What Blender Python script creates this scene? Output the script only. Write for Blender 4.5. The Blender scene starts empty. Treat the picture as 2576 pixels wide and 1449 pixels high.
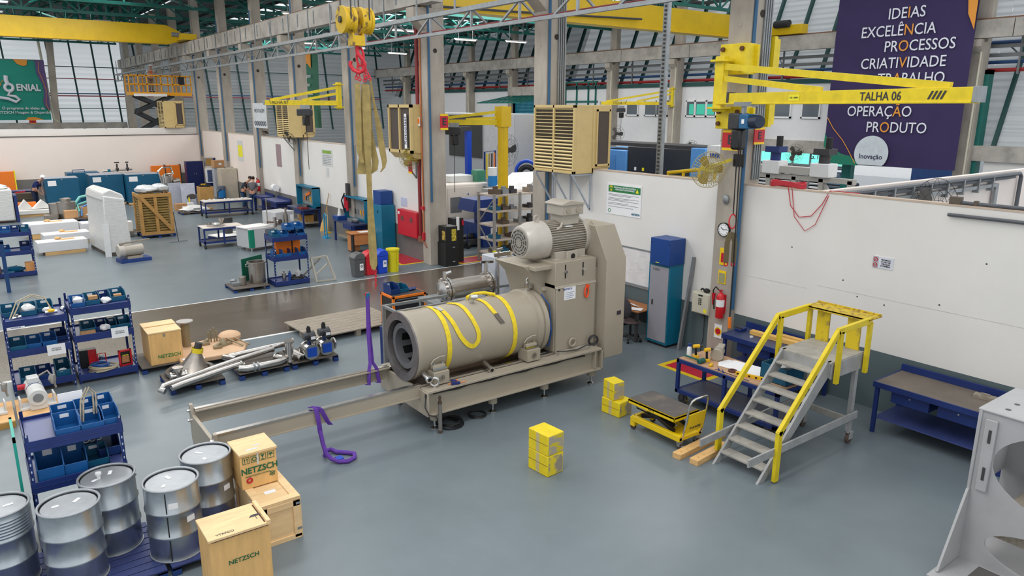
import bpy, bmesh, math, random
from mathutils import Vector, Matrix
random.seed(7)
S = bpy.context.scene
COL = S.collection
PI = math.pi
# ---------------------------------------------------------------- camera
cam_d = bpy.data.cameras.new('camera')
cam_d.sensor_width = 36.0
cam_d.lens = 1841.29 * 36.0 / 2576.0
cam_d.clip_end = 400
cam = bpy.data.objects.new('camera', cam_d)
COL.objects.link(cam)
YAW, PIT, ROL = math.radians(53.363348), math.radians(13.812130), math.radians(0.271636)
_f = Vector((math.cos(PIT) * math.cos(YAW), math.cos(PIT) * math.sin(YAW), -math.sin(PIT)))
_r = Vector((math.sin(YAW), -math.cos(YAW), 0))
_u = _r.cross(_f)
_r2 = math.cos(ROL) * _r + math.sin(ROL) * _u
_u2 = -math.sin(ROL) * _r + math.cos(ROL) * _u
_m = Matrix((_r2, _u2, -_f)).transposed().to_4x4()
_m.translation = Vector((0, 0, 5.3))
cam.matrix_world = _m
S.camera = cam
# ---------------------------------------------------------------- light
S.view_settings.view_transform = 'Standard'
S.view_settings.look = 'None'
S.view_settings.gamma = 1
S.view_settings.use_curve_mapping = False
S.view_settings.exposure = 0.0
W = bpy.data.worlds.new('world')
S.world = W
W.use_nodes = True
W.node_tree.nodes['Background'].inputs[0].default_value = (0.93, 0.97, 1.0, 1)
W.node_tree.nodes['Background'].inputs[1].default_value = 1.0
S.cycles.use_denoising = True
S.cycles.max_bounces = 6
def area(name, loc, rot, sx, sy, power, col=(1, 1, 1)):
 d = bpy.data.lights.new(name, 'AREA')
 d.shape = 'RECTANGLE'
 d.size, d.size_y, d.energy, d.color = sx, sy, power, col
 o = bpy.data.objects.new(name, d)
 o.location, o.rotation_euler = loc, rot
 COL.objects.link(o)
 return o
# rows of translucent roof lights running along the halls
for y, p, q in ((6, 520, 420), (18, 620, 520), (30, 620, 800), (38, 800, 950), (46, 1000, 950), (58, 380, 800), (69, 380, 700)):
 area('roof_light', (2.5, y, 11.2), (0, 0, 0), 12.0, 1.8, p, (1, .97, .93))
 area('roof_light', (25, y, 11.2), (0, 0, 0), 12.0, 1.8, q, (1, .98, .95))
# ---------------------------------------------------------------- materials
def lin(c):
 return tuple((x / 255 / 12.92) if x / 255 <= 0.04045 else ((x / 255 + 0.055) / 1.055) ** 2.4 for x in c) + (1.0,)
MATS = {}
def mat(name, col, rough=0.5, metal=0.0, var=0.08, scale=3.0, bump=0.0, bscale=40.0, spec=0.5, coat=0.0, stretch=None, alpha=1.0, trans=0.0):
 if name in MATS:
  return MATS[name]
 m = bpy.data.materials.new(name)
 m.use_nodes = True
 nt = m.node_tree
 b = nt.nodes['Principled BSDF']
 c = lin(col)
 b.inputs['Roughness'].default_value = rough
 b.inputs['Metallic'].default_value = metal
 b.inputs['Specular IOR Level'].default_value = spec
 b.inputs['Coat Weight'].default_value = coat
 b.inputs['Alpha'].default_value = alpha
 b.inputs['Transmission Weight'].default_value = trans
 b.inputs['Base Color'].default_value = c
 if var > 0 or bump > 0:
  tc = nt.nodes.new('ShaderNodeTexCoord')
  mp = nt.nodes.new('ShaderNodeMapping')
  if stretch:
   mp.inputs['Scale'].default_value = stretch
  nt.links.new(tc.outputs['Object'], mp.inputs['Vector'])
 if var > 0:
  n = nt.nodes.new('ShaderNodeTexNoise')
  n.inputs['Scale'].default_value = scale
  n.inputs['Detail'].default_value = 5
  n.inputs['Roughness'].default_value = 0.65
  nt.links.new(mp.outputs['Vector'], n.inputs['Vector'])
  r = nt.nodes.new('ShaderNodeValToRGB')
  r.color_ramp.elements[0].position = 0.3
  r.color_ramp.elements[1].position = 0.7
  r.color_ramp.elements[0].color = tuple(x * (1 - var * 1.6) for x in c[:3]) + (1,)
  r.color_ramp.elements[1].color = tuple(min(1, x * (1 + var)) for x in c[:3]) + (1,)
  nt.links.new(n.outputs['Fac'], r.inputs['Fac'])
  nt.links.new(r.outputs['Color'], b.inputs['Base Color'])
 if bump > 0:
  n2 = nt.nodes.new('ShaderNodeTexNoise')
  n2.inputs['Scale'].default_value = bscale
  n2.inputs['Detail'].default_value = 4
  nt.links.new(mp.outputs['Vector'], n2.inputs['Vector'])
  bp = nt.nodes.new('ShaderNodeBump')
  bp.inputs['Strength'].default_value = bump
  bp.inputs['Distance'].default_value = 0.02
  nt.links.new(n2.outputs['Fac'], bp.inputs['Height'])
  nt.links.new(bp.outputs['Normal'], b.inputs['Normal'])
 MATS[name] = m
 return m
def patches(name, base, over, scale=2.0, lo=0.45, hi=0.55, rough=0.5, metal=0.0, stretch=(1, 1, 1), detail=4):
 """base colour with hard-edged worn patches of a second colour"""
 if name in MATS:
  return MATS[name]
 m = mat(name, base, rough, metal, var=0)
 nt = m.node_tree
 b = nt.nodes['Principled BSDF']
 tc = nt.nodes.new('ShaderNodeTexCoord')
 mp = nt.nodes.new('ShaderNodeMapping')
 mp.inputs['Scale'].default_value = stretch
 n = nt.nodes.new('ShaderNodeTexNoise')
 n.inputs['Scale'].default_value = scale
 n.inputs['Detail'].default_value = detail
 r = nt.nodes.new('ShaderNodeValToRGB')
 r.color_ramp.elements[0].position = lo
 r.color_ramp.elements[1].position = hi
 r.color_ramp.elements[0].color = lin(base)
 r.color_ramp.elements[1].color = lin(over)
 nt.links.new(tc.outputs['Object'], mp.inputs['Vector'])
 nt.links.new(mp.outputs['Vector'], n.inputs['Vector'])
 nt.links.new(n.outputs['Fac'], r.inputs['Fac'])
 nt.links.new(r.outputs['Color'], b.inputs['Base Color'])
 return m
def emit(name, col, s):
 if name in MATS:
  return MATS[name]
 m = bpy.data.materials.new(name)
 m.use_nodes = True
 b = m.node_tree.nodes['Principled BSDF']
 b.inputs['Base Color'].default_value = lin(col)
 b.inputs['Emission Color'].default_value = lin(col)
 b.inputs['Emission Strength'].default_value = s
 MATS[name] = m
 return m
def translucent(m, col, fac):
 """daylight glowing through a thin sheet"""
 nt = m.node_tree
 out = [n for n in nt.nodes if n.type == 'OUTPUT_MATERIAL'][0]
 t = nt.nodes.new('ShaderNodeBsdfTranslucent'); t.inputs[0].default_value = lin(col)
 x = nt.nodes.new('ShaderNodeMixShader'); x.inputs[0].default_value = fac
 nt.links.new(nt.nodes['Principled BSDF'].outputs[0], x.inputs[1])
 nt.links.new(t.outputs[0], x.inputs[2])
 nt.links.new(x.outputs[0], out.inputs[0])
 return m
def wave(m, axis, scale, strength, dist=0.03):
 """adds corrugation relief along an object axis"""
 nt = m.node_tree
 b = nt.nodes['Principled BSDF']
 tc = nt.nodes.new('ShaderNodeTexCoord')
 w = nt.nodes.new('ShaderNodeTexWave')
 w.bands_direction = axis
 w.inputs['Scale'].default_value = scale
 bp = nt.nodes.new('ShaderNodeBump')
 bp.inputs['Strength'].default_value = strength
 bp.inputs['Distance'].default_value = dist
 nt.links.new(tc.outputs['Object'], w.inputs['Vector'])
 nt.links.new(w.outputs['Fac'], bp.inputs['Height'])
 nt.links.new(bp.outputs['Normal'], b.inputs['Normal'])
 return m
# painted epoxy floor: colour mottling, scratches, gentle gloss variation
floor_m = mat('floor_epoxy', (110, 121, 127), 0.28, 0, 0.07, 0.7, spec=0.5)
aisle_m = mat('floor_aisle_grey', (92, 84, 75), 0.22, 0, 0.10, 0.9, stretch=(.4, 2.5, 1))
nt = floor_m.node_tree
_n = nt.nodes.new('ShaderNodeTexNoise'); _n.inputs['Scale'].default_value = 0.9; _n.inputs['Detail'].default_value = 6
_r = nt.nodes.new('ShaderNodeMapRange'); _r.inputs[1].default_value = .3; _r.inputs[2].default_value = .7; _r.inputs[3].default_value = .18; _r.inputs[4].default_value = .4
nt.links.new(_n.outputs['Fac'], _r.inputs[0]); nt.links.new(_r.outputs[0], nt.nodes['Principled BSDF'].inputs['Roughness'])
white_line = mat('line_white', (222, 222, 220), .45, 0, .05)
conc = mat('concrete', (172, 163, 152), .85, 0, .16, 1.6, bump=.25, bscale=14, stretch=(1, 1, .35))
conc_d = mat('concrete_beam', (176, 170, 162), .85, 0, .2, 1.2, bump=.2, bscale=10)
wall_w = mat('wall_white', (226, 223, 219), .6, 0, .025, .8)
wall_p = mat('wall_warm_white', (236, 224, 216), .6, 0, .02, .6)
wains = mat('wainscot_grey', (88, 102, 106), .5, 0, .05, 1.2)
wains2 = mat('wainscot_grey_far', (112, 110, 108), .5, 0, .05, 1.2)
yel = mat('yellow_paint', (214, 176, 0), .38, 0, .06, 2)
yel2 = mat('yellow_rail', (222, 196, 20), .45, 0, .10, 5)
lift_y = mat('lift_yellow', (233, 160, 22), .45, 0, .05)
green_s = mat('green_steel', (14, 102, 94), .5, 0, .08)
green_d = mat('green_dark', (10, 66, 64), .55, 0, .08)
galv = mat('galvanised', (150, 154, 157), .45, .6, .12, 6)
steel = mat('stainless', (196, 192, 188), .24, 1.0, .08, 3)
steel_b = mat('stainless_brushed', (176, 168, 160), .36, 1.0, .12, 3, stretch=(1, 12, 12))
chrome = mat('chrome', (215, 215, 215), .12, 1.0, .02)
taupe = mat('machine_taupe', (164, 154, 138), .4, 0, .03, 2)
taupe_l = mat('motor_taupe', (176, 168, 156), .36, .1, .04, 3)
dark = mat('dark_rubber', (34, 34, 36), .7, 0, .1)
black = mat('black_paint', (22, 22, 24), .45, 0, .1)
grey_d = mat('dark_grey_steel', (70, 68, 70), .5, .3, .12)
bluec = mat('shelf_blue', (24, 46, 108), .42, 0, .10, 3)
bluet = mat('shelf_deck_blue', (62, 74, 128), .35, 0, .10, 3)
binb = mat('bin_blue', (14, 84, 146), .42, 0, .08, 4)
bint = mat('bin_teal', (10, 86, 118), .42, 0, .08, 4)
teal = mat('cabinet_teal', (0, 108, 140), .42, 0, .06, 2)
teald = mat('cabinet_petrol', (4, 84, 118), .42, 0, .05, 1.5)
navy = mat('cabinet_navy', (8, 26, 84), .4, 0, .05)
blueb = mat('box_blue', (8, 62, 134), .42, 0, .06)
orange = mat('orange_paint', (240, 124, 28), .45, 0, .05)
red = mat('red_paint', (192, 22, 44), .42, 0, .06)
redd = mat('pipe_red', (128, 34, 38), .45, 0, .08)
wood = mat('plywood', (234, 200, 150), .6, 0, .10, 2.2, bump=.05, stretch=(1, 6, 6))
wood_o = mat('plywood_orange', (228, 182, 116), .55, 0, .10, 2.0, bump=.05, stretch=(6, 6, 1))
wood_p = mat('pine', (222, 178, 118), .6, 0, .14, 3, stretch=(1, 8, 8))
wood_d = mat('crate_brown', (168, 128, 62), .7, 0, .16, 3)
wood_g = mat('grey_wood', (150, 140, 126), .8, 0, .2, 2.5, stretch=(1, 10, 10))
board = mat('carton', (186, 142, 98), .75, 0, .08)
paper = mat('paper', (236, 236, 238), .7, 0, .02)
white_p = mat('white_plastic', (226, 226, 226), .45, 0, .03)
film = mat('stretch_film', (214, 214, 212), .22, 0, .06, 5, bump=.5, bscale=9, stretch=(1, 1, 3))
foam = mat('white_foam', (232, 230, 226), .75, 0, .04)
sling_y = mat('sling_yellow', (232, 204, 40), .7, 0, .12, 14)
sling_k = mat('sling_khaki', (158, 138, 84), .8, 0, .18, 7)
purple = mat('sling_purple', (98, 56, 158), .7, 0, .12, 14)
beige = mat('cooler_beige', (206, 180, 122), .5, 0, .05)
skin = mat('skin', (196, 142, 116), .55, 0, .05)
hair = mat('hair_dark', (40, 30, 26), .7, 0, .1)
jeans = mat('jeans', (36, 66, 98), .8, 0, .12, 8)
grn_t = mat('sign_green', (34, 122, 62), .5, 0, 0)
ink = mat('ink_dark', (48, 48, 56), .6, 0, 0)
ink_g = mat('ink_green', (14, 96, 62), .6, 0, 0)
txt_w = mat('letter_white', (226, 228, 236), .6, 0, 0)
txt_o = mat('letter_orange', (232, 152, 52), .6, 0, 0)
# ---------------------------------------------------------------- mesh helpers
class MB:
 def __init__(s):
  s.v, s.f, s.mi = [], [], []
  s.m = 0
 def add(s, vs, fs):
  k = len(s.v)
  s.v += [tuple(v) for v in vs]
  s.f += [tuple(i + k for i in f) for f in fs]
  s.mi += [s.m] * len(fs)
  return s
 def box(s, x0, y0, z0, x1, y1, z1, M=None):
  vs = [Vector((x, y, z)) for z in (z0, z1) for y in (y0, y1) for x in (x0, x1)]
  if M:
   vs = [M @ v for v in vs]
  return s.add(vs, [(0, 2, 3, 1), (4, 5, 7, 6), (0, 1, 5, 4), (2, 6, 7, 3), (0, 4, 6, 2), (1, 3, 7, 5)])
 def cb(s, cx, cy, z0, sx, sy, h):
  return s.box(cx - sx / 2, cy - sy / 2, z0, cx + sx / 2, cy + sy / 2, z0 + h)
 def bar(s, p, q, w, h=None, up=(0, 0, 1)):
  p, q = Vector(p), Vector(q)
  h = h or w
  d = (q - p).normalized()
  up = Vector(up)
  if abs(d.dot(up)) > .98:
   up = Vector((0, 1, 0)) if abs(d.y) < .9 else Vector((1, 0, 0))
  a = d.cross(up).normalized() * (w / 2)
  b = a.cross(d).normalized() * (h / 2)
  vs = [p - a - b, p + a - b, p + a + b, p - a + b, q - a - b, q + a - b, q + a + b, q - a + b]
  return s.add(vs, [(0, 3, 2, 1), (4, 5, 6, 7), (0, 1, 5, 4), (1, 2, 6, 5), (2, 3, 7, 6), (3, 0, 4, 7)])
 def cyl(s, p, q, r, n=16, r2=None, cap=True):
  p, q = Vector(p), Vector(q)
  d = (q - p).normalized()
  a = d.orthogonal().normalized()
  b = d.cross(a)
  r2 = r if r2 is None else r2
  vs = []
  for c, rr in ((p, r), (q, r2)):
   for i in range(n):
    t = 2 * PI * i / n
    vs.append(c + (a * math.cos(t) + b * math.sin(t)) * rr)
  fs = [(i, (i + 1) % n, n + (i + 1) % n, n + i) for i in range(n)]
  if cap:
   fs += [tuple(range(n))[::-1], tuple(range(n, 2 * n))]
  return s.add(vs, fs)
 def tube(s, pts, r, n=8, closed=False, flat=None):
  """flat=(w,t): a strap of that width and thickness instead of a round tube"""
  P = [Vector(p) for p in pts]
  N = len(P)
  prev = None
  vs = []
  for i in range(N):
   if closed:
    d = (P[(i + 1) % N] - P[i - 1]).normalized()
   else:
    d = (P[min(i + 1, N - 1)] - P[max(i - 1, 0)]).normalized()
   if prev is None:
    a = d.orthogonal().normalized()
   else:
    a = (prev - d * prev.dot(d))
    a = a.normalized() if a.length > 1e-6 else d.orthogonal().normalized()
   prev = a
   b = d.cross(a)
   for k in range(n):
    t = 2 * PI * k / n
    vs.append(P[i] + (a * math.cos(t) + b * math.sin(t)) * r)
  L = N if closed else N - 1
  fs = [(i * n + k, i * n + (k + 1) % n, ((i + 1) % N) * n + (k + 1) % n, ((i + 1) % N) * n + k) for i in range(L) for k in range(n)]
  if not closed:
   fs += [tuple(range(n))[::-1], tuple(range((N - 1) * n, N * n))]
  return s.add(vs, fs)
 def strap(s, pts, wv, t=0.006, closed=False):
  """flat webbing: pts = centre line, wv = half-width vector or list of them"""
  P = [Vector(p) for p in pts]
  N = len(P)
  Wv = [Vector(w) for w in wv] if isinstance(wv, list) else [Vector(wv)] * N
  vs = []
  for i in range(N):
   d = (P[min(i + 1, N - 1)] - P[max(i - 1, 0)]) if not closed else P[(i + 1) % N] - P[i - 1]
   nn = d.cross(Wv[i])
   nn = nn.normalized() * t / 2 if nn.length > 1e-9 else Vector((0, 0, t / 2))
   vs += [P[i] - Wv[i] - nn, P[i] + Wv[i] - nn, P[i] + Wv[i] + nn, P[i] - Wv[i] + nn]
  L = N if closed else N - 1
  fs = []
  for i in range(L):
   a, b = i * 4, ((i + 1) % N) * 4
   fs += [(a + k, a + (k + 1) % 4, b + (k + 1) % 4, b + k) for k in range(4)]
  if not closed:
   fs += [(3, 2, 1, 0), tuple(range(4 * N - 4, 4 * N))]
  return s.add(vs, fs)
 def lathe(s, prof, o=(0, 0, 0), axis=(0, 0, 1), n=24, cap0=True, cap1=True):
  o, d = Vector(o), Vector(axis).normalized()
  a = d.orthogonal().normalized()
  b = d.cross(a)
  vs = []
  for r, h in prof:
   for i in range(n):
    t = 2 * PI * i / n
    vs.append(o + d * h + (a * math.cos(t) + b * math.sin(t)) * r)
  fs = [(j * n + i, j * n + (i + 1) % n, (j + 1) * n + (i + 1) % n, (j + 1) * n + i) for j in range(len(prof) - 1) for i in range(n)]
  if cap0:
   fs.append(tuple(range(n))[::-1])
  if cap1:
   fs.append(tuple(range((len(prof) - 1) * n, len(prof) * n)))
  return s.add(vs, fs)
 def prism(s, poly, ax, a, b):
  """poly in the plane normal to ax ('x': (y,z), 'y': (x,z), 'z': (x,y)) extruded from a to b"""
  n = len(poly)
  f = {'x': lambda p, t: (t, p[0], p[1]), 'y': lambda p, t: (p[0], t, p[1]), 'z': lambda p, t: (p[0], p[1], t)}[ax]
  vs = [f(p, a) for p in poly] + [f(p, b) for p in poly]
  fs = [(i, (i + 1) % n, n + (i + 1) % n, n + i) for i in range(n)] + [tuple(range(n))[::-1], tuple(range(n, 2 * n))]
  return s.add(vs, fs)
 def ball(s, c, r, n=12, sz=(1, 1, 1), lump=0.0):
  c = Vector(c)
  vs, fs = [], []
  m = n // 2
  for j in range(m + 1):
   for i in range(n):
    t, p = 2 * PI * i / n, PI * j / m
    k = 1 + (random.uniform(-lump, lump) if lump and 0 < j < m else 0)
    vs.append(c + Vector((math.sin(p) * math.cos(t) * sz[0], math.sin(p) * math.sin(t) * sz[1], math.cos(p) * sz[2])) * r * k)
  for j in range(m):
   for i in range(n):
    fs.append((j * n + i, (j + 1) * n + i, (j + 1) * n + (i + 1) % n, j * n + (i + 1) % n))
  return s.add(vs, fs)
 def torus(s, c, R, r, axis=(0, 0, 1), n=20, k=8, a0=0, a1=2 * PI):
  d = Vector(axis).normalized()
  a = d.orthogonal().normalized()
  b = d.cross(a)
  full = abs(a1 - a0 - 2 * PI) < 1e-6
  N = n if full else n + 1
  pts = [Vector(c) + (a * math.cos(a0 + (a1 - a0) * i / n) + b * math.sin(a0 + (a1 - a0) * i / n)) * R for i in range(N)]
  return s.tube(pts, r, k, closed=full)
def obj(name, mb, m, parent=None, bevel=0.0, smooth=35, w=None, seg=2):
 me = bpy.data.meshes.new(name)
 me.from_pydata(mb.v, [], mb.f)
 ms = m if isinstance(m, (list, tuple)) else [m]
 for x in ms:
  me.materials.append(x)
 if len(ms) > 1:
  me.polygons.foreach_set('material_index', mb.mi)
 b = bmesh.new(); b.from_mesh(me); bmesh.ops.recalc_face_normals(b, faces=b.faces[:]); b.to_mesh(me); b.free()
 if smooth:
  me.polygons.foreach_set('use_smooth', [True] * len(me.polygons))
  me.set_sharp_from_angle(angle=math.radians(smooth))
 o = bpy.data.objects.new(name, me)
 COL.objects.link(o)
 if parent is not None:
  o.parent = parent
  if parent.get('_w'):
   o.location = -Vector(parent.location)
 if bevel > 0:
  md = o.modifiers.new('edge', 'BEVEL')
  md.width, md.segments, md.limit_method, md.angle_limit = bevel, seg, 'ANGLE', math.radians(40)
 return o
def thing(name, label, cat, loc=(0, 0, 0), rz=0.0, group=None, w=False):
 """Empty at the thing's base; w=True: its parts are given in world coordinates"""
 o = bpy.data.objects.new(name, None)
 o.empty_display_size = .1
 COL.objects.link(o)
 o.location, o.rotation_euler = loc, (0, 0, rz)
 tag(o, label, cat, group)
 if w:
  o['_w'] = 1
 return o
def tag(o, label, cat, group=None):
 o['label'], o['category'] = label, cat
 if group:
  o['group'] = group
 return o
def struct(o):
 o['kind'] = 'structure'
 return o
def dup(root, loc, rz=0.0, label=None, group=None):
 r = root.copy(); COL.objects.link(r)
 r.location, r.rotation_euler = loc, (0, 0, rz)
 if label:
  r['label'] = label
 if group:
  r['group'] = group
 def rec(a, b):
  for ch in list(a.children):
   c = ch.copy(); COL.objects.link(c); c.parent = b
   rec(ch, c)
 rec(root, r)
 return r
def text(name, s, size, loc, xdir, ydir, m, parent=None, align='CENTER', bold=0.0, ext=0.0015, sx=1.0, shear=0.0):
 """flat lettering; xdir = reading direction, ydir = up direction of the letters"""
 c = bpy.data.curves.new(name, 'FONT')
 c.body, c.size, c.align_x, c.align_y = s, size, align, 'CENTER'
 c.extrude, c.offset, c.shear, c.resolution_u = ext, bold * size, shear, 3
 t = bpy.data.objects.new('tmp', c); COL.objects.link(t)
 me = bpy.data.meshes.new_from_object(t)
 bpy.data.objects.remove(t)
 x, y = Vector(xdir).normalized(), Vector(ydir).normalized()
 z = x.cross(y)
 M = Matrix((x * sx, y, z)).transposed().to_4x4()
 M.translation = Vector(loc)
 me.transform(M)
 me.name = name
 me.materials.clear(); me.materials.append(m)
 o = bpy.data.objects.new(name, me); COL.objects.link(o)
 if parent is not None:
  o.parent = parent
  if parent.get('_w'):
   o.location = -Vector(parent.location)
 return o
def B(*a):
 return MB().box(*a)
# ================================================================ SHELL
fl = MB()
X0, X1 = -22, 60
fl.m = 0
fl.box(X0, 0, -.1, X1, 16.8, 0); fl.box(X0, 21.0, -.1, X1, 90, 0)
fl.m = 1
fl.box(X0, 16.9, -.1, X1, 20.94, 0)
fl.m = 2
fl.box(X0, 16.8, -.1, X1, 16.9, 0); fl.box(X0, 20.94, -.1, X1, 21.0, 0)
struct(obj('floor', fl, [floor_m, aisle_m, white_line], smooth=0))
XW = 12.73
def wall_seg(name, y0, y1, wm=wall_w, bm=wains):
 o = struct(obj(name, B(XW, y0, 0, XW + .14, y1, 3.8), wm))
 struct(obj('baseboard_' + name[5:], B(XW - .004, y0, 0, XW, y1, 1.09), bm))
 c = struct(obj('trim_1', B(XW - .01, y0, 3.8, XW + .15, y1, 3.83), mat('cap_beige', (196, 176, 158), .7)))
 return o
wall_seg('wall_right', 1.0, 15.4)
wall_seg('wall_middle', 22.1, 39.6, bm=wains2)
wall_seg('wall_rear_right', 39.6, 51.0, wall_p, wains2)
# faint panel joints on the big partition
j = MB()
for z, ya, yb in ((2.05, 2.0, 7.4), (1.95, 7.6, 9.0)):
 j.box(XW - .002, ya, z, XW, yb, z + .012)
struct(obj('trim_2', j, mat('joint_grey', (205, 202, 197), .6)))
dots = MB()
for y, z in ((6.9, 2.25), (6.6, 2.0), (5.2, 2.15), (4.6, 2.95), (7.0, 1.6), (8.0, 2.7), (6.1, 1.95)):
 dots.cyl((XW - .003, y, z), (XW, y, z), .014, 8)
struct(obj('trim_3', dots, ink))
# rear end wall of the near hall
struct(obj('wall_rear', B(-22, 51, 0, 12.7, 51.15, 3.62), wall_p))
struct(obj('trim_4', B(-22, 50.96, 3.56, 12.7, 51.2, 3.6), grey_d))
struct(obj('wall_rear_upper', B(-22, 51.4, 0, 12.7, 51.55, 3.98), wall_w))
struct(obj('baseboard_rear', B(-22, 50.994, 0, 12.7, 51, 1.15), wains2))
# return wall into the second hall
struct(obj('wall_return', B(12.87, 7.5, 0, 26, 7.64, 3.82), wall_p))
# office block of the second hall
offw = mat('wall_office', (222, 222, 224), .6, 0, .02)
struct(obj('wall_office', B(38.3, 22.5, 0, 38.5, 70, 6.7), offw))
struct(obj('wall_return_far', B(38.2, 11.0, 0, 38.5, 14.6, 3.0), wall_w))
struct(obj('trim_5', B(38.0, 8, 3.0, 38.5, 15.2, 3.7), conc_d))
struct(obj('trim_6', B(38.1, 21.2, 2.9, 38.5, 29.5, 3.6), conc_d))
# corrugated cladding: white sheets, leaning outward on the right, upright at the ends
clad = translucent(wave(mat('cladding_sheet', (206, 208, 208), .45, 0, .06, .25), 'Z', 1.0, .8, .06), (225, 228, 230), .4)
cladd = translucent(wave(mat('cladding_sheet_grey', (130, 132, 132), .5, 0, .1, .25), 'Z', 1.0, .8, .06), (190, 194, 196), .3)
def xl(z):
 return 40 + .4 * (z - 6.6)
def lean(y0, y1, z0, z1, t=.05):
 m = MB()
 n = max(1, int((z1 - z0) / .25))
 vs = []
 for i in range(n + 1):
  z = z0 + (z1 - z0) * i / n
  d = .05 * (i % 2)
  vs += [(xl(z) + d, y0, z), (xl(z) + d, y1, z)]
 m.add(vs, [(2 * i, 2 * i + 1, 2 * i + 3, 2 * i + 2) for i in range(n)])
 return m
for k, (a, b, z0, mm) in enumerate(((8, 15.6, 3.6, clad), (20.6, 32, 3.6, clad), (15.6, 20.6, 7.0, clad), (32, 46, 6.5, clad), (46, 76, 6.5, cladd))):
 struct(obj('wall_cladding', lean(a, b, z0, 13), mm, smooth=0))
ribs = MB()
y = 8.5
while y < 76:
 z0 = 3.3 if y < 15 or 21 < y < 32 else 6.4
 ribs.bar((xl(z0) - .12, y, z0), (xl(13) - .12, y, 13), .16, .2)
 y += 2.0
struct(obj('trim_7', ribs, green_d))
# rear cladding (both halls)
def upright(x0, x1, y, z0, z1):
 m = MB()
 n = int((z1 - z0) / .22)
 vs = []
 for i in range(n + 1):
  z = z0 + (z1 - z0) * i / n
  vs += [(x0, y + .05 * (i % 2), z), (x1, y + .05 * (i % 2), z)]
 m.add(vs, [(2 * i, 2 * i + 1, 2 * i + 3, 2 * i + 2) for i in range(n)])
 return m
struct(obj('wall_cladding', upright(-24, 12.7, 76, 3, 13), translucent(mat('cladding_bright', (232, 234, 234), .45, 0, .05, .25), (238, 240, 241), .85), smooth=0))
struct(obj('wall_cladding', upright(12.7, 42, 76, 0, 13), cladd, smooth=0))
rb = MB()
for x in (-2.5, .2, 4.0, 7.2, 8.9, 10.6, 12.0):
 rb.bar((x - .3, 75.85, 13), (x + .25, 75.85, 3), .13, .13)
for x in range(14, 42, 3):
 rb.bar((x - .5, 75.85, 13), (x + .4, 75.85, 3), .14, .14)
struct(obj('trim_8', rb, green_d))
hp = MB()
for z in (5.1, 8.6):
 hp.bar((-22, 75.7, z), (38, 75.7, z), .07)
hp2 = MB(); hp2.bar((-22, 75.5, 6.35), (38, 75.5, 6.35), .09)
hp3 = MB(); hp3.bar((-22, 75.5, 6.15), (38, 75.5, 6.15), .09); hp3.bar((-22, 75.5, 7.6), (12, 75.5, 7.6), .07)
struct(obj('trim_9', hp, green_d)); struct(obj('trim_10', hp2, mat('pipe_blue', (42, 78, 124), .5)))
struct(obj('trim_11', hp3, mat('pipe_maroon', (150, 60, 70), .5)))
struct(obj('trim_12', B(-22, 75.2, 3.4, 12.5, 75.9, 3.9), conc_d))
# pipes, rails and walkway along the right cladding
pp = MB(); pp.tube([(38.9, 8, 7.1), (38.9, 76, 7.1)], .09, 8)
struct(obj('trim_13', pp, mat('pipe_red2', (168, 44, 44), .5)))
pb = MB(); pb.tube([(38.9, 8, 7.45), (38.9, 76, 7.45)], .08, 8); pb.tube([(39.1, 8, 8.3), (39.1, 22, 8.3)], .12, 8)
struct(obj('trim_14', pb, mat('pipe_blue', (42, 78, 124))))
pg = MB()
for z in (7.75, 8.15, 8.6):
 pg.bar((38.7, 8, z), (38.7, 76, z), .1, .16)
for y in range(10, 76, 4):
 pg.bar((38.7, y, 6.9), (38.7, y, 9.0), .08)
 pg.bar((38.7, y, 7.7), (39.6, y + 1, 8.4), .05)
struct(obj('trim_15', pg, mat('tray_grey', (120, 122, 124), .55, .3)))
struct(obj('trim_16', B(38.2, 22.5, 6.7, 39.4, 70, 6.95), green_d))
# windows of the office and of the far facade
glass = mat('office_glass', (96, 104, 112), .08, 0, 0)
gl_cy = emit('daylit_glass_green', (150, 232, 220), .75)
for i, (y0, y1) in enumerate(((36.9, 37.9), (35.2, 36.15), (34.2, 35.1), (31.9, 32.5), (31.0, 31.75), (30.2, 30.85), (23.2, 24.2), (25.0, 26.2))):
 w = struct(obj('window_%d' % (i + 1), B(38.24, y0, 4.9, 38.29, y1, 5.75), glass))
 f = MB()
 for a, b, c, d in ((y0 - .08, y1 + .08, 4.8, 4.9), (y0 - .08, y1 + .08, 5.75, 5.83), (y0 - .08, y0, 4.8, 5.83), (y1, y1 + .08, 4.8, 5.83)):
  f.box(38.2, a, c, 38.3, b, d)
 obj('window_frame', f, white_p, w)
for i, (y0, y1) in enumerate(((31.05, 31.7), (30.3, 30.85), (31.95, 32.3))):
 struct(obj('window_%d' % (i + 9), B(38.22, y0, 4.95, 38.24, y1, 5.6), emit('lit_green_pane', (60, 176, 150), .35)))
# glazed strip and louvres under the beam, right of the right-hand column
gz = MB()
y = 21.3
while y < 28.4:
 gz.box(38.3, y, 2.3, 38.34, y + 1.0, 2.9); y += 1.1
struct(obj('window_20', gz, gl_cy))
lv = MB()
for k in range(9):
 lv.box(38.3, 21.2, .5 + k * .2, 38.42, 28.5, .58 + k * .2)
struct(obj('window_21', lv, mat('louvre_blue', (92, 122, 148), .4)))
mu = MB()
for k in range(8):
 mu.bar((38.28, 21.25 + k * 1.1, .3), (38.28, 21.25 + k * 1.1, 3), .09)
mu.bar((38.28, 21.2, 2.25), (38.28, 28.5, 2.25), .1); mu.bar((38.28, 21.2, 1.2), (38.28, 28.5, 1.2), .06)
struct(obj('trim_17', mu, mat('mullion_grey', (128, 134, 138), .5, .3)))
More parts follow.
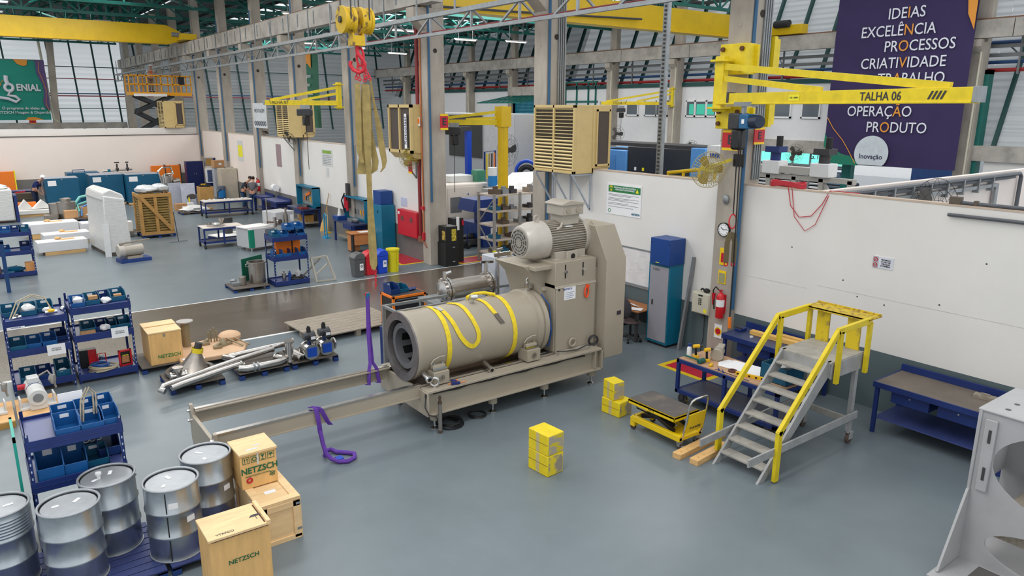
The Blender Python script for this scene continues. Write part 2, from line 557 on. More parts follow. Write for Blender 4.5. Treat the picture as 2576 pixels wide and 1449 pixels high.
# open gate in the far facade with green frame
gt = MB()
gt.box(38.2, 21.0, 0, 38.6, 21.5, 3.2); gt.box(38.1, 14.9, 0, 38.6, 15.3, 7.1); gt.box(38.1, 14.9, 6.9, 38.6, 20.8, 7.1)
struct(obj('door_1', gt, green_s))
# daylight yard seen through the gate: bright paving, a pale hall opposite
struct(obj('floor_yard', B(40, -10, -.12, 90, 45, -.02), mat('yard_paving', (225, 225, 225), .8)))
struct(obj('wall_yard', B(58, 0, 0, 58.5, 22.6, 5.2), mat('yard_wall', (236, 238, 244), .7)))
struct(obj('trim_18', B(57.9, 23, 0, 58.4, 27, 6.3), mat('yard_blue', (62, 92, 150), .7)))
# roller door and canopy at the rear of the second hall
rd = wave(mat('roller_door_blue', (36, 128, 152), .45, 0, .05), 'Z', 1.2, .9, .05)
d2 = struct(obj('door_2', B(38.0, 45.4, 0, 38.2, 50.8, 6.0), rd))
df = MB(); df.box(37.8, 45.2, 6.0, 38.2, 51, 6.25); df.box(37.8, 50.8, 0, 38.2, 51.05, 6.2)
obj('door_frame', df, green_s, d2)
cn = MB()
for k in range(9):
 cn.bar((38, 45.2 + k * .72, 6.35), (34.6, 45.6 + k * .72, 5.7), .12, .06)
cn.bar((34.6, 45.6, 5.7), (34.6, 51.4, 5.7), .1); cn.bar((36.3, 45.4, 6.0), (36.3, 51.2, 6.0), .1)
obj('canopy', cn, green_s, d2)
struct(obj('trim_19', B(37.6, 45.2, 6.3, 38.4, 51.3, 7.0), conc_d))
df2 = MB()
for y in (44.6, 43.3, 42.0, 41.2):
 df2.bar((38.25, y, 3.9), (38.25, y, 7.2), .1)
df2.bar((38.25, 41, 5.8), (38.25, 45, 5.8), .12); df2.bar((38.25, 41, 7.2), (38.25, 45, 7.2), .12)
struct(obj('trim_20', df2, green_s))
# roof: dark sheets with translucent strips, trusses and purlins in green steel
rf = MB(); sky = MB()
for (xa, xb) in ((-22, 12.5), (12.9, 42)):
 xm = (xa + xb) / 2
 y = 34
 while y < 77:
  rf.box(xa, y, 12.2, xb, y + 1.5, 12.25)
  rf.box(xa, y + 1.5, 12.2, xm - 9, y + 3.4, 12.25); rf.box(xm + 9, y + 1.5, 12.2, xb, y + 3.4, 12.25)
  y += 3.4
struct(obj('ceiling', rf, wave(mat('roof_sheet', (96, 98, 96), .6, 0, .1), 'Y', 1.2, .8, .05)))
pu = MB()
for x in [i * 2.0 for i in range(-11, 21)]:
 pu.bar((x, 26, 11.95), (x, 76, 11.95), .1, .2)
struct(obj('trim_21', pu, mat('purlin_dark', (44, 52, 50), .6)))
def truss(xa, xb, y, z0, z1, step):
 m = MB()
 m.bar((xa, y, z0), (xb, y, z0), .16, .16); m.bar((xa, y, z1), (xb, y, z1), .16, .16)
 n = int((xb - xa) / step)
 for i in range(n):
  a, b = xa + (xb - xa) * i / n, xa + (xb - xa) * (i + 1) / n
  m.bar((a, y, z0), (a, y, z1), .09)
  if i % 2:
   m.bar((a, y, z0), (b, y, z1), .08)
  else:
   m.bar((a, y, z1), (b, y, z0), .08)
 return m
for k, y in enumerate((33.8, 39.5, 45.5, 51.2, 57, 63, 69, 75)):
 struct(obj('trim_%d' % (22 + k), truss(-20, 12.3, y, 10.6, 11.8, 1.4), green_s))
for k, y in enumerate((27.9, 33.8, 39.5, 45.5, 51.2, 57, 63, 69, 75)):
 struct(obj('trim_%d' % (30 + k), truss(13.2, 38, y, 10.7, 11.8, 1.4), green_s))
st = MB()
for x in (-6, -1, 4, 9):
 for y in (30, 36, 42, 48, 54, 60, 66, 72):
  st.bar((x, y, 10.6), (x + 2.5, y + 3, 11.8), .07); st.bar((x + 2.5, y + 3, 10.6), (x, y + 6, 11.8), .07)
for x in (14, 19, 24, 29, 34):
 for y in (30, 36, 42, 48, 54, 60, 66, 72):
  st.bar((x, y, 10.7), (x + 2.5, y + 3, 11.8), .07); st.bar((x + 2.5, y + 3, 10.7), (x, y + 6, 11.8), .07)
struct(obj('trim_40', st, green_s))
# teal upright frames standing in the roof at the rear left
uf = MB()
for i in range(9):
 uf.bar((7.0 + i * .55, 60 + i * .2, 10.3), (7.0 + i * .55, 60 + i * .2, 13), .25, .3)
struct(obj('trim_41', uf, mat('frame_teal', (0, 128, 118), .5)))
# strip lamps under the roof of the second hall
lamp_m = emit('lamp_tube', (255, 246, 228), 2.2)
for i, (x, y, z) in enumerate(((21, 44, 10.2), (24, 44, 10.1), (26.5, 45, 10.1), (30, 46, 10.0), (33, 44, 9.9), (22, 56, 10.0), (27, 58, 10.0), (32, 60, 9.9), (15.5, 40, 10.1), (11.2, 66, 11), (9.5, 60, 11))):
 l = thing('strip_lamp', 'strip lamp glowing under the green roof trusses', 'lamp', (x, y, z), 0, 'roof strip lamps')
 obj('housing', B(-.9, -.12, 0, .9, .12, .08), white_p, l)
 obj('tube', B(-.85, -.06, -.05, .85, .06, 0), lamp_m, l)
 obj('hanger', MB().bar((-.6, 0, .08), (-.6, 0, 12 - z), .03).bar((.6, 0, .08), (.6, 0, 12 - z), .03), galv, l)
# ---------------------------------------------------------------- concrete columns
cl_names = {
 'C': 'concrete column holding the TALHA 06 jib crane, beside the round clock',
 'B': 'concrete column behind the big beige air cooler and the grinding mill motor',
 'A': 'concrete column with the red E sign and the tall red pipe beside it',
 'D': 'concrete column carrying the small yellow jib crane behind the hanging khaki slings',
 'E': 'concrete column between the louvred cooler and the teal tool panel workbench',
 'F': 'concrete column behind the two workers with the red extinguisher at its foot',
 'G': 'concrete column beside the beige electric cabinet near the rear corner',
 'H': 'concrete column at the corner of the rear wall beside the navy cupboard'}
colY = dict(C=9.45, B=15.65, A=21.8, D=27.9, E=33.8, F=39.5, G=45.4, H=51.1)
pipeblue = mat('conduit_blue', (44, 92, 130), .5)
for k, y in colY.items():
 t = thing('concrete_column', cl_names[k], 'column', (12.55, y, 0), 0, 'concrete columns along the white partition')
 s = MB()
 s.box(-.02, -.26, 0, .64, .26, 8.4); s.box(.2, -.26, 8.4, .64, .26, 12)
 s.cyl((-.03, .0, 6.9), (-.015, .0, 6.9), .05, 12)
 obj('shaft', s, conc, t, bevel=.015)
 obj('corbel', MB().prism([(-.45, 8.4), (-.45, 8.1), (0, 7.7), (0, 8.4)], 'y', -.24, .24), conc, t)
 h = MB(); h.cyl((.3, -.275, 7.1), (.3, -.255, 7.1), .07, 14)
 obj('socket_hole', h, mat('hole_dark', (52, 42, 36), .8), t)
 c = MB(); c.tube([(.05, -.29, 1.2 if k == 'C' else 2.2), (.05, -.29, 10)], .035, 8)
 obj('conduit', c, pipeblue, t)
 if k in 'CB':
  c = MB()
  for i in range(4):
   c.tube([(.36 + i * .07, -.29, 3.9), (.36 + i * .07, -.29, 11)], .022, 6)
  obj('conduit', c, galv, t)
for k, y in enumerate((57, 63, 69, 75)):
 t = thing('concrete_column', 'concrete column standing beyond the rear wall under the runway beam', 'column', (12.55, y, 0), 0, 'columns beyond the rear wall')
 obj('shaft', MB().box(0, -.26, 0, .64, .26, 8.4).box(.2, -.26, 8.4, .64, .26, 12), conc, t)
for k, y in enumerate((15.4, 27.4, 33.3, 39.2, 45.2, 51.1, 57.6, 63.5, 69.5)):
 lab = ['slim concrete column at the right edge beside the purple banner', 'far concrete column hidden beside the TALHA 06 column', 'far concrete column with a small yellow jib crane on the office wall',
           'far concrete column left of the office window', 'far concrete column right of the blue roller door', 'far concrete column left of the blue roller door'][k] if k < 6 else 'far concrete column in the gloomy rear of the second hall'
 t = thing('concrete_column', lab, 'column', (38, y, 0), 0, 'far columns of the second hall')
 obj('shaft', MB().box(-.3, -.3, 0, .3, .3, 8.3).box(-.05, -.3, 8.3, .35, .3, 12.2), conc, t)
 obj('corbel', MB().prism([(-.6, 8.4), (-.6, 8.1), (-.3, 7.8), (-.3, 8.4)], 'y', -.25, .25), conc, t)
 obj('downpipe', MB().tube([(-.34, -.2, .3), (-.34, -.2, 8)], .05, 8), mat('downpipe_cream', (200, 196, 176), .5), t)
t = thing('concrete_column', 'grey rear column with a pipe beside the green banner', 'column', (7.2, 75.4, 0), 0)
obj('shaft', MB().bar((-.2, 0, 3), (.15, 0, 12), .5, .5), conc, t)
obj('downpipe', MB().tube([(-.75, -.2, 11), (-.5, -.2, 6), (-.35, -.2, 4.2), (0, -.2, 3.9)], .1, 8), mat('downpipe_cream', (200, 196, 176)), t)
rb = thing('runway_beam', 'long concrete crane runway beam over the near column row', 'beam', (12.35, 48, 8.45), 0, 'concrete runway beams')
bm = MB()
for i in range(9):
 y0 = -27.5 + i * 6.0
 bm.box(-.2, y0 + .015, 0, .2, min(y0 + 5.985, 27.3), .72)
obj('beam', bm, conc_d, rb)
obj('rail', B(-.05, -27.5, .72, .05, 27.3, .8), mat('rail_rust', (128, 96, 76), .6, .4), rb)
st = MB()
for i in range(30):
 st.box(-.23, -27 + i * 1.75, .12, -.2, -26.93 + i * 1.75, .62)
obj('bracket', st, galv, rb)
rb = thing('runway_beam', 'far concrete crane runway beam crossing in front of the slanted cladding', 'beam', (37.75, 40, 8.45), 0, 'concrete runway beams')
bm = MB()
for i in range(12):
 bm.box(-.2, -32 + i * 6 + .02, 0, .2, -26 + i * 6 - .02, .78)
obj('beam', bm, conc_d, rb)
obj('rail', B(-.05, -32, .78, .05, 38, .86), mat('rail_rust', (128, 96, 76)), rb)
# ================================================================ OVERHEAD: cranes, slings, coolers, banners
def prof_girder(x0, x1, y, z0, z1, t0=None, t1=None):
 """box girder along X with tapered ends"""
 m = MB()
 for yy in (y - .32, y + .32):
  pass
 poly = [(x0, z0), (x1 - .9, z0), (x1, z0 + .25), (x1, z0 + .62), (x1 - 1.0, z1), (x0, z1)]
 m.prism(poly, 'y', y - .28, y + .28)
 m.box(x0, y - .36, z0 - .03, x1 - .9, y + .36, z0)
 return m
g = thing('bridge_crane', 'yellow bridge crane girder crossing the upper left under the roof', 'crane', (0, 51, 9.0), w=True)
obj('girder', prof_girder(-22, 12.2, 51, 9.05, 10.15), yel, g, bevel=.01)
e = MB(); e.box(11.7, 49.4, 9.25, 12.6, 52.6, 9.6)
obj('end_carriage', e, yel, g)
mo = MB(); mo.cyl((11.3, 50.0, 9.55), (12.0, 50.0, 9.55), .13); mo.box(12.0, 49.8, 9.4, 12.2, 50.2, 9.7)
obj('drive_motor', mo, galv, g)
g = thing('bridge_crane', 'long yellow bridge crane girder crossing the second hall behind the middle columns', 'crane', (14, 27.5, 9.2), w=True)
obj('girder', prof_girder(13.3, 37.6, 27.5, 9.2, 10.35), yel, g, bevel=.01)
obj('end_carriage', B(37.3, 26.2, 9.3, 37.95, 28.8, 9.7), yel, g)
mo = MB(); mo.box(36.2, 26.5, 9.15, 37.2, 27.1, 9.5); mo.cyl((36.5, 26.8, 8.8), (36.5, 26.8, 9.2), .2)
obj('drive_motor', mo, dark, g)
tr = MB(); tr.tube([(13.3, 27.0, 9.2), (20, 27.0, 9.35), (28, 27.0, 9.6)], .05, 6)
obj('cable_track', tr, grey_d, g)
g = thing('crane_end_carriage', 'yellow crane end carriage parked on the far runway beam left of the purple banner', 'crane', (37.7, 25.3, 9.35), w=True)
obj('carriage', B(37.4, 24.2, 9.3, 38.0, 26.3, 9.8), yel, g, bevel=.02)
mo = MB(); mo.cyl((37.3, 24.9, 9.85), (37.3, 25.8, 9.85), .2)
obj('drive_motor', mo, dark, g)
# suspended steel lattice with cable channel running along the column row
lt = thing('cable_lattice', 'grey galvanised lattice beam hung under the runway beam along the column row', 'lattice', (11.8, 40, 7.4), w=True)
ch = MB()
ch.bar((11.8, 8, 7.42), (11.8, 74, 7.42), .09, .09)
obj('lower_chord', ch, galv, lt)
ch = MB(); ch.bar((11.8, 8, 7.95), (11.8, 74, 7.95), .16, .12)
obj('upper_chord', ch, galv, lt)
ch = MB()
y = 9
while y < 74:
 ch.bar((11.8, y, 7.42), (11.8, y, 7.95), .06)
 ch.bar((11.8, y, 7.95), (11.8, y + .9, 7.42), .05)
 ch.bar((11.8, y, 7.95), (12.3, y, 7.6), .05)
 y += 2.2
obj('bracing', ch, galv, lt)
ch = MB()
y = 10
while y < 74:
 ch.bar((11.9, y, 7.95), (11.9, y, 9.1), .045); y += 2.2
obj('hanger_rod', ch, galv, lt)
ch = MB(); ch.tube([(11.95, 8, 7.5), (11.95, 26, 7.5)], .035, 6)
obj('pipe', ch, redd, lt)
po = thing('cable_post', 'perforated galvanised cable post rising behind the partition right of the big cooler', 'post', (14.9, 13.5, 0), w=True)
q = MB(); q.box(14.86, 13.42, 0, 14.98, 13.58, 9.5)
obj('channel', q, galv, po)
q = MB()
for i in range(90):
 q.box(14.84, 13.47, .3 + i * .1, 14.862, 13.53, .35 + i * .1)
obj('perforation', q, grey_d, po)
# ---- hook block with chain sling
hk = thing('hook_block', 'yellow twin pulley hook block with red hook hanging from crane ropes', 'hook', (5.35, 11.3, 6.6), w=True)
worn = patches('hook_yellow_worn', (206, 168, 22), (110, 86, 46), 9, .58, .66, .55)
q = MB()
q.cyl((5.05, 11.3, 6.63), (5.1, 11.3, 6.63), .205, 28); q.cyl((5.1, 11.3, 6.63), (5.19, 11.3, 6.63), .19, 28)
q.cyl((5.19, 11.3, 6.63), (5.25, 11.3, 6.63), .205, 28)
obj('pulley_case', q, worn, hk)
q = MB(); q.cyl((5.34, 11.3, 6.63), (5.4, 11.3, 6.63), .205, 28); q.cyl((5.4, 11.3, 6.63), (5.5, 11.3, 6.63), .19, 28); q.cyl((5.5, 11.3, 6.63), (5.54, 11.3, 6.63), .205, 28)
obj('pulley_case', q, worn, hk)
q = MB(); q.cyl((5.02, 11.3, 6.63), (5.56, 11.3, 6.63), .05, 14)
obj('axle', q, grey_d, hk)
q = MB(); q.box(5.2, 11.2, 6.25, 5.4, 11.4, 6.4); q.box(5.2, 11.22, 6.4, 5.23, 11.38, 6.7); q.box(5.37, 11.22, 6.4, 5.4, 11.38, 6.7)
obj('cross_head', q, worn, hk)
q = MB()
q.tube([(5.3, 11.3, 6.27), (5.31, 11.3, 6.14), (5.36, 11.26, 6.06), (5.4, 11.24, 5.97), (5.38, 11.25, 5.88), (5.32, 11.3, 5.84), (5.25, 11.35, 5.88), (5.21, 11.38, 5.96), (5.22, 11.37, 6.02)], .032, 10)
obj('hook', q, mat('hook_red', (206, 36, 52), .4), hk)
q = MB()
for x in (5.14, 5.45):
 for dy in (-.19, .19):
  q.cyl((x, 11.3 + dy, 6.63), (x, 11.3 + dy, 12), .012, 6)
obj('wire_rope', q, grey_d, hk)
U = Vector((.802, -.597, 0))
def hp_(px, py, d=0.0):
 u = (px - 912) * .00663
 return Vector((5.38, 11.3, 0)) + U * u + Vector((-.597 * d, -.802 * d, 5.69 - (py - 208) * .00638))
cs = thing('chain_sling', 'red chain sling with oval master link hanging from the crane hook', 'chain sling', tuple(hp_(908, 170)), w=True)
hr = mat('hook_red', (206, 36, 52))
q = MB(); q.tube([hp_(908 + 8.5 * math.cos(t), 146 + 21 * math.sin(t)) for t in [2 * PI * i / 24 for i in range(24)]], .02, 8, True)
obj('master_link', q, hr, cs)
for k, (a, b) in enumerate((((901, 163), (897, 192)), ((903, 163), (905, 195)), ((912, 160), (918, 198)), ((914, 158), (923, 190)), ((916, 156), (931, 194)))):
 q = MB()
 for i in range(7):
  c = hp_(a[0] + (b[0] - a[0]) * i / 6, a[1] + (b[1] - a[1]) * i / 6, .02 * k)
  ax = (0, 1, 0) if i % 2 else (.8, -.6, 0)
  M_ = Matrix.Translation(c)
  q.tube([c + Vector((0, 0, .022 * math.sin(t))) + Vector(ax) * .012 * math.cos(t) for t in [2 * PI * j / 8 for j in range(8)]], .006, 5, True)
 q.torus(hp_(b[0], b[1] + 5, .02 * k), .025, .009, (.6, .8, 0), 12, 6)
 obj('chain_leg', q, hr, cs)
kh = [('khaki webbing sling folded double on the left of the hook', [(902, 210), (900, 300), (899, 380), (905, 408)], [.04, .05, .04, .03], .1),
      ('wide khaki webbing sling with folded flat tip hanging from the hook', [(917, 212), (914, 290), (909, 370), (902, 420), (899, 438)], [.05, .07, .075, .075, .08], .02),
      ('khaki sling curling into a loop in the middle of the bunch', [(923, 225), (924, 330), (930, 380), (934, 405), (931, 428), (918, 440), (911, 438)], [.04, .04, .05, .055, .05, .02, .01], -.04),
      ('khaki sling hanging furthest right in an open loop', [(929, 200), (936, 260), (944, 310), (951, 370), (956, 405), (954, 422), (946, 433), (935, 432)], [.015, .02, .045, .055, .045, .025, .012, .008], -.05)]
for lab, pts, ws, d in kh:
 P = []
 Wd = []
 for i in range(len(pts) - 1):
  for s in range(5):
   f = s / 5
   P.append(hp_(pts[i][0] + (pts[i + 1][0] - pts[i][0]) * f, pts[i][1] + (pts[i + 1][1] - pts[i][1]) * f, d))
   Wd.append(U * (ws[i] + (ws[i + 1] - ws[i]) * f))
 P.append(hp_(*pts[-1], d)); Wd.append(U * ws[-1])
 q = MB(); q.strap(P, Wd, .008)
 o = tag(obj('webbing_sling', q, sling_k), lab, 'sling', 'khaki slings on the crane hook')
q = MB()
P, Wd = [], []
for i in range(31):
 f = i / 30
 P.append(hp_(921 - 5 * math.sin(f * PI * .7) + 5.5 * f, 214 + f * 478, .07)); Wd.append(U * (.055 + .012 * math.sin(f * 9) - (.04 if f > .97 else 0)))
q.strap(P, Wd, .008)
tag(obj('webbing_sling', q, sling_k), 'long khaki sling running straight down to the red chain above the recycling bins', 'sling', 'khaki slings on the crane hook')
q = MB()
for i in range(9):
 c = hp_(925 - i * .3, 692 + i * 6.2)
 ax = Vector((.8, -.6, 0)) if i % 2 else Vector((.6, .8, 0))
 q.tube([c + Vector((0, 0, .028 * math.sin(t))) + ax * .014 * math.cos(t) for t in [2 * PI * j / 8 for j in range(8)]], .007, 5, True)
tag(obj('shackle_chain', q, hr), 'short red chain joining the long khaki sling to the purple sling', 'chain')
ps = thing('round_sling', 'purple round sling hanging taut from the red chain around the back rail', 'sling', (5.3, 11.3, .8), w=True)
q = MB()
q.strap([(5.275, 11.26, 2.15), (5.27, 11.28, 1.5), (5.265, 11.24, .95), (5.22, 11.2, .84), (5.2, 11.19, .56), (5.2, 11.3, .54)], U * .03, .012)
q.strap([(5.295, 11.3, 2.15), (5.3, 11.3, 1.5), (5.31, 11.25, .95), (5.36, 11.2, .84), (5.4, 11.19, .56), (5.4, 11.3, .54)], U * .032, .012)
obj('webbing', q, purple, ps)
q = MB(); q.box(5.26, 11.25, 2.1, 5.32, 11.31, 2.2)
obj('tag', q, teal, ps)
q = MB(); q.torus((5.28, 11.28, 2.17), .03, .012, (.6, .8, 0))
obj('shackle', q, hr, ps)
# ---- yellow jib cranes
def jib(pivot, tip, zb, h, label, writing=None, colX=None, size=.2, braces=True):
 p, e = Vector((pivot[0], pivot[1], zb)), Vector((tip[0], tip[1], zb))
 t = thing('jib_crane', label, 'jib crane', (pivot[0], pivot[1], zb), w=True)
 d = (e - p).normalized()
 L = (e - p).length
 n = d.cross(Vector((0, 0, 1)))
 s = size
 q = MB(); q.bar(p + Vector((0, 0, s / 2)), e + Vector((0, 0, s / 2)), s * .7, s); q.bar(p, e, s * .9, .03)
 obj('arm', q, yel2, t, bevel=.006)
 obj('end_stop', MB().bar(e + Vector((0, 0, s / 2)), e + d * .08 + Vector((0, 0, s / 2)), s * .8, s * 1.05), galv, t, bevel=.005)
 q = MB(); q.bar(p + Vector((0, 0, -.15)), p + Vector((0, 0, h + .1)), .16, .2); q.box(p.x - .16, p.y - .16, zb - .1, p.x + .16, p.y + .16, zb - .06); q.box(p.x - .16, p.y - .16, zb + h, p.x + .16, p.y + .16, zb + h + .04)
 obj('mast', q, yel2, t, bevel=.006)
 for k, (f, zz) in enumerate(((.93, h - .08), (.5, h - .3))):
  q = MB(); q.bar(p + Vector((0, 0, zz)), p + d * L * f + Vector((0, 0, s + .01)), .05, s * .55 if k else s * .6)
  obj('tie_bar', q, yel2, t)
 return t, p, e, d, n
jt, jp, je, jd, jn = jib((12.0, 9.4), (10.45, 4.2), 5.4, .78, 'yellow jib crane arm lettered TALHA 06 reaching out from the right-hand column', size=.19)
side = -jn if (-jn).dot(Vector((-.6, -.8, 0))) > 0 else jn
rd_ = jd if jd.dot(U) > 0 else -jd
at_ = lambda f, z: jp + (je - jp) * f + side * .0705 + Vector((0, 0, z))
text('lettering', 'TALHA 06', .17, at_(.73, .085), rd_, (0, 0, 1), ink, jt, bold=.012, sx=1.0)
q = MB(); q.bar(at_(.37, .02), at_(.37, .13), .002, .32, up=rd_)
c0 = at_(.40, .09)
lab = MB(); lab.add([c0 - rd_ * .13 - Vector((0, 0, .05)), c0 + rd_ * .13 - Vector((0, 0, .05)), c0 + rd_ * .13 + Vector((0, 0, .05)), c0 - rd_ * .13 + Vector((0, 0, .05))], [(0, 1, 2, 3)])
for i, v in enumerate(lab.v):
 lab.v[i] = tuple(Vector(v) + side * .002)
obj('capacity_label', lab, mat('label_yellow', (238, 228, 40), .5), jt)
text('lettering', 'CAP. 1.000KG', .035, c0 + side * .004, rd_, (0, 0, 1), ink, jt)
hz = MB()
c0 = at_(.9, .095) + side * .002
for i in range(4):
 x = -.12 + i * .065
 hz.add([c0 + rd_ * (x) - Vector((0, 0, .055)), c0 + rd_ * (x + .035) - Vector((0, 0, .055)), c0 + rd_ * (x + .095) + Vector((0, 0, .055)), c0 + rd_ * (x + .06) + Vector((0, 0, .055))], [(0, 1, 2, 3)])
obj('hazard_stripes', hz, ink, jt)
q = MB(); q.bar(jp + jd * .35 + Vector((0, 0, -.01)), jp + jd * .35 + Vector((0, 0, .21)), .16, .06, up=jd)
obj('clamp', q, grey_d, jt)
for z0, z1 in ((5.95, 6.52), (4.92, 5.35)):
 q = MB(); q.box(12.2, 9.02, z0, 12.52, 9.62, z1); q.box(12.48, 8.95, z0 + .02, 12.54, 9.72, z1 - .02)
 obj('wall_bracket', q, yel2, jt, bevel=.01)
 q = MB()
 for y in (9.1, 9.54):
  for z in (z0 + .1, z1 - .1):
   q.cyl((12.15, y, z), (12.2, y, z), .045, 6)
 obj('bolt', q, mat('bolt_brown', (96, 62, 34), .6, .4), jt)
for z0, z1 in ((6.05, 6.7), (4.95, 5.6)):
 q = MB(); q.box(13.2, 9.1, z0, 13.3, 9.8, z1); q.box(13.3, 9.12, z0 + .05, 13.42, 9.2, z1 - .05)
 obj('clamp_plate', q, yel2, jt)
h = thing('chain_hoist', 'electric chain hoist in black and blue hanging under the TALHA 06 arm', 'hoist', tuple(jp + jd * .7 + Vector((0, 0, -.3))), w=True)
c = jp + jd * .78
q = MB(); q.bar(c - jd * .3 + Vector((0, 0, -.32)), c + jd * .02 + Vector((0, 0, -.32)), .26, .3)
obj('gearbox', q, mat('hoist_black', (44, 46, 50), .45), h, bevel=.03)
q = MB(); q.bar(c + jd * .02 + Vector((0, 0, -.32)), c + jd * .27 + Vector((0, 0, -.32)), .24, .27)
obj('control_box', q, mat('hoist_blue', (24, 92, 136), .4), h, bevel=.02)
q = MB(); q.cyl(c + jd * .27 + Vector((0, 0, -.32)), c + jd * .48 + Vector((0, 0, -.32)), .12, 18)
obj('motor', q, mat('hoist_navy', (20, 38, 62), .45), h, bevel=.015)
q = MB(); q.bar(c - jd * .1 + Vector((0, 0, -.45)), c - jd * .1 + Vector((0, 0, -.85)), .2, .24)
obj('chain_bag', q, black, h, bevel=.05)
q = MB(); q.bar(c - jd * .2 + Vector((0, 0, -.01)), c + jd * .3 + Vector((0, 0, -.01)), .18, .08); q.cyl(c + Vector((0, 0, -.05)), c + Vector((0, 0, -.2)), .05)
obj('trolley', q, galv, h)
lb = MB(); cc = c + jd * .15 + side * .124 + Vector((0, 0, -.32)); lb.add([cc - rd_ * .04 - Vector((0, 0, .04)), cc + rd_ * .04 - Vector((0, 0, .04)), cc + rd_ * .04 + Vector((0, 0, .04)), cc - rd_ * .04 + Vector((0, 0, .04))], [(0, 1, 2, 3)])
obj('label', lb, paper, h)
px_ = thing('pendant_control', 'black pendant cable with orange control hanging from the hoist to the blue bench', 'pendant control', (11.8, 8.7, 1.2), w=True)
q = MB(); q.tube([tuple(c + Vector((0, 0, -.5))), (11.9, 8.75, 4.2), (11.95, 8.75, 2.5), (11.93, 8.72, 1.25)], .013, 6)
obj('cable', q, black, px_)
q = MB(); q.bar((11.93, 8.72, 1.25), (11.92, 8.7, 1.02), .06, .05)
obj('control_box', q, orange, px_, bevel=.01)
hkr = thing('lifting_chain', 'small red hook and brown sling bag hanging beside the right-hand column', 'chain', (11.95, 8.9, 3), w=True)
q = MB(); q.tube([tuple(c + Vector((0, 0, -.4))), (11.9, 8.82, 4.2), (11.92, 8.82, 3.3)], .012, 6)
obj('chain', q, black, hkr)
q = MB(); q.tube([Vector((11.92, 8.82, 3.17)) + U * .07 * math.cos(t) + Vector((0, 0, .14 * math.sin(t))) for t in [2 * PI * i / 16 for i in range(16)]], .014, 8, True)
for s_ in (-1, 1):
 q.torus(Vector((11.92, 8.82, 2.32)) + U * .07 * s_, .035, .014, (.6, .8, 0))
obj('ring', q, hr, hkr)
q = MB()
for s_ in (-1, 1):
 a = Vector((11.92, 8.82, 2.95)); b = a + U * .075 * s_
 q.strap([tuple(a + U * .03 * s_), tuple(b + Vector((0, 0, -.2))), tuple(b + Vector((0, 0, -.6)))], U * .045, .05)
obj('webbing', q, mat('sling_brown', (104, 92, 66), .8), hkr)
jib((12.1, 27.6), (9.75, 29.2), 5.38, .75, 'small yellow jib crane on the column behind the hanging khaki slings', size=.17)
jib((15.71, 21.71), (13.6, 23.3), 4.72, .55, 'yellow pillar jib crane standing behind the CNC lathe and grey shelf', size=.17)
jj = [o for o in bpy.data.objects if o.get('label', '').startswith('yellow pillar jib')][0]
q = MB(); q.cyl((15.71, 21.71, 0), (15.71, 21.71, 4.7), .19, 24); q.cyl((15.71, 21.71, 0), (15.71, 21.71, .04), .35, 24); q.box(15.5, 21.5, 4.65, 15.92, 21.92, 5.35)
obj('pillar', q, yel, jj)
jib((37.6, 33.2), (34.5, 36.6), 5.55, 1.0, 'far yellow jib crane in front of the white office windows', size=.2)
jj = [o for o in bpy.data.objects if o.get('label', '').startswith('far yellow jib')][0]
text('lettering', 'TALHA 12', .2, (35.2, 35.6, 5.65), U, (0, 0, 1), ink, jj)
jj = [o for o in bpy.data.objects if o.get('label', '').startswith('small yellow jib')][0]
text('lettering', 'TALHA 07', .17, Vector((10.2, 28.9, 5.47)) - Vector((.06, .09, 0)), U, (0, 0, 1), ink, jj)
for (x, y, z, lb) in ((11.0, 28.3, 5.1, 'dark chain hoist hanging under the small jib crane near the green hanging banner'), (14.3, 22.75, 4.5, 'dark chain hoist under the pillar jib crane arm'), (35.4, 35.6, 5.2, 'black chain hoist under the far jib crane by the office window')):
 h = thing('chain_hoist', lb, 'hoist', (x, y, z))
 obj('body', MB().bar((-.32 * .8, .32 * .6, 0), (.25 * .8, -.25 * .6, 0), .26, .26), mat('hoist_black', (44, 46, 50)), h, bevel=.03)
 obj('chain_bag', B(-.12, -.12, -.5, .12, .12, -.15), black, h, bevel=.03)
 obj('trolley', MB().bar((-.15, .1, .2), (.15, -.1, .2), .14, .16).cyl((0, 0, .1), (0, 0, .2), .03), galv, h)
 obj('chain', MB().tube([(0, 0, -.4), (.0, 0, -2.2)], .012, 5), black, h)
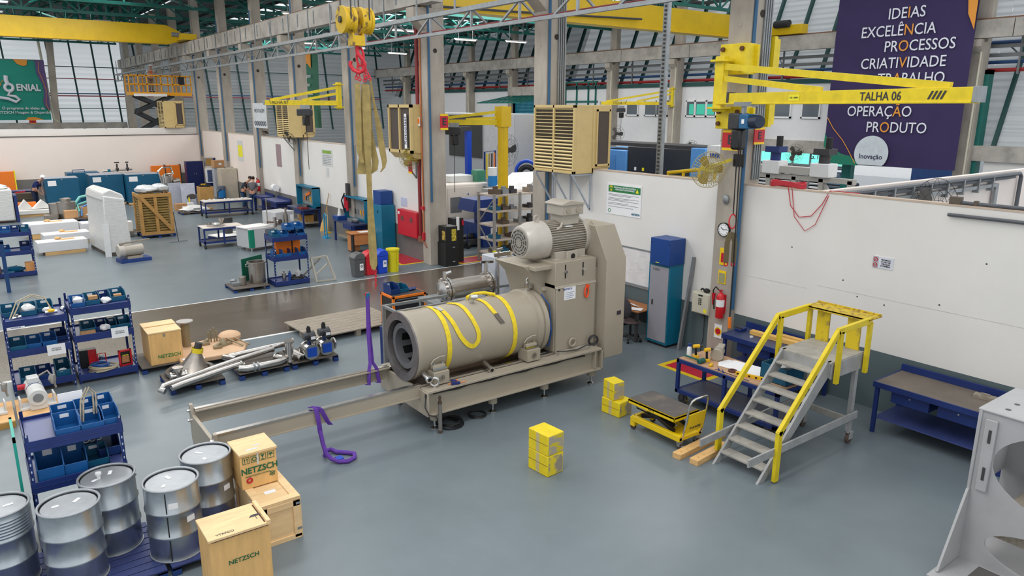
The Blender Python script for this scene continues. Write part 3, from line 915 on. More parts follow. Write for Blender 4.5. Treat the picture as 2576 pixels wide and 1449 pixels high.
# ---- evaporative air coolers
def cooler(x0, yc, z0, label, dx=1.22, dy=1.6, dz=1.66, lou=True, rz=0):
 t = thing('air_cooler', label, 'air cooler', (x0, yc, z0), rz, 'beige air coolers along the column row')
 hy = dy / 2
 q = MB()
 q.box(.06, -hy, 0, dx * .55, hy, dz); q.box(dx * .5, -hy - .02, .12, dx, hy + .02, dz)
 q.prism([(dx * .5, 0), (dx * .5, .14), (dx, .14), (dx * .92, .0)], 'y', -hy, hy)
 obj('case', q, beige, t, bevel=.012)
 fr = MB()
 for y in (-hy, -.03, hy - .06):
  fr.box(0, y, 0, .08, y + .06, dz)
 fr.box(0, -hy, 0, .08, hy, .07); fr.box(0, -hy, dz - .07, .08, hy, dz)
 obj('front_frame', fr, beige, t, bevel=.006)
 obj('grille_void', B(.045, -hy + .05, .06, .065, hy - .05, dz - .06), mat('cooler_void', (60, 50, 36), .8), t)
 lv = MB()
 n = 18
 for i in range(n):
  z = .1 + (dz - .2) * i / (n - 1)
  for a, b in ((-hy + .06, -.03), (.03, hy - .06)):
   lv.bar((.03, a, z), (.03, b, z), .06 if i < 9 else .03, .012 if i > 8 else .035, up=(.5, 0, .85))
 obj('louvre_slats', lv, mat('cooler_slat', (226, 204, 148), .5), t)
 for s_ in (-1,):
  q = MB(); y = s_ * (hy + .02)
  a, b = dx * .58, dx * .95
  for (xa, xb, za, zb) in ((a, b, .17, .22), (a, b, dz - .15, dz - .1), (a, a + .04, .17, dz - .1), (b - .04, b, .17, dz - .1)):
   q.box(xa, y - .03, za, xb, y, zb)
  obj('pad_frame', q, beige, t)
  obj('filter_pad', B(a + .04, y - .012, .22, b - .04, y + .001, dz - .15), mat('filter_brown', (84, 74, 68), .9, 0, .15, 30), t)
 return t
c1 = cooler(12.05, 14.5, 3.72, 'big beige air cooler with louvred front above the partition by the grinding mill')
for dy in (-.75, 0, .7):
 q = MB(); q.bar((.62, dy, -.05), (.62, dy, -.95), .035); q.bar((.02, dy, -.05), (.62, dy, -.92), .035); q.bar((0, dy, -.03), (.7, dy, -.03), .035)
 obj('bracket', q, mat('bracket_pale', (176, 184, 196), .5, .2), c1)
for x, y, z, lb in ((12.05, 33.9, 3.95, 'beige air cooler with louvred front behind the small yellow jib arm'), (10.6, 51.9, 3.98, 'beige air cooler standing on the rear wall beside the scissor lift'), (37.0, 27.9, 3.4, 'beige air cooler on the far wall behind the TALHA 06 chain hoist'), (24.5, 29.0, 3.55, 'small beige air cooler seen left of the big cooler behind the yellow pillar')):
 c2 = cooler(x, y, z, lb)
 if x < 13 and y < 40:
  q = MB(); q.bar((.62, 0, -.02), (.62, 0, -.8), .04); q.bar((0, 0, -.02), (.62, 0, -.8), .04)
  obj('bracket', q, galv, c2)
# cooler turned with its two filter pads to the camera
t = thing('air_cooler', 'beige air cooler with two brown filter pads beside the tall red pipe', 'air cooler', (12.1, 22.75, 3.8), 0, 'beige air coolers along the column row')
obj('case', B(.08, -.78, 0, 1.2, .8, 1.6), beige, t, bevel=.012)
q = MB()
for y in (-.8, -.03, .72):
 q.box(0, y, 0, .1, y + .08, 1.6)
q.box(0, -.8, 0, .1, .8, .1); q.box(0, -.8, 1.5, .1, .8, 1.6)
obj('pad_frame', q, beige, t)
q = MB(); q.box(.06, -.72, .1, .085, -.03, 1.5)
obj('filter_pad', q, mat('filter_brown', (84, 74, 68)), t)
q = MB(); q.box(.06, .05, .1, .085, .72, 1.5)
obj('filter_pad', q, mat('filter_brown', (84, 74, 68)), t)
obj('drip_tray', MB().prism([(.0, 0), (1.2, 0), (.9, -.2), (.2, -.2)], 'y', -.75, .75), beige, t)
q = MB(); q.bar((.62, 0, -.2), (.62, 0, -.9), .04); q.bar((0.1, 0, -.2), (.62, 0, -.9), .04)
obj('bracket', q, galv, t)
# ---- wall fans
def fan(loc, face, R, label, blade_m, cage_m, arm=None, wires=14, hubm=None):
 t = thing('wall_fan', label, 'fan', loc)
 f = Vector(face).normalized()
 a = f.orthogonal().normalized()
 b = f.cross(a)
 q = MB()
 for k in range(wires):
  th = 2 * PI * k / wires
  d = a * math.cos(th) + b * math.sin(th)
  q.tube([f * .09, f * .1 + d * R * .5, f * .05 + d * R * .9, d * R], .004, 4)
  q.tube([f * -.09, f * -.1 + d * R * .5, f * -.05 + d * R * .9, d * R], .004, 4)
 for rr, h in ((R, 0), (R * .7, .09), (R * .4, .1), (R * .7, -.09)):
  q.torus(f * h, rr, .006, f, 28, 5)
 obj('cage', q, cage_m, t)
 for k in range(3):
  th = 2 * PI * k / 3 + .5
  pts = []
  for (u, v) in ((.12, -.1), (.35, -.28), (.75, -.3), (.86, -.05), (.75, .2), (.4, .14), (.12, .08)):
   d = a * math.cos(th) + b * math.sin(th)
   e = -a * math.sin(th) + b * math.cos(th)
   pts.append(d * u * R + e * v * R + f * (v * .12))
  m = MB(); m.add([p + f * .004 for p in pts] + [p - f * .004 for p in pts], [tuple(range(7)), tuple(range(13, 6, -1))] + [(i, (i + 1) % 7, 7 + (i + 1) % 7, 7 + i) for i in range(7)])
  obj('blade', m, blade_m, t)
 obj('hub', MB().cyl(f * .06, f * -.02, R * .17, 16), hubm or blade_m, t)
 obj('motor', MB().cyl(f * -.03, f * -.25, R * .24, 16), hubm or cage_m, t, bevel=.02)
 if arm:
  obj('arm', MB().bar(f * -.2, Vector(arm), .05), hubm or cage_m, t)
 return t
fy = mat('fan_blade_amber', (150, 128, 52), .4)
fan((11.85, 9.42, 4.13), (-.45, -.85, -.1), .36, 'amber bladed fan in a round cage on the right-hand column', fy, mat('fan_cage_gold', (176, 160, 96), .4, .3), (.62, -.05, .18), 36, mat('fan_yellow', (206, 186, 30), .4))
fan((12.15, 22.2, 3.62), (-.75, -.6, -.25), .36, 'yellow fan on the red pipe column below the cooler with two filter pads', fy, mat('fan_cage_gold', (176, 160, 96)), (.4, -.2, .1), 20, mat('fan_yellow', (206, 186, 30)))
fan((16.5, 7.15, 3.15), (-.3, -1, 0), .75, 'large black wire fan peeking over the partition at the right', mat('fan_dark', (70, 66, 60), .5), black, (0, .3, 0), 16)
fb = mat('fan_dark', (70, 66, 60))
for loc, face, R, lb, arm in (((12.1, 33.3, 3.95), (-1, -.2, -.7), .38, 'dark fan tilted down below the louvred cooler on the left column row', (.4, 0, .5)), ((12.9, 39.3, 4.05), (-.8, -.5, -.3), .36, 'dark fan on a far column above the white partition', (.2, 0, .2)),
                             ((30.5, 31.0, 3.9), (-.7, -.7, 0), .45, 'dark fan right of the big cooler against the white office wall', (.4, .4, 0)), ((20.9, 28.5, 3.35), (.2, -1, 0), .75, 'large dark fan behind the column with the E sign', (0, .4, 0)), ((36, 23.0, 3.0), (-.5, -.8, 0), .5, 'dark fan under the far cooler left of the purple banner', (2, 1, .1)), ((30.2, 25.2, 3.4), (-.6, -.8, 0), .33, 'small black fan near the galvanised post before the office wall', (.3, .3, 0))):
 fan(loc, face, R, lb, fb, fb, arm, 14)
# ---- scissor lift behind the rear wall
sl = thing('scissor_lift', 'yellow scissor lift platform raised on black arms behind the rear wall', 'scissor lift', (11, 54.5, 0), w=True)
xa, xb, ya, yb = 9.3, 12.3, 53.8, 55.1
zp = 6.0
q = MB(); q.box(xa, ya, zp, xb, yb, zp + .2); q.box(xb - .6, ya - .05, zp - .02, xb + .75, yb, zp + .2)
obj('platform', q, lift_y, sl)
obj('side_strip', B(xa + .2, ya - .02, zp - .06, xb - .8, ya, zp + .1), paper, sl)
q = MB()
for y in (ya, yb):
 for z in (zp + .7, zp + 1.25):
  q.bar((xa, y, z), (xb + .75, y, z), .07)
 for x in (xa, xa + .55, xa + 1.05, xa + 1.9, xa + 2.6, xb + .1, xb + .75):
  q.bar((x, y, zp + .2), (x, y, zp + 1.28), .07)
for x in (xa, xb + .75):
 for z in (zp + .7, zp + 1.25):
  q.bar((x, ya, z), (x, yb, z), .07)
obj('guard_rail', q, lift_y, sl)
q = MB(); q.box(xb, ya - .04, zp + .7, xb + .35, ya + .2, zp + 1.2)
obj('control_box', q, dark, sl)
sc = mat('scissor_dark', (52, 56, 60), .5, .3)
xm, hw = (xa + xb) / 2, 1.15
zs = [.9, 2.3, 3.65, 4.95, 6.0]
for y in (ya + .2, yb - .2):
 for k in range(4):
  q = MB(); q.bar((xm - hw, y, zs[k]), (xm + hw, y, zs[k + 1]), .14, .24); obj('scissor_arm', q, sc, sl)
  q = MB(); q.bar((xm + hw, y + .1, zs[k]), (xm - hw, y + .1, zs[k + 1]), .14, .24); obj('scissor_arm', q, sc, sl)
obj('chassis', B(xa, ya, .35, xb, yb, .95), lift_y, sl)
for x in (xa + .4, xb - .4):
 for y in (ya, yb):
  obj('wheel', MB().cyl((x, y - .1, .28), (x, y + .1, .28), .28, 18), dark, sl)
# ---- banners
bp_ = mat('banner_purple', (66, 56, 92), .85, 0, .05, .6, spec=.15)
bg_ = mat('banner_green', (22, 122, 96), .7, 0, .03)
def cloth(name, corners, m, parent, nx=28, nz=20, amp=.05, fr=9):
 """slightly rippled cloth between four corners (bottom-left, bottom-right, top-right, top-left)"""
 bl, br, tr, tl = [Vector(c) for c in corners]
 n = (br - bl).cross(tl - bl).normalized()
 q = MB()
 vs = []
 for j in range(nz + 1):
  for i in range(nx + 1):
   u, v = i / nx, j / nz
   p = (bl * (1 - u) + br * u) * (1 - v) + (tl * (1 - u) + tr * u) * v
   vs.append(p + n * amp * math.sin(u * fr + v * 2.2) * (.4 + .6 * math.sin(v * 5 + u * 3)))
 fs = [(j * (nx + 1) + i, j * (nx + 1) + i + 1, (j + 1) * (nx + 1) + i + 1, (j + 1) * (nx + 1) + i) for j in range(nz) for i in range(nx)]
 q.add(vs, fs)
 return obj(name, q, m, parent, smooth=180)
bn = thing('hanging_banner', 'large purple banner listing words in white with orange letters, upper right', 'banner', (37, 18.8, 2.5), w=True)
YL, YR = 22.05, 15.4
cloth('cloth', [(37.2, YL, 2.5), (37.2, YR, 2.55), (37.2, YR, 12), (37.2, YL, 12)], bp_, bn, amp=.04)
rows = [('IDEIAS', 3, 18.50, 9.78), ('EXCELÊNCIA', 6, 18.85, 9.0), ('PROCESSOS', 2, 17.75, 8.27), ('CRIATIVIDADE', 6, 18.45, 7.5), ('TRABALHO', 2, 17.95, 6.76), ('SERVIÇOS', 5, 18.7, 5.98), ('OPERAÇÃO', 6, 19.3, 5.2), ('PRODUTO', 2, 18.35, 4.43)]
SZ = .72
for w_, oi, yc, z in rows:
 # letters before, the orange letter, letters after
 pre, mid, suf = w_[:oi], w_[oi], w_[oi + 1:]
 tm = text('lettering', w_, SZ, (37.1, yc, z), (0, -1, 0), (0, 0, 1), txt_w, bn, bold=.004, sx=.86)
 if pre:
  c = bpy.data.curves.new('m', 'FONT'); c.body, c.size = w_, SZ
 # recolour the accented letter by splitting its faces into a second material
 me = tm.data
 me.materials.append(txt_o)
 # measure advance widths with small curves
 def width(s):
  cc = bpy.data.curves.new('m', 'FONT'); cc.body, cc.size, cc.align_x = s, SZ, 'LEFT'
  oo = bpy.data.objects.new('m', cc); mm = bpy.data.meshes.new_from_object(oo)
  xs = [v.co.x for v in mm.vertices] or [0]
  bpy.data.objects.remove(oo); bpy.data.meshes.remove(mm)
  return max(xs) - min(xs)
 total = width(w_)
 a = width(pre) if pre else 0
 b = width(pre + mid)
 ys = [v.co.y for v in me.vertices]
 y1, y0 = max(ys), min(ys)
 k = (y1 - y0) / total
 lo, hi = y1 - (b + .02) * k, y1 - (a + .02) * k
 for p in me.polygons:
  cy = sum(me.vertices[v].co.y for v in p.vertices) / len(p.vertices)
  if lo <= cy <= hi:
   p.material_index = 1
q = MB(); q.lathe([(.02, 0), (.88, 0)], (37.1, 19.42, 3.15), (-1, 0, 0), 40)
disc = MB()
dp = [(19.42 + .88 * math.cos(t), max(2.56, 3.15 + .88 * math.sin(t))) for t in [2 * PI * i / 40 for i in range(40)]]
disc.prism([(y, z) for y, z in dp], 'x', 37.09, 37.1)
obj('disc', disc, mat('banner_pale', (208, 216, 222), .7), bn)
text('lettering', 'Inovação', .34, (37.08, 19.42, 2.98), (0, -1, 0), (0, 0, 1), mat('ink_purple', (56, 52, 84)), bn, bold=.012)
gp = MB(); gp.prism([(22.05, 2.5), (22.02, 4.1), (21.6, 3.35), (21.0, 3.05), (20.5, 2.95), (20.2, 2.75), (20.05, 2.5)], 'x', 37.09, 37.11)
obj('green_corner', gp, bg_, bn)
ol = MB(); ol.tube([(37.08, y, z) for y, z in ((21.98, 4.9), (21.6, 4.35), (21.0, 3.75), (20.6, 3.2), (20.2, 2.6))], .018, 6)
obj('orange_line', ol, txt_o, bn)
oc = MB(); oc.prism([(15.42, 10.2), (15.42, 8.8), (15.75, 9.5), (15.85, 10.3), (15.7, 10.9)], 'x', 37.09, 37.11)
obj('orange_patch', oc, txt_o, bn)
ds = MB()
random.seed(3)
for k in range(26):
 y, z = random.uniform(20.7, 22), random.uniform(2.6, 4.2)
 if z - 2.5 < (y - 20.0) * .75:
  ds.box(37.07, y, z, 37.085, y + .03, z + .03)
obj('dots', ds, txt_o, bn)
obj('rod', MB().cyl((37.2, YL, 12), (37.2, YR, 12), .05, 8), galv, bn)
bn = thing('hanging_banner', 'green banner with a white snake-tailed letter and ENIAL, upper left', 'banner', (5, 75, 4.3), w=True)
gb = mat('banner_teal', (20, 142, 124), .65, 0, .05, .5)
cloth('cloth', [(1.5, 75, 4.12), (6.65, 75, 4.14), (6.65, 75, 9.0), (1.5, 75, 9.0)], gb, bn, amp=.03)
q = MB(); q.prism([(6.0, 9.0), (6.02, 7.9), (6.35, 7.0), (6.35, 6.2), (6.2, 5.7), (6.35, 5.1), (6.66, 4.9), (6.66, 9.0)], 'y', 74.9, 74.93)
obj('purple_wave', q, mat('banner_violet', (96, 78, 128), .7), bn)
q = MB(); q.prism([(4.5, 9.0), (4.75, 8.65), (5.1, 8.5), (5.4, 8.55), (5.5, 9.0)], 'y', 74.9, 74.93); q.prism([(4.75, 4.14), (5.0, 4.36), (5.5, 4.38), (6.1, 4.14)], 'y', 74.9, 74.93)
obj('orange_patch', q, txt_o, bn)
q = MB(); q.tube([(6.3, 74.88, 8.9), (6.2, 74.88, 8.2), (6.4, 74.88, 7.4), (6.55, 74.88, 6.6), (6.4, 74.88, 5.5), (6.6, 74.88, 4.8)], .02, 6)
obj('orange_line', q, txt_o, bn)
bx = 2.95
q = MB(); q.torus((bx + .15, 74.88, 7.05), .3, .035, (0, 1, 0), 20, 6); q.box(bx + .03, 74.86, 6.45, bx + .27, 74.9, 6.75)
for th in (.4, 1.1, 1.9):
 q.bar((bx + .15 + .42 * math.cos(th), 74.88, 7.05 + .42 * math.sin(th)), (bx + .15 + .58 * math.cos(th), 74.88, 7.05 + .58 * math.sin(th)), .05)
obj('bulb_mark', q, txt_o, bn)
q = MB()
q.torus((3.95, 74.88, 6.75), .28, .12, (0, 1, 0), 20, 8)
q.tube([(3.85, 74.88, 7.7), (3.82, 74.88, 7.35), (3.9, 74.88, 7.0)], .16, 8)
q.tube([(4.05, 74.88, 6.45), (3.8, 74.88, 6.15), (4.3, 74.88, 6.05), (4.55, 74.88, 5.8), (4.3, 74.88, 5.6), (3.8, 74.88, 5.85), (3.2, 74.88, 5.95)], .12, 8)
obj('letter_mark', q, txt_w, bn)
text('lettering', 'ENIAL', .74, (5.3, 74.88, 6.75), (1, 0, 0), (0, 0, 1), txt_w, bn, bold=.03, sx=.86)
text('lettering', 'O programa de ideias da', .3, (4.75, 74.88, 5.1), (1, 0, 0), (0, 0, 1), txt_w, bn, bold=.01)
text('lettering', 'NETZSCH Moagem & Dispersão', .29, (4.7, 74.88, 4.75), (1, 0, 0), (0, 0, 1), txt_w, bn, bold=.01)
obj('rod', MB().cyl((1.5, 75, 9.0), (6.65, 75, 9.0), .04, 8), galv, bn)
bn = thing('hanging_banner', 'narrow green banner hanging behind the small yellow jib crane', 'banner', (14, 35, 4.3), w=True)
cloth('cloth', [(14, 36.35, 4.3), (14, 34.06, 4.34), (14, 34.2, 7.75), (14, 36.28, 7.75)], mat('banner_moss', (44, 108, 86), .7, 0, .05), bn, amp=.04)
q = MB(); q.prism([(36.3 + .0 + .28 * math.cos(t), 7.15 + .5 * math.sin(t)) for t in [2 * PI * i / 24 for i in range(24)]], 'x', 13.92, 13.94)
obj('disc', q, mat('banner_pale', (208, 216, 222)), bn)
q = MB(); q.prism([(35.9, 7.75), (35.7, 7.4), (35.2, 7.3), (34.85, 7.1), (34.8, 7.75)], 'x', 13.92, 13.94)
obj('orange_patch', q, txt_o, bn)
for z, s_ in ((6.75, 'projetos'), (5.95, 'criatividade'), (5.7, 'inovação'), (6.35, 'ideias')):
 text('lettering', s_, .26, (13.9, 35.3, z), (0, -1, 0), (0, 0, 1), txt_w, bn)
obj('rod', MB().cyl((14, 36.3, 7.75), (14, 34.2, 7.75), .03, 8), galv, bn)
# ---- signs on walls and columns (board + writing)
def wsign(name, y0, y1, z0, z1, x, label, bm, cat='sign', grp=None):
 t = thing(name, label, cat, (x, (y0 + y1) / 2, z0), 0, grp, w=True)
 obj('board', B(x, y1, z0, x + .012, y0, z1), bm, t)
 return t
RD, UPZ = (0, -1, 0), (0, 0, 1)
t = wsign('notice_board', 13.18, 12.02, 2.77, 3.53, XW - .015, 'large white safety notice with green NR 10 heading on the partition', paper)
obj('heading', B(XW - .02, 12.05, 3.32, XW - .015, 13.12, 3.48), grn_t, t)
text('lettering', 'NR\n10', .075, (XW - .022, 13.03, 3.4), RD, UPZ, mat('ltr_yellow', (238, 220, 40)), t, bold=.03)
text('lettering', 'SEGURANÇA EM INSTALAÇÕES E\nSERVIÇOS EM ELETRICIDADE', .05, (XW - .022, 12.56, 3.41), RD, UPZ, txt_w, t, bold=.02)
q = MB(); q.prism([(12.2, 3.35), (12.1, 3.35), (12.15, 3.45)], 'x', XW - .022, XW - .02)
obj('warning_triangle', q, mat('ltr_yellow', (238, 220, 40)), t)
q = MB()
random.seed(5)
for k in range(11):
 if k in (2, 6, 9):
  continue
 q.box(XW - .018, 12.1 + random.uniform(0, .35) * (k % 3 == 1), 3.26 - k * .03, XW - .015, 13.12, 3.268 - k * .03)
obj('text_lines', q, mat('ink_grey', (110, 112, 120)), t)
obj('round_mark', MB().torus((XW - .016, 13.07, 2.86), .04, .007, (1, 0, 0), 20, 6), grn_t, t)
text('lettering', 'NETZSCH', .06, (XW - .022, 12.18, 2.84), RD, UPZ, teal, t, bold=.03)
t = wsign('notice_board', 6.39, 6.03, 2.59, 2.795, XW - .012, 'small white no-phone no-camera sign on the right partition', mat('sign_lilac', (214, 216, 226), .6))
obj('side_panel', B(XW - .015, 6.29, 2.59, XW - .012, 6.39, 2.795), mat('sign_grey', (176, 174, 182), .6), t)
for z in (2.74, 2.645):
 q = MB(); q.torus((XW - .017, 6.34, z), .033, .006, (1, 0, 0), 18, 6); q.bar((XW - .017, 6.318, z + .022), (XW - .017, 6.362, z - .022), .006)
 obj('prohibition_ring', q, red, t)
text('lettering', 'PROIBIDO\nO USO DE\nCELULAR\nE CÂMERA', .036, (XW - .016, 6.16, 2.69), RD, UPZ, ink, t, bold=.015)
t = wsign('notice_board', 31.15, 30.0, 2.82, 3.52, XW - .012, 'white notice with green heading on the partition behind the slings', mat('sheet_grey', (206, 208, 208)))
obj('heading', B(XW - .016, 30.1, 3.35, XW - .012, 31.05, 3.48), mat('head_green', (128, 168, 60)), t)
q = MB()
for k in range(6):
 q.box(XW - .016, 30.15, 3.25 - k * .07, XW - .012, 31.05, 3.265 - k * .07)
obj('text_lines', q, mat('ink_grey', (110, 112, 120)), t)
wsign('paper_sheet', 30.75, 30.45, 2.35, 2.75, XW - .008, 'small grey sheet pinned under the green-headed notice', mat('sheet_grey', (206, 208, 208)), 'paper')
t = wsign('paper_sheet', 23.95, 23.5, 1.8, 2.12, XW - .01, 'pale blue framed sheet above the red hose cabinet', mat('sheet_blue', (190, 196, 220)), 'paper')
t = wsign('notice_board', 43.4, 42.4, 2.3, 3.45, XW - .01, 'yellow and white notice on the rear partition above the carton on the locker', mat('sheet_grey', (206, 208, 208)))
obj('panel', B(XW - .014, 42.5, 2.55, XW - .01, 43.3, 3.2), mat('label_yellow', (238, 228, 40)), t)
wsign('paper_sheet', 37.0, 36.3, 2.4, 3.5, XW - .01, 'narrow grey and maroon notice on the partition left of the fan', mat('sheet_maroon', (150, 128, 134)), 'paper')
t = wsign('notice_board', 38.75, 36.7, 4.27, 5.48, 12.28, 'white MONTAGEM sign board hung on a column at the left', mat('sign_pale', (196, 200, 204), .6))
text('lettering', 'MONTAGEM', .27, (12.27, 37.75, 5.1), RD, UPZ, mat('ink_grey', (110, 112, 120)), t)
q = MB()
for k in range(6):
 q.torus((12.27, 36.95 + k * .3, 4.5), .1, .025, (1, 0, 0), 12, 5)
obj('pictogram', q, mat('ink_grey', (110, 112, 120)), t)
def esign(x, y0, y1, z0, z1, label, along='y'):
 t = thing('extinguisher_sign', label, 'sign', (x, (y0 + y1) / 2, z0), w=True)
 h = z1 - z0
 if along == 'y':
  obj('board', B(x, y1, z0, x + .02, y0, z1), mat('sign_red', (190, 26, 40), .5), t)
  q = MB(); q.box(x - .002, y1, z0, x, y0, z0 + h * .13); q.box(x - .002, y1, z1 - h * .13, x, y0, z1)
  obj('yellow_band', q, mat('sign_yellow', (240, 200, 16), .5), t)
  text('lettering', 'E', h * .62, (x - .004, (y0 + y1) / 2, z0 + h * .5), RD, UPZ, ink, t, bold=.03)
 else:
  obj('board', B(y1, x, z0, y0, x + .02, z1), mat('sign_red', (190, 26, 40), .5), t)
  q = MB(); q.box(y1, x - .002, z0, y0, x, z0 + h * .13); q.box(y1, x - .002, z1 - h * .13, y0, x, z1)
  obj('yellow_band', q, mat('sign_yellow', (240, 200, 16), .5), t)
  text('lettering', 'E', h * .62, ((y0 + y1) / 2, x - .004, z0 + h * .5), (1, 0, 0), UPZ, ink, t, bold=.03)
 return t
esign(12.3, 9.5, 9.12, 4.5, 4.9, 'red and yellow E extinguisher sign on the right-hand column behind the hoist')
esign(21.3, 13.16, 12.86, 4.58, 5.1, 'red and yellow E extinguisher sign standing out from the middle column', 'x')
esign(8.98, 12.95, 12.62, 4.62, 4.95, 'second red and yellow E sign turned sideways on the right-hand column', 'x')
esign(12.3, 22.55, 22.3, 3.1, 3.6, 'small red sign below the yellow fan beside the tall red pipe')
esign(74.8, 5.5, 5.0, 3.85, 4.15, 'tiny red and yellow sign on the ledge under the green banner', 'x')
t = wsign('yellow_plate', 23.3, 22.5, 5.35, 5.7, 13.6, 'yellow capacity plate above the cooler with two filter pads', mat('sign_yellow', (240, 200, 16)), 'plate')
t = thing('wall_clock', 'round white wall clock with black rim on the right-hand column', 'clock', (12.5, 9.45, 2.87), w=True)
obj('rim', MB().lathe([(.13, 0), (.13, .05), (.145, .055), (.145, 0)], (12.53, 9.45, 2.87), (-1, 0, 0), 28), black, t)
obj('dial', MB().cyl((12.53, 9.45, 2.87), (12.485, 9.45, 2.87), .128, 28), paper, t)
q = MB()
for k in range(12):
 th = k * PI / 6
 q.bar((12.482, 9.45 + .095 * math.cos(th), 2.87 + .095 * math.sin(th)), (12.482, 9.45 + .115 * math.cos(th), 2.87 + .115 * math.sin(th)), .008)
obj('hour_marks', q, ink, t)
q = MB(); q.bar((12.48, 9.45, 2.87), (12.48, 9.51, 2.91), .01); obj('hour_hand', q, ink, t)
q = MB(); q.bar((12.48, 9.45, 2.87), (12.48, 9.36, 2.885), .007); obj('minute_hand', q, ink, t)
# ================================================================ GRINDING MILL
ml = thing('grinding_mill', 'large taupe horizontal grinding mill with open vessel and motor on top', 'machine', (7.5, 10.7, 0), w=True)
YF, YB = 9.95, 11.45
q = MB()
for y, s_ in ((YF, 1), (YB, -1)):
 q.box(5.62, y, .34, 9.55, y + .02 * s_, .74) if s_ > 0 else q.box(5.62, y - .02, .34, 9.55, y, .74)
q.box(5.62, YF - .1, .32, 9.55, YF + .12, .35); q.box(5.62, YF - .1, .72, 9.55, YF + .16, .76)
q.box(5.62, YB - .14, .32, 9.55, YB + .1, .35); q.box(5.62, YB - .16, .72, 9.55, YB + .1, .76)
q.box(5.6, YF - .1, .32, 5.64, YB + .1, .74); q.box(9.52, YF - .1, .32, 9.56, YB + .1, .76)
q.box(9.36, YF - .1, .35, 9.38, YF, .73)
obj('base_frame', q, taupe, ml, bevel=.006)
q = MB(); q.box(5.66, YF + .18, .52, 8.5, YB - .18, .56)
obj('drip_pan', q, mat('pan_brown', (112, 92, 72), .35, .2, .2), ml)
q = MB(); q.box(5.62, YF + .17, .76, 8.55, YF + .24, .8)
obj('slide_rail', q, steel, ml)
q = MB(); q.box(5.62, YB - .24, .76, 8.55, YB - .17, .8)
obj('slide_rail', q, steel, ml)
q = MB(); q.tube([(5.75 + i * .24, YF - .05 + .01 * (i % 2), .70 - .012 * (i % 3)) for i in range(15)], .022, 6)
obj('cable_harness', q, mat('harness_black', (48, 46, 44), .6), ml)
for x in (5.85, 7.05, 8.24, 9.44):
 for y in (YF + .1, YB - .1):
  l = obj('leveling_foot', MB().cyl((x, y, .16), (x, y, .33), .085, 20), taupe, ml, bevel=.005)
  obj('spindle', MB().cyl((x, y, .03), (x, y, .17), .022, 10), chrome, l)
  obj('foot_plate', MB().lathe([(.075, 0), (.075, .012), (.03, .045)], (x, y, 0), (0, 0, 1), 20), chrome, l)
# extension slide frame: two channels and an end plate
q = MB()
for y, s_ in ((10.13, 1), (11.27, -1)):
 q.box(2.33, y - .015, .6, 5.62, y + .015, .8); q.box(2.33, y - .02, .78, 5.62, y + .09 * s_ if s_ > 0 else y + .02, .8) if s_ > 0 else q.box(2.33, y - .09, .78, 5.62, y + .02, .8)
 q.box(2.33, y - .05, .585, 5.62, y + .03, .6)
obj('extension_channel', q, taupe, ml)
q = MB()
q.box(2.33, 10.1, .8, 5.62, 10.18, .82); q.box(2.33, 11.22, .8, 5.62, 11.3, .82)
obj('extension_rail', q, steel, ml)
q = MB(); q.prism([(10.0, .86), (10.0, .3), (10.2, .02), (11.2, .02), (11.4, .3), (11.4, .86), (11.32, .86), (11.25, .72), (10.15, .72), (10.08, .86)], 'x', 2.28, 2.33)
obj('end_plate', q, taupe, ml)
q = MB()
for y in (11.36, 10.05):
 for z in (.76, .6):
  q.cyl((2.24, y, z), (2.28, y, z), .022, 6)
obj('bolt', q, chrome, ml)
# vessel
VY, VZ = 10.7, 1.33
q = MB()
prof = [(.465, .02), (.595, .02), (.6, .03), (.6, .12), (.585, .16), (.585, 2.56), (.63, 2.58), (.63, 2.66), (.6, 2.67), (.6, 2.7), (.63, 2.71), (.63, 2.8), (.5, 2.8)]
q.lathe([(.47, .02)] + prof, (5.58, VY, VZ), (1, 0, 0), 72, False, True)
ves = obj('vessel', q, taupe, ml)
q = MB(); q.lathe([(.462, .7), (.462, 0), (.598, 0), (.6, .03)], (5.58, VY, VZ), (1, 0, 0), 72, False, False)
obj('face_ring', q, mat('machined_ring', (122, 116, 116), .4, .5, .15, 6), ves)
lin_m = mat('liner_grey', (112, 112, 116), .5, .2, .08)
q = MB(); q.lathe([(.4, .9), (.4, .07), (.31, .07), (.31, .9)], (5.58, VY, VZ), (1, 0, 0), 56, False, False)
q.lathe([(.31, .9), (.01, .9)], (5.58, VY, VZ), (1, 0, 0), 40, False, True)
obj('rotor_cage', q, lin_m, ves)
q = MB()
for k in range(8):
 th = 2 * PI * k / 8 + .2
 for x in (.2, .52):
  M_ = Matrix.Translation((5.58 + x, VY, VZ)) @ Matrix.Rotation(th, 4, 'X')
  q.box(0, -.07, -.312, .2, .07, -.3, M_)
obj('cage_slot', q, black, ves)
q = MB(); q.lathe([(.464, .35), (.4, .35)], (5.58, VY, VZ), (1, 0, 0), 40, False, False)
obj('bore_shadow_plate', q, mat('bore_shade', (56, 44, 40), .6), ves)  # dark ring: the shade of the bore gap put into its colour
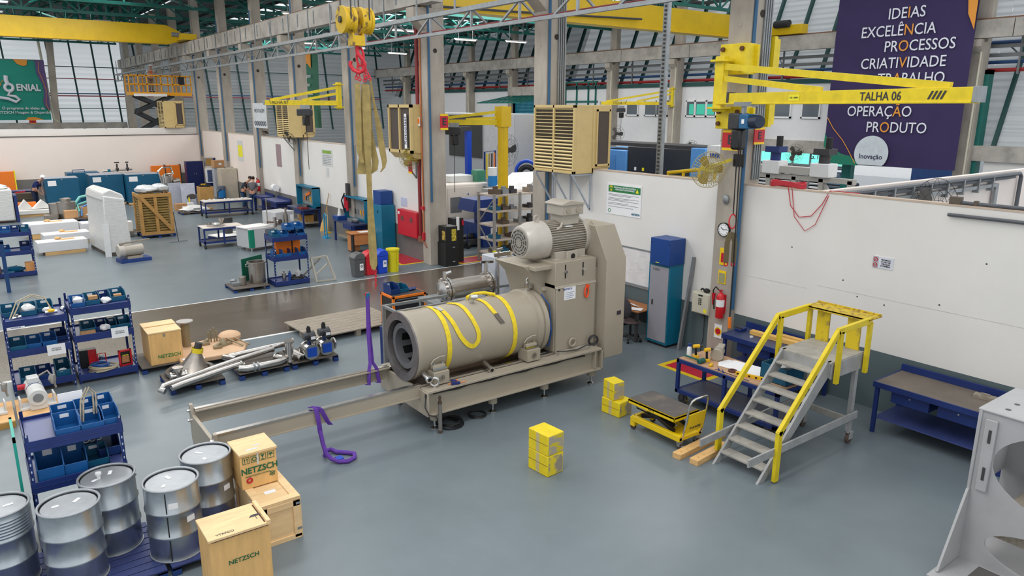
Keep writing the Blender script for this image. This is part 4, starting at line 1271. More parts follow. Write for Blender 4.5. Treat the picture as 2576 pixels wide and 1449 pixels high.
# nozzles, knob and eye bolt on the vessel
for (x, y, z, dx, dy, dz) in ((5.72, 10.16, .98, -.0, -.16, -.05), (7.0, 10.24, .88, 0, -.2, -.06)):
 n = obj('drain_nozzle', MB().cyl((x, y, z), (x + dx, y + dy, z + dz), .045, 18), steel, ves)
 q = MB(); q.cyl((x + dx, y + dy, z + dz), (x + dx * 1.25, y + dy * 1.25, z + dz * 1.25), .062, 20)
 obj('flange', q, chrome, n)
 q = MB(); q.cyl((x + dx * 1.26, y + dy * 1.26, z + dz * 1.26), (x + dx * 1.27, y + dy * 1.27, z + dz * 1.27), .035, 16)
 obj('bore', q, black, n)
q = MB(); q.cyl((6.98, 10.62, 1.9), (6.98, 10.58, 2.04), .05, 16); q.cyl((6.94, 10.55, 2.03), (7.04, 10.5, 2.03), .045, 14)
obj('vent_valve', q, chrome, ves)
q = MB(); q.cyl((8.28, 10.66, 1.9), (8.28, 10.64, 2.02), .06, 16); q.box(8.22, 10.56, 2.0, 8.34, 10.66, 2.08); q.torus((8.33, 10.66, 2.12), .055, .014, (.7, .7, 0))
obj('lifting_eye', q, chrome, ves)
q = MB(); q.cyl((8.55, 10.5, 1.95), (8.55, 10.5, 2.02), .1, 18)
obj('inspection_cap', q, taupe, ves)
for x0 in (5.83, 7.8):
 q = MB(); q.tube([(x0, 10.10, 1.13), (x0 + .05, 10.09, 1.2), (x0 + .16, 10.08, 1.24), (x0 + .26, 10.09, 1.23)], .012, 6)
 obj('lifting_handle', q, taupe_l, ves)
 s_ = MB(); s_.box(x0, 10.0, .78, x0 + .3, 10.3, 1.0); s_.box(x0, 11.1, .78, x0 + .3, 11.42, 1.0); s_.box(x0 + .02, 10.06, 1.0, x0 + .26, 10.16, 1.1)
 sd = obj('saddle', s_, taupe, ml, bevel=.008)
 q = MB()
 for i in range(2):
  q.cyl((x0 + .06 + i * .16, 10.1, 1.08), (x0 + .06 + i * .16, 10.1, 1.14), .022, 6)
 q.box(x0 - .0, 10.04, 1.03, x0 + .28, 10.09, 1.06)
 obj('clamp_bolt', q, chrome, sd)
 q = MB(); q.torus((x0 + .15, 9.995, .89), .05, .01, (0, 1, 0), 14, 5)
 for a in range(3):
  q.bar((x0 + .15 + .05 * math.cos(a * PI / 3), 9.995, .89 + .05 * math.sin(a * PI / 3)), (x0 + .15 - .05 * math.cos(a * PI / 3), 9.995, .89 - .05 * math.sin(a * PI / 3)), .012)
 obj('hand_wheel', q, mat('bolt_grey', (150, 142, 132), .4, .5), sd)
q = MB(); q.torus((5.82, 9.98, .86), .07, .02, (.5, .8, 0), 22, 8); q.cyl((5.82, 9.98, .76), (5.82, 9.98, .8), .03)
obj('lifting_eye', q, chrome, ml)
q = MB(); q.torus((8.95, 10.08, .93), .075, .022, (0, 1, 0), 22, 8)
obj('lifting_eye', q, taupe, ml)
# drive cabinet
q = MB()
q.box(8.55, 10.17, .76, 9.58, 11.35, 2.1); q.box(8.55, 10.15, 2.02, 9.57, 11.35, 2.52)
cb = obj('drive_cabinet', q, taupe, ml, bevel=.01)
obj('door', B(8.57, 10.13, .8, 9.55, 10.17, 2.06), taupe, cb, bevel=.008)
q = MB(); q.prism([(10.12, 2.03), (10.18, 2.03), (10.18, 2.1)], 'x', 8.55, 9.57)
obj('rain_lip', q, taupe_l, cb)
obj('papers', B(8.76, 10.125, 1.78, 9.04, 10.13, 2.03), paper, cb)
text('lettering', 'NETZSCH', .05, (8.84, 10.123, 1.99), (1, 0, 0), (0, 0, 1), mat('ink_blue', (28, 72, 150)), cb, bold=.01)
q = MB()
for i in range(4):
 q.box(8.79, 10.122, 1.92 - i * .035, 9.0 - .04 * (i % 2), 10.124, 1.925 - i * .035)
obj('text_lines', q, mat('ink_blue', (28, 72, 150)), cb)
q = MB(); q.tube([(9.3 + .045 * math.cos(t), 10.1, 1.87 + .1 * math.sin(t)) for t in [2 * PI * i / 20 for i in range(20)]], .016, 8, True); q.cyl((9.33, 10.14, 1.99), (9.33, 10.08, 1.99), .03)
obj('switch_handle', q, mat('handle_orange', (240, 76, 28), .45), cb)
q = MB(); q.cyl((8.63, 10.12, 2.0), (8.63, 10.135, 2.0), .02); q.cyl((8.57, 10.16, 1.93), (8.57, 10.12, 1.93), .0)
obj('lock', q, black, cb)
for x in (8.78, 9.22):
 q = MB(); q.box(x, 10.14, 2.2, x + .022, 10.152, 2.46)
 obj('slot', q, black, cb)
 q = MB(); q.cyl((x + .011, 10.1, 2.33), (x + .011, 10.15, 2.33), .028, 6)
 obj('tension_bolt', q, chrome, cb)
q = MB(); q.box(8.56, 10.0, .76, 9.52, 10.16, .8)
obj('step_plate', q, taupe_l, cb)
# pedestal under the motor, left of the cabinet
q = MB(); q.prism([(8.55, .8), (8.55, 2.45), (8.05, 2.45), (8.3, 2.2), (8.44, 1.8), (8.44, .8)], 'y', 10.45, 11.4)
obj('motor_pedestal', q, taupe, ml)
q = MB()
for i in range(5):
 q.tube([(8.42, 10.4, 1.9 - i * .25), (8.5, 10.25, 1.7 - i * .2), (8.52, 10.2, 1.2)], .012, 5)
obj('pneumatic_hose', q, mat('hose_blue', (30, 86, 160), .4), ml)
# belt guard
q = MB(); q.prism([(9.92, .5), (9.92, 2.46), (10.28, 3.1), (11.1, 3.1), (11.5, 2.4), (11.5, .5)], 'x', 9.64, 10.16)
gd = obj('belt_guard', q, taupe, ml, bevel=.012)
q = MB(); q.box(9.95, 9.91, 1.35, 10.06, 9.92, 1.43)
obj('nameplate', q, steel, gd)
q = MB(); q.torus((9.75, 10.5, 3.12), .03, .01, (1, 0, 0)); q.torus((9.7, 9.93, 2.2), .02, .006, (0, 1, 0))
obj('lifting_eye', q, taupe_l, gd)
obj('latch', B(10.16, 9.96, 2.0, 10.18, 10.0, 2.12), grey_d, gd)
q = MB(); q.box(9.55, 10.2, .76, 9.66, 11.4, 2.3)
obj('guard_bracket', q, taupe, ml)
# motor
MY, MZ, MR = 10.75, 2.86, .325
mt = obj('motor', MB().cyl((8.6, MY, MZ), (9.56, MY, MZ), MR - .03, 40), taupe_l, ml)
q = MB()
for k in range(48):
 th = 2 * PI * k / 48
 if math.sin(th) > .82 and False:
  continue
 M_ = Matrix.Translation((0, MY, MZ)) @ Matrix.Rotation(th, 4, 'X')
 q.box(8.66, -.006, MR - .04, 9.56, .006, MR + .035, M_)
obj('cooling_fins', q, taupe_l, mt)
q = MB(); q.lathe([(.24, 0), (.29, .01), (.315, .05), (.33, .12), (.36, .22), (.37, .5), (.34, .5)], (8.16, MY, MZ), (1, 0, 0), 48, True, False)
fc = obj('fan_cowl', q, mat('cowl_light', (190, 183, 174), .36, .15), mt)
q = MB(); q.lathe([(.255, 0), (.255, .012)], (8.145, MY, MZ), (1, 0, 0), 40)
obj('fan_grille', q, mat('grille_grey', (152, 148, 140), .5, .2), fc)
q = MB()
for k in range(12):
 th = 2 * PI * k / 12
 for j in range(3):
  q.torus((8.142, MY, MZ), .1 + j * .06, .008, (1, 0, 0), 6, 4, th, th + .36)
obj('grille_slots', q, black, fc)
q = MB(); q.lathe([(.35, 0), (.37, .02), (.37, .1), (.3, .16), (.2, .17)], (9.54, MY, MZ), (1, 0, 0), 40, True, True)
obj('end_shield', q, taupe_l, mt, bevel=.004)
q = MB(); q.box(8.72, MY - .38, MZ - .4, 8.86, MY + .38, MZ - .33); q.box(9.4, MY - .38, MZ - .4, 9.54, MY + .38, MZ - .33); q.box(8.75, MY - .36, MZ - .36, 9.5, MY - .2, MZ - .2)
q.box(8.98, MY - .42, MZ - .4, 9.26, MY - .3, MZ - .2)
obj('motor_foot', q, taupe_l, mt, bevel=.01)
obj('cable_entry', MB().cyl((9.13, MY - .43, MZ - .3), (9.13, MY - .41, MZ - .3), .05, 16), black, mt)
q = MB(); q.box(8.15, MY - .5, MZ - .47, 9.6, MY + .45, MZ - .4)
obj('motor_plate', q, taupe, ml, bevel=.006)
jb = MB(); jb.prism([(8.93, 3.33), (9.46, 3.33), (9.46, 3.52), (9.1, 3.58), (8.93, 3.52)], 'y', MY - .32, MY + .16)
jb.box(9.0, MY - .26, 3.14, 9.4, MY + .1, 3.34)
tb = obj('terminal_box', jb, taupe_l, mt, bevel=.012)
q = MB()
for x in (9.08, 9.32):
 q.cyl((x, MY - .335, 3.42), (x, MY - .31, 3.42), .055, 20)
obj('blind_plug', q, taupe, tb)
q = MB(); q.prism([(8.9, 3.52), (9.49, 3.52), (9.49, 3.555), (9.1, 3.61), (8.9, 3.55)], 'y', MY - .35, MY + .18)
obj('lid', q, taupe_l, tb, bevel=.006)
for x, y in ((8.52, MY - .05), (9.5, MY - .1)):
 q = MB(); q.torus((x, y, MZ + .43), .055, .015, (0, 1, 0), 20, 8); q.cyl((x, y, MZ + .33), (x, y, MZ + .39), .035)
 obj('lifting_eye', q, chrome if x > 9 else taupe_l, mt)
q = MB(); q.tube([(8.85, MY - .26, MZ + .22), (8.93, MY - .28, MZ + .26), (8.97, MY - .28, MZ + .34)], .024, 8)
obj('cable_gland', q, taupe_l, mt)
obj('rating_plate', B(9.05, MY - .29, MZ + .245, 9.22, MY - .2, MZ + .26), paper, mt)
# coiled leads on the frame by the cabinet
q = MB()
for i in range(5):
 q.torus((9.42, 10.0, .9), .11 - i * .008, .008, (.3, 1, .1 * i), 22, 5)
q.tube([(9.35, 9.98, .82), (9.2, 9.95, .86), (9.0, 9.98, .8), (8.75, 9.98, .82), (8.5, 10.0, .85)], .014, 6)
tag(obj('cable_coil', q, mat('cable_grey', (52, 48, 50), .4)), 'coiled dark cable lying on the mill frame below the drive cabinet', 'cable')
# rear service skid with heat exchanger and pumps
sk = thing('cooling_skid', 'grey cooling skid with stainless heat exchanger standing behind the mill', 'machine', (8.6, 12.5, 0), w=True)
q = MB()
for x in (5.89, 7.3, 8.9, 10.2):
 for y in (11.9, 13.0) if x > 6 else (11.9,):
  q.box(x - .03, y - .03, 0, x + .03, y + .03, 1.42 if x > 6 else 1.75)
q.box(7.25, 11.72, 1.4, 10.25, 13.05, 1.46)
q.bar((5.89, 11.9, 1.73), (8.9, 11.9, 1.73), .045); q.bar((5.89, 11.9, 1.73), (5.89, 11.4, 1.73), .045); q.bar((5.89, 11.42, .8), (5.89, 11.42, 1.73), .045); q.bar((5.89, 11.42, 1.73), (7.3, 11.42, 1.73), .045)
obj('frame', q, galv, sk)
q = MB(); q.lathe([(.2, 0), (.2, 1.05)], (7.3, 12.1, 1.78), (1, 0, 0), 36)
hx = obj('heat_exchanger', q, steel_b, sk)
for x in (7.3, 7.36, 8.3, 8.36):
 q = MB(); q.cyl((x, 12.1, 1.78), (x + .04, 12.1, 1.78), .26, 36)
 for k in range(14):
  th = 2 * PI * k / 14
  q.cyl((x - .03, 12.1 + .235 * math.cos(th), 1.78 + .235 * math.sin(th)), (x + .07, 12.1 + .235 * math.cos(th), 1.78 + .235 * math.sin(th)), .014, 6)
 obj('bolted_flange', q, steel, hx)
q = MB(); q.lathe([(.05, 0), (.2, .06), (.2, .1)], (7.2, 12.1, 1.78), (1, 0, 0), 30)
obj('dished_end', q, steel, hx)
q = MB(); q.cyl((7.34, 12.1, 2.0), (7.34, 12.1, 2.16), .04); q.cyl((7.3, 12.0, 2.14), (7.42, 12.0, 2.16), .035); q.cyl((8.33, 12.1, 2.0), (8.33, 12.1, 2.25), .035); q.bar((8.2, 12.1, 2.25), (8.5, 12.1, 2.22), .05)
obj('fitting', q, chrome, hx)
q = MB(); q.box(8.75, 11.75, 1.46, 9.3, 12.3, 2.12); q.box(8.7, 12.3, 1.46, 9.2, 12.8, 2.25)
obj('control_cabinet', q, mat('cabinet_silver', (186, 190, 198), .4, .2), sk, bevel=.015)
q = MB(); q.cyl((8.86, 12.0, 2.12), (8.86, 12.0, 2.2), .02); q.torus((8.86, 12.0, 2.24), .035, .01, (0, 1, 0)); q.cyl((9.06, 12.3, 2.12), (9.06, 12.3, 2.24), .018); q.cyl((9.04, 12.27, 2.3), (9.08, 12.3, 2.3), .065, 20)
obj('gauge', q, chrome, sk)
for x, y in ((9.5, 12.0), (9.75, 12.15)):
 q = MB(); q.lathe([(.09, 0), (.1, .02), (.1, .5), (.12, .52), (.12, .6), (.05, .66)], (x, y, 1.46), (0, 0, 1), 22)
 obj('filter_housing', q, mat('housing_grey', (142, 144, 140), .4, .3), sk)
q = MB(); q.tube([(9.2, 11.9, 2.25), (9.5, 11.85, 2.32), (9.9, 11.9, 2.2)], .035, 8)
obj('copper_pipe', q, mat('pipe_copper', (176, 98, 58), .4, .5), sk)
q = MB(); q.tube([(9.33, 11.74, 1.6), (9.4, 11.7, 1.8), (9.48, 11.75, 2.05), (9.5, 11.85, 2.1)], .014, 6); q.tube([(9.3, 11.72, 1.55), (9.5, 11.7, 1.48), (9.75, 11.8, 1.5)], .012, 6); q.tube([(9.6, 11.95, 1.85), (9.7, 11.9, 1.78), (9.9, 12.0, 1.8)], .012, 6)
obj('pneumatic_hose', q, mat('hose_blue', (30, 86, 160)), sk)
q = MB()
for i in range(6):
 q.cyl((9.3, 11.73, 1.52 + i * .035), (9.3, 11.7, 1.52 + i * .035), .01, 6)
obj('push_fitting', q, mat('label_yellow', (238, 228, 40)), sk)
q = MB(); q.cyl((8.5, 11.9, 1.46), (8.5, 11.9, 2.5), .022, 8); q.bar((8.4, 11.9, 2.4), (8.75, 11.85, 2.42), .06, .08); q.cyl((8.45, 11.9, 2.5), (8.6, 11.9, 2.52), .03)
obj('valve_stand', q, steel, sk)
obj('plastic_wrap', MB().ball((9.72, 11.78, 1.62), .07, 10, (1, 1, 1.3), .2), white_p, sk)
# yellow slings draped on the vessel
def vpt(x, deg, r=.6):
 a = math.radians(deg)
 return Vector((x, VY - r * math.sin(a), VZ + r * math.cos(a)))
def drape(label, pts, hw=.045, r=.597, closed=False):
 P, Wd = [], []
 N = len(pts)
 M_ = N if closed else N - 1
 def cr(i):
  return pts[i % N] if closed else pts[max(0, min(N - 1, i))]
 Q = []
 for i in range(M_):
  for s in range(6):
   f = s / 6
   a, b, c, d = cr(i - 1), cr(i), cr(i + 1), cr(i + 2)
   Q.append(tuple(.5 * (2 * b[k] + (c[k] - a[k]) * f + (2 * a[k] - 5 * b[k] + 4 * c[k] - d[k]) * f * f + (3 * b[k] - a[k] - 3 * c[k] + d[k]) * f ** 3) for k in (0, 1)))
 if not closed:
  Q.append(tuple(pts[-1]))
 for i, (x, t) in enumerate(Q):
  p = vpt(x, t, r); P.append(p)
  j, h_ = (max(0, i - 1), min(len(Q) - 1, i + 1))
  d = vpt(*Q[h_], r) - vpt(*Q[j], r)
  n = vpt(x, t, 1) - vpt(x, t, 0)
  w = d.cross(n)
  Wd.append(w.normalized() * hw if w.length > 1e-9 else Vector((hw, 0, 0)))
 q = MB(); q.strap(P, Wd, .008, closed)
 return tag(obj('lifting_sling', q, sling_y), label, 'sling', 'yellow slings on the mill vessel')
drape('yellow webbing sling wrapped around the open end of the vessel', [(6.21, t) for t in range(-110, 230, 20)], closed=False, r=.593)
drape('yellow sling hanging in a long loop on the vessel side', [(6.3, 5), (6.33, 29), (6.37, 48), (6.42, 68), (6.5, 82), (6.61, 92), (6.71, 94), (6.79, 86), (6.81, 72), (6.78, 56), (6.75, 38), (6.73, 20), (6.7, 6), (6.6, -10)], .04)
o = drape('short yellow sling with dark sleeve ending half way down the vessel', [(7.12, -25), (7.16, -4), (7.21, 15), (7.23, 32), (7.27, 48)], .04)
q = MB(); q.strap([vpt(7.275, 47), vpt(7.29, 54), vpt(7.33, 62), vpt(7.35, 66)], Vector((.045, 0, 0)), .012)
obj('sleeve', q, mat('sleeve_grey', (98, 90, 82), .6), o)
drape('worn yellow webbing sling around the flanged end of the vessel', [(7.6, t) for t in range(-110, 230, 20)], r=.594)
q = MB(); q.strap([vpt(6.24, 5, .61), vpt(6.27, 12, .61), vpt(6.3, 20, .605)], Vector((.035, .0, 0)), .01)
tag(obj('sling_tag', q, mat('tag_grey', (176, 180, 190), .6)), 'grey label tag on the first yellow sling', 'tag')
q = MB(); q.tube([vpt(7.0, -8, .64), vpt(7.2, -12, .68), vpt(7.4, -10, .67), vpt(7.58, -2, .62)], .03, 8)
tag(obj('lifting_sling', q, sling_y), 'bunched yellow sling end lying on top of the vessel', 'sling', 'yellow slings on the mill vessel')
# things around the mill
t = thing('ratchet_clamp', 'small blue and yellow tool lying on the mill frame beside the front saddle', 'tool', (6.2, 9.95, .77), w=True)
q = MB(); q.torus((6.2, 9.97, .8), .05, .018, (.2, .3, 1), 14, 6, .4, 5.6); q.bar((6.1, 9.9, .785), (6.25, 9.87, .785), .05, .03)
obj('body', q, mat('tool_blue', (28, 46, 110), .45), t)
q = MB(); q.ball((6.22, 9.93, .81), .025, 10); q.cyl((6.05, 9.93, .78), (6.36, 9.85, .785), .007, 6)
obj('spindle', q, orange, t)
t = thing('steel_bar', 'grey steel roller bar standing upright in front of the mill foot', 'bar', (5.82, 9.82, 0))
q = MB(); q.cyl((0, 0, .04), (0, 0, .52), .034, 20)
obj('tube', q, mat('bar_grey', (140, 136, 132), .35, .5), t)
q = MB(); q.cyl((0, 0, 0), (0, 0, .05), .036, 20); q.cyl((0, 0, .52), (0, 0, .56), .036, 20); q.cyl((0, 0, .56), (0, 0, .66), .02, 14); q.cyl((0, 0, .61), (0, 0, .64), .026, 14)
obj('journal', q, mat('bar_rust', (98, 84, 72), .5, .5), t)
random.seed(11)
q = MB()
for i in range(9):
 c = Vector((6.13 + random.uniform(-.04, .04), 10.0 + random.uniform(-.03, .03), .02 + i * .009))
 q.torus(c, random.uniform(.16, .24), .009, (random.uniform(-.15, .15), random.uniform(-.15, .15), 1), 26, 5)
tag(obj('cable_coil', q, black), 'coil of black cable lying on the floor beside the front mill foot', 'cable')
q = MB()
for i in range(3):
 q.torus((6.72, 10.05, .012 + i * .015), .16 - i * .006, .009, (.03 * i, 0, 1), 26, 5)
tag(obj('cable_coil', q, black), 'small loop of black cable on the floor between two mill feet', 'cable')
q = MB(); q.tube([(5.6, 9.9, .68), (5.56, 9.86, .5), (5.62, 9.83, .36), (5.75, 9.84, .3), (5.9, 9.9, .05)], .01, 6); q.box(5.58, 9.86, .66, 5.64, 9.9, .72)
tag(obj('sensor_cable', q, mat('cable_grey', (52, 48, 50))), 'thin dark sensor lead hanging at the corner of the mill frame', 'cable')
t = thing('round_sling', 'purple round sling looped over the front rail with its end curled on the floor', 'sling', (3.95, 10.05, 0), w=True)
q = MB()
q.strap([(3.75, 10.2, .84), (3.77, 10.12, .87), (3.8, 10.08, .84), (3.82, 10.05, .6), (3.83, 10.05, .45)], U * .035, .015)
q.strap([(3.8, 10.18, .85), (3.84, 10.1, .86), (3.87, 10.07, .83), (3.95, 10.04, .62), (4.0, 10.05, .55)], U * .035, .015)
q.tube([(3.83, 10.06, .5), (3.84, 10.0, .3), (3.86, 9.95, .15), (3.92, 9.9, .06), (4.0, 9.78, .035), (4.12, 9.72, .035), (4.25, 9.78, .035), (4.3, 9.9, .035), (4.22, 10.0, .035), (4.1, 10.1, .04), (4.05, 10.22, .05), (3.95, 10.2, .06), (3.88, 10.05, .06)], .035, 8)
obj('webbing', q, purple, t)
obj('label_tag', B(3.98, 9.78, .06, 4.08, 9.9, .075), mat('tag_blue', (20, 70, 180), .5), t)
# ================================================================ RIGHT SIDE: stairs, benches, blocks
grs = mat('stair_grey', (158, 158, 158), .55, 0, .12, 4)
grt = mat('stair_tread', (166, 162, 154), .65, 0, .16, 4)
st = thing('platform_stair', 'grey rolling work platform stair with yellow handrails and tray', 'stair', (9.9, 6.0, 0), w=True)
for y in (5.62, 6.4):
 q = MB(); q.prism([(8.62, 0), (8.78, 0), (10.3, 1.37), (10.3, 1.55), (10.16, 1.55)], 'y', y - .02, y + .02)
 obj('stringer', q, grs, st, bevel=.003)
for i in range(8):
 x = 8.76 + i * .178
 q = MB(); q.box(x, 5.64, .155 + i * .172, x + .21, 6.38, .185 + i * .172)
 obj('tread', q, grt, st, bevel=.003)
q = MB(); q.box(10.2, 5.56, 1.52, 11.15, 6.46, 1.55)
for k in range(1, 5):
 q.box(10.2 + k * .19, 5.56, 1.5495, 10.203 + k * .19, 6.46, 1.5505)
obj('platform', q, grt, st, bevel=.003)
q = MB()
for y in (5.55, 6.44):
 q.box(10.22, y, 1.28, 11.15, y + .03, 1.53)
q.box(10.2, 5.58, 1.3, 10.23, 6.44, 1.52); q.box(11.12, 5.58, 1.3, 11.15, 6.44, 1.52)
obj('skirt_board', q, grs, st, bevel=.003)
for y in (5.6, 6.42):
 obj('leg', MB().box(10.98, y - .035, .2, 11.06, y + .035, 1.3), grs, st, bevel=.003)
for y, x0, z0 in ((5.53, 8.24, .5), (6.49, 8.4, .4)):
 q = MB(); q.bar((x0, y, z0 - .02), (11.1, y, .5), .03, .12)
 obj('side_brace', q, grs, st, bevel=.003)
q = MB(); q.bar((10.95, 5.6, .42), (10.95, 6.42, .42), .04, .1)
obj('cross_brace', q, grt, st, bevel=.003)
for y in (5.58, 6.4):
 cs_ = obj('caster', MB().cyl((11.02, y - .025, .085), (11.02, y + .025, .085), .085, 20), mat('caster_brown', (92, 76, 66), .7), st, bevel=.008)
 obj('caster_fork', MB().box(10.97, y - .045, .08, 11.07, y - .03, .2).box(10.97, y + .03, .08, 11.07, y + .045, .2).box(10.97, y - .05, .18, 11.07, y + .05, .21), grs, cs_)
for y in (5.5, 6.53):
 s_ = -1 if y < 6 else 1
 q = MB()
 q.box(8.84, y - .03, .02 if s_ < 0 else .12, 8.94, y + .03, .82)
 obj('newel_post', q, yel2, st, bevel=.006)
 q = MB(); q.bar((8.86, y, .76), (10.2, y, 2.08), .06, .09)
 obj('handrail', q, yel2, st, bevel=.006)
 q = MB(); q.bar((10.17, y, 2.07), (11.12, y, 2.09), .06, .1)
 obj('top_rail', q, yel2, st, bevel=.006)
 for x in (10.28, 11.12):
  obj('rail_post', MB().box(x - .04, y - .03, 1.22, x + .04, y + .03, 2.06), yel2, st, bevel=.006)
for y in (5.75, 6.28):
 q = MB(); q.prism([(11.02, 1.55), (11.14, 1.55), (11.34, 2.1), (10.98, 2.1)], 'y', y - .03, y + .03) if False else q.box(11.1, y - .11, 1.55, 11.14, y + .11, 2.1)
 obj('tray_support', q, patches('yellow_worn', (214, 186, 30), (160, 140, 60), 8, .55, .7), st, bevel=.004)
q = MB(); q.box(11.0, 5.46, 2.1, 11.38, 6.56, 2.125); q.box(11.36, 5.46, 2.125, 11.38, 6.56, 2.15); q.box(11.0, 5.46, 2.08, 11.02, 6.56, 2.13)
obj('tray', q, patches('tray_worn', (206, 176, 40), (150, 120, 50), 14, .5, .62, .6), st, bevel=.003)
# pine beams on the floor
for (a, b, lb) in (((8.3, 6.85), (9.55, 6.95), 'pine beam with broken end on the floor, the farther of two beside the stair'), ((8.36, 6.56), (9.25, 6.64), 'pale pine beam with nail holes on the floor, the nearer of two beside the stair')):
 q = MB(); q.bar((a[0], a[1], .045), (b[0], b[1], .045), .15, .09)
 t = tag(obj('pine_beam', q, wood_p, bevel=.004), lb, 'beam', 'pine beams beside the stair')
 for x in (.12, .25, .6):
  obj('knot', MB().cyl((a[0] + x, a[1] + .01, .0895), (a[0] + x, a[1] + .01, .091), .014, 8), wood_d, t)
# yellow wooden blocks
yb = mat('block_yellow', (232, 206, 28), .55, 0, .08, 4)
yw = patches('block_worn', (224, 200, 40), (150, 140, 122), 5, .46, .56, .6)
ygr = patches('block_end_grain', (168, 158, 142), (206, 186, 40), 6, .52, .6, .7, 0, (1, 1, 2))
def block(c, z, sx, sy, h, rz, label, end=yw):
 t = thing('timber_block', label, 'block', (c[0], c[1], z), rz, 'yellow timber blocks')
 obj('body', MB().cb(0, 0, 0, sx, sy, h), yb, t, bevel=.012)
 obj('worn_end', MB().box(-sx / 2 + .015, -sy / 2 - .003, .015, sx / 2 - .015, -sy / 2 + .01, h - .015), end, t, bevel=.002)
 obj('worn_strip', MB().box(-sx / 2 - .002, -.03, .01, -sx / 2 + .01, sy * .1, h - .01), mat('worn_beige', (200, 184, 130), .6), t)
 q = MB(); q.box(-sx / 2 - .003, -sy / 2 + .01, h * .52, -sx / 2 + .005, sy / 2 - .01, h * .54)
 obj('crack', q, mat('crack_brown', (120, 100, 50), .8), t)
 return t
block((6.44, 7.79), 0, .32, .43, .33, .07, 'yellow timber block at the bottom of the two block stack in front of the mill')
block((6.44, 7.79), .333, .32, .43, .32, .07, 'yellow timber block with bare grey end on top of the front stack', ygr)
block((8.82, 8.7), 0, .34, .42, .28, .08, 'yellow timber block at the bottom of the stack beside the lift table')
block((8.78, 8.75), .283, .24, .3, .33, -.12, 'weathered yellow timber block on top of the stack beside the lift table', ygr)
# hand lift table
lt = thing('lift_table', 'yellow hydraulic lift table trolley with grey deck and chrome push handle', 'lift table', (8.95, 7.62, 0), 0.0, w=True)
ly = mat('lift_table_yellow', (232, 196, 16), .4, 0, .04)
q = MB(); q.box(8.5, 7.1, .5, 9.1, 8.12, .54); q.box(8.5, 7.1, .46, 9.1, 7.12, .54); q.box(8.5, 8.1, .46, 9.1, 8.12, .54); q.box(8.5, 7.1, .46, 8.52, 8.12, .54); q.box(9.08, 7.1, .46, 9.1, 8.12, .54)
dk = obj('deck', q, ly, lt, bevel=.006)
obj('deck_mat', B(8.52, 7.12, .54, 9.08, 8.1, .546), patches('deck_worn', (84, 80, 78), (112, 102, 90), 4, .5, .7, .6), dk)
text('lettering', 'VDH 15', .04, (8.498, 7.6, .5), (0, -1, 0), (0, 0, 1), ink, dk)
q = MB()
for x in (8.56, 9.04):
 q.bar((x, 7.0, .2), (x, 8.05, .2), .07, .1)
q.bar((8.56, 8.03, .2), (9.04, 8.03, .2), .06, .1); q.box(8.53, 7.0, .16, 9.07, 7.35, .22)
q.box(8.53, 7.98, .06, 8.62, 8.08, .22); q.box(8.98, 7.98, .06, 9.07, 8.08, .22)
obj('chassis', q, ly, lt, bevel=.006)
for x in (8.64, 8.98):
 q = MB(); q.bar((x, 7.2, .24), (x, 7.95, .47), .03, .07); obj('scissor_arm', q, black, lt)
 q = MB(); q.bar((x + .035, 7.95, .24), (x + .035, 7.2, .47), .03, .07); obj('scissor_arm', q, black, lt)
q = MB(); q.cyl((8.8, 7.35, .24), (8.8, 7.75, .36), .035, 14)
obj('hydraulic_ram', q, black, lt)
q = MB(); q.tube([(8.7, 7.9, .42), (8.62, 8.05, .45), (8.6, 8.0, .38), (8.75, 7.6, .28)], .012, 6)
obj('hose', q, black, lt)
q = MB(); q.tube([(8.6, 7.0, .2), (8.6, 6.94, .5), (8.6, 6.9, .78), (8.63, 6.88, .86), (8.7, 6.87, .89), (8.95, 6.87, .89), (9.02, 6.88, .86), (9.05, 6.9, .78), (9.05, 6.94, .5), (9.05, 7.0, .2)], .017, 10)
obj('push_handle', q, chrome, lt)
q = MB(); q.prism([(6.965, .3), (6.92, .62), (6.905, .62), (6.95, .3)], 'x', 8.62, 9.03)
pn = obj('handle_panel', q, ly, lt)
nrm = Vector((0, -1, -.14)).normalized()
text('lettering', 'vonder', .1, (8.82, 6.938, .39), (1, 0, 0), (0, .14, 1), ink, pn, bold=.012)
q = MB(); q.prism([(6.933, .48), (6.916, .58), (6.914, .58), (6.931, .48)], 'x', 8.66, 8.99)
obj('warning_label', q, mat('label_grey', (86, 80, 70), .6), pn)
for x, y, sw in ((8.56, 8.03, 0), (9.04, 8.03, 0), (8.6, 7.05, 1), (9.0, 7.05, 1)):
 w_ = obj('wheel', MB().cyl((x - .02, y, .055), (x + .02, y, .055), .055, 18), mat('wheel_dark', (72, 50, 46), .6), lt, bevel=.006)
 if sw:
  obj('caster_fork', MB().box(x - .04, y - .04, .1, x + .04, y + .04, .16).box(x - .035, y - .03, .05, x - .025, y + .03, .12).box(x + .025, y - .03, .05, x + .035, y + .03, .12).box(x - .03, y - .1, .06, x + .03, y - .05, .075), galv, w_)
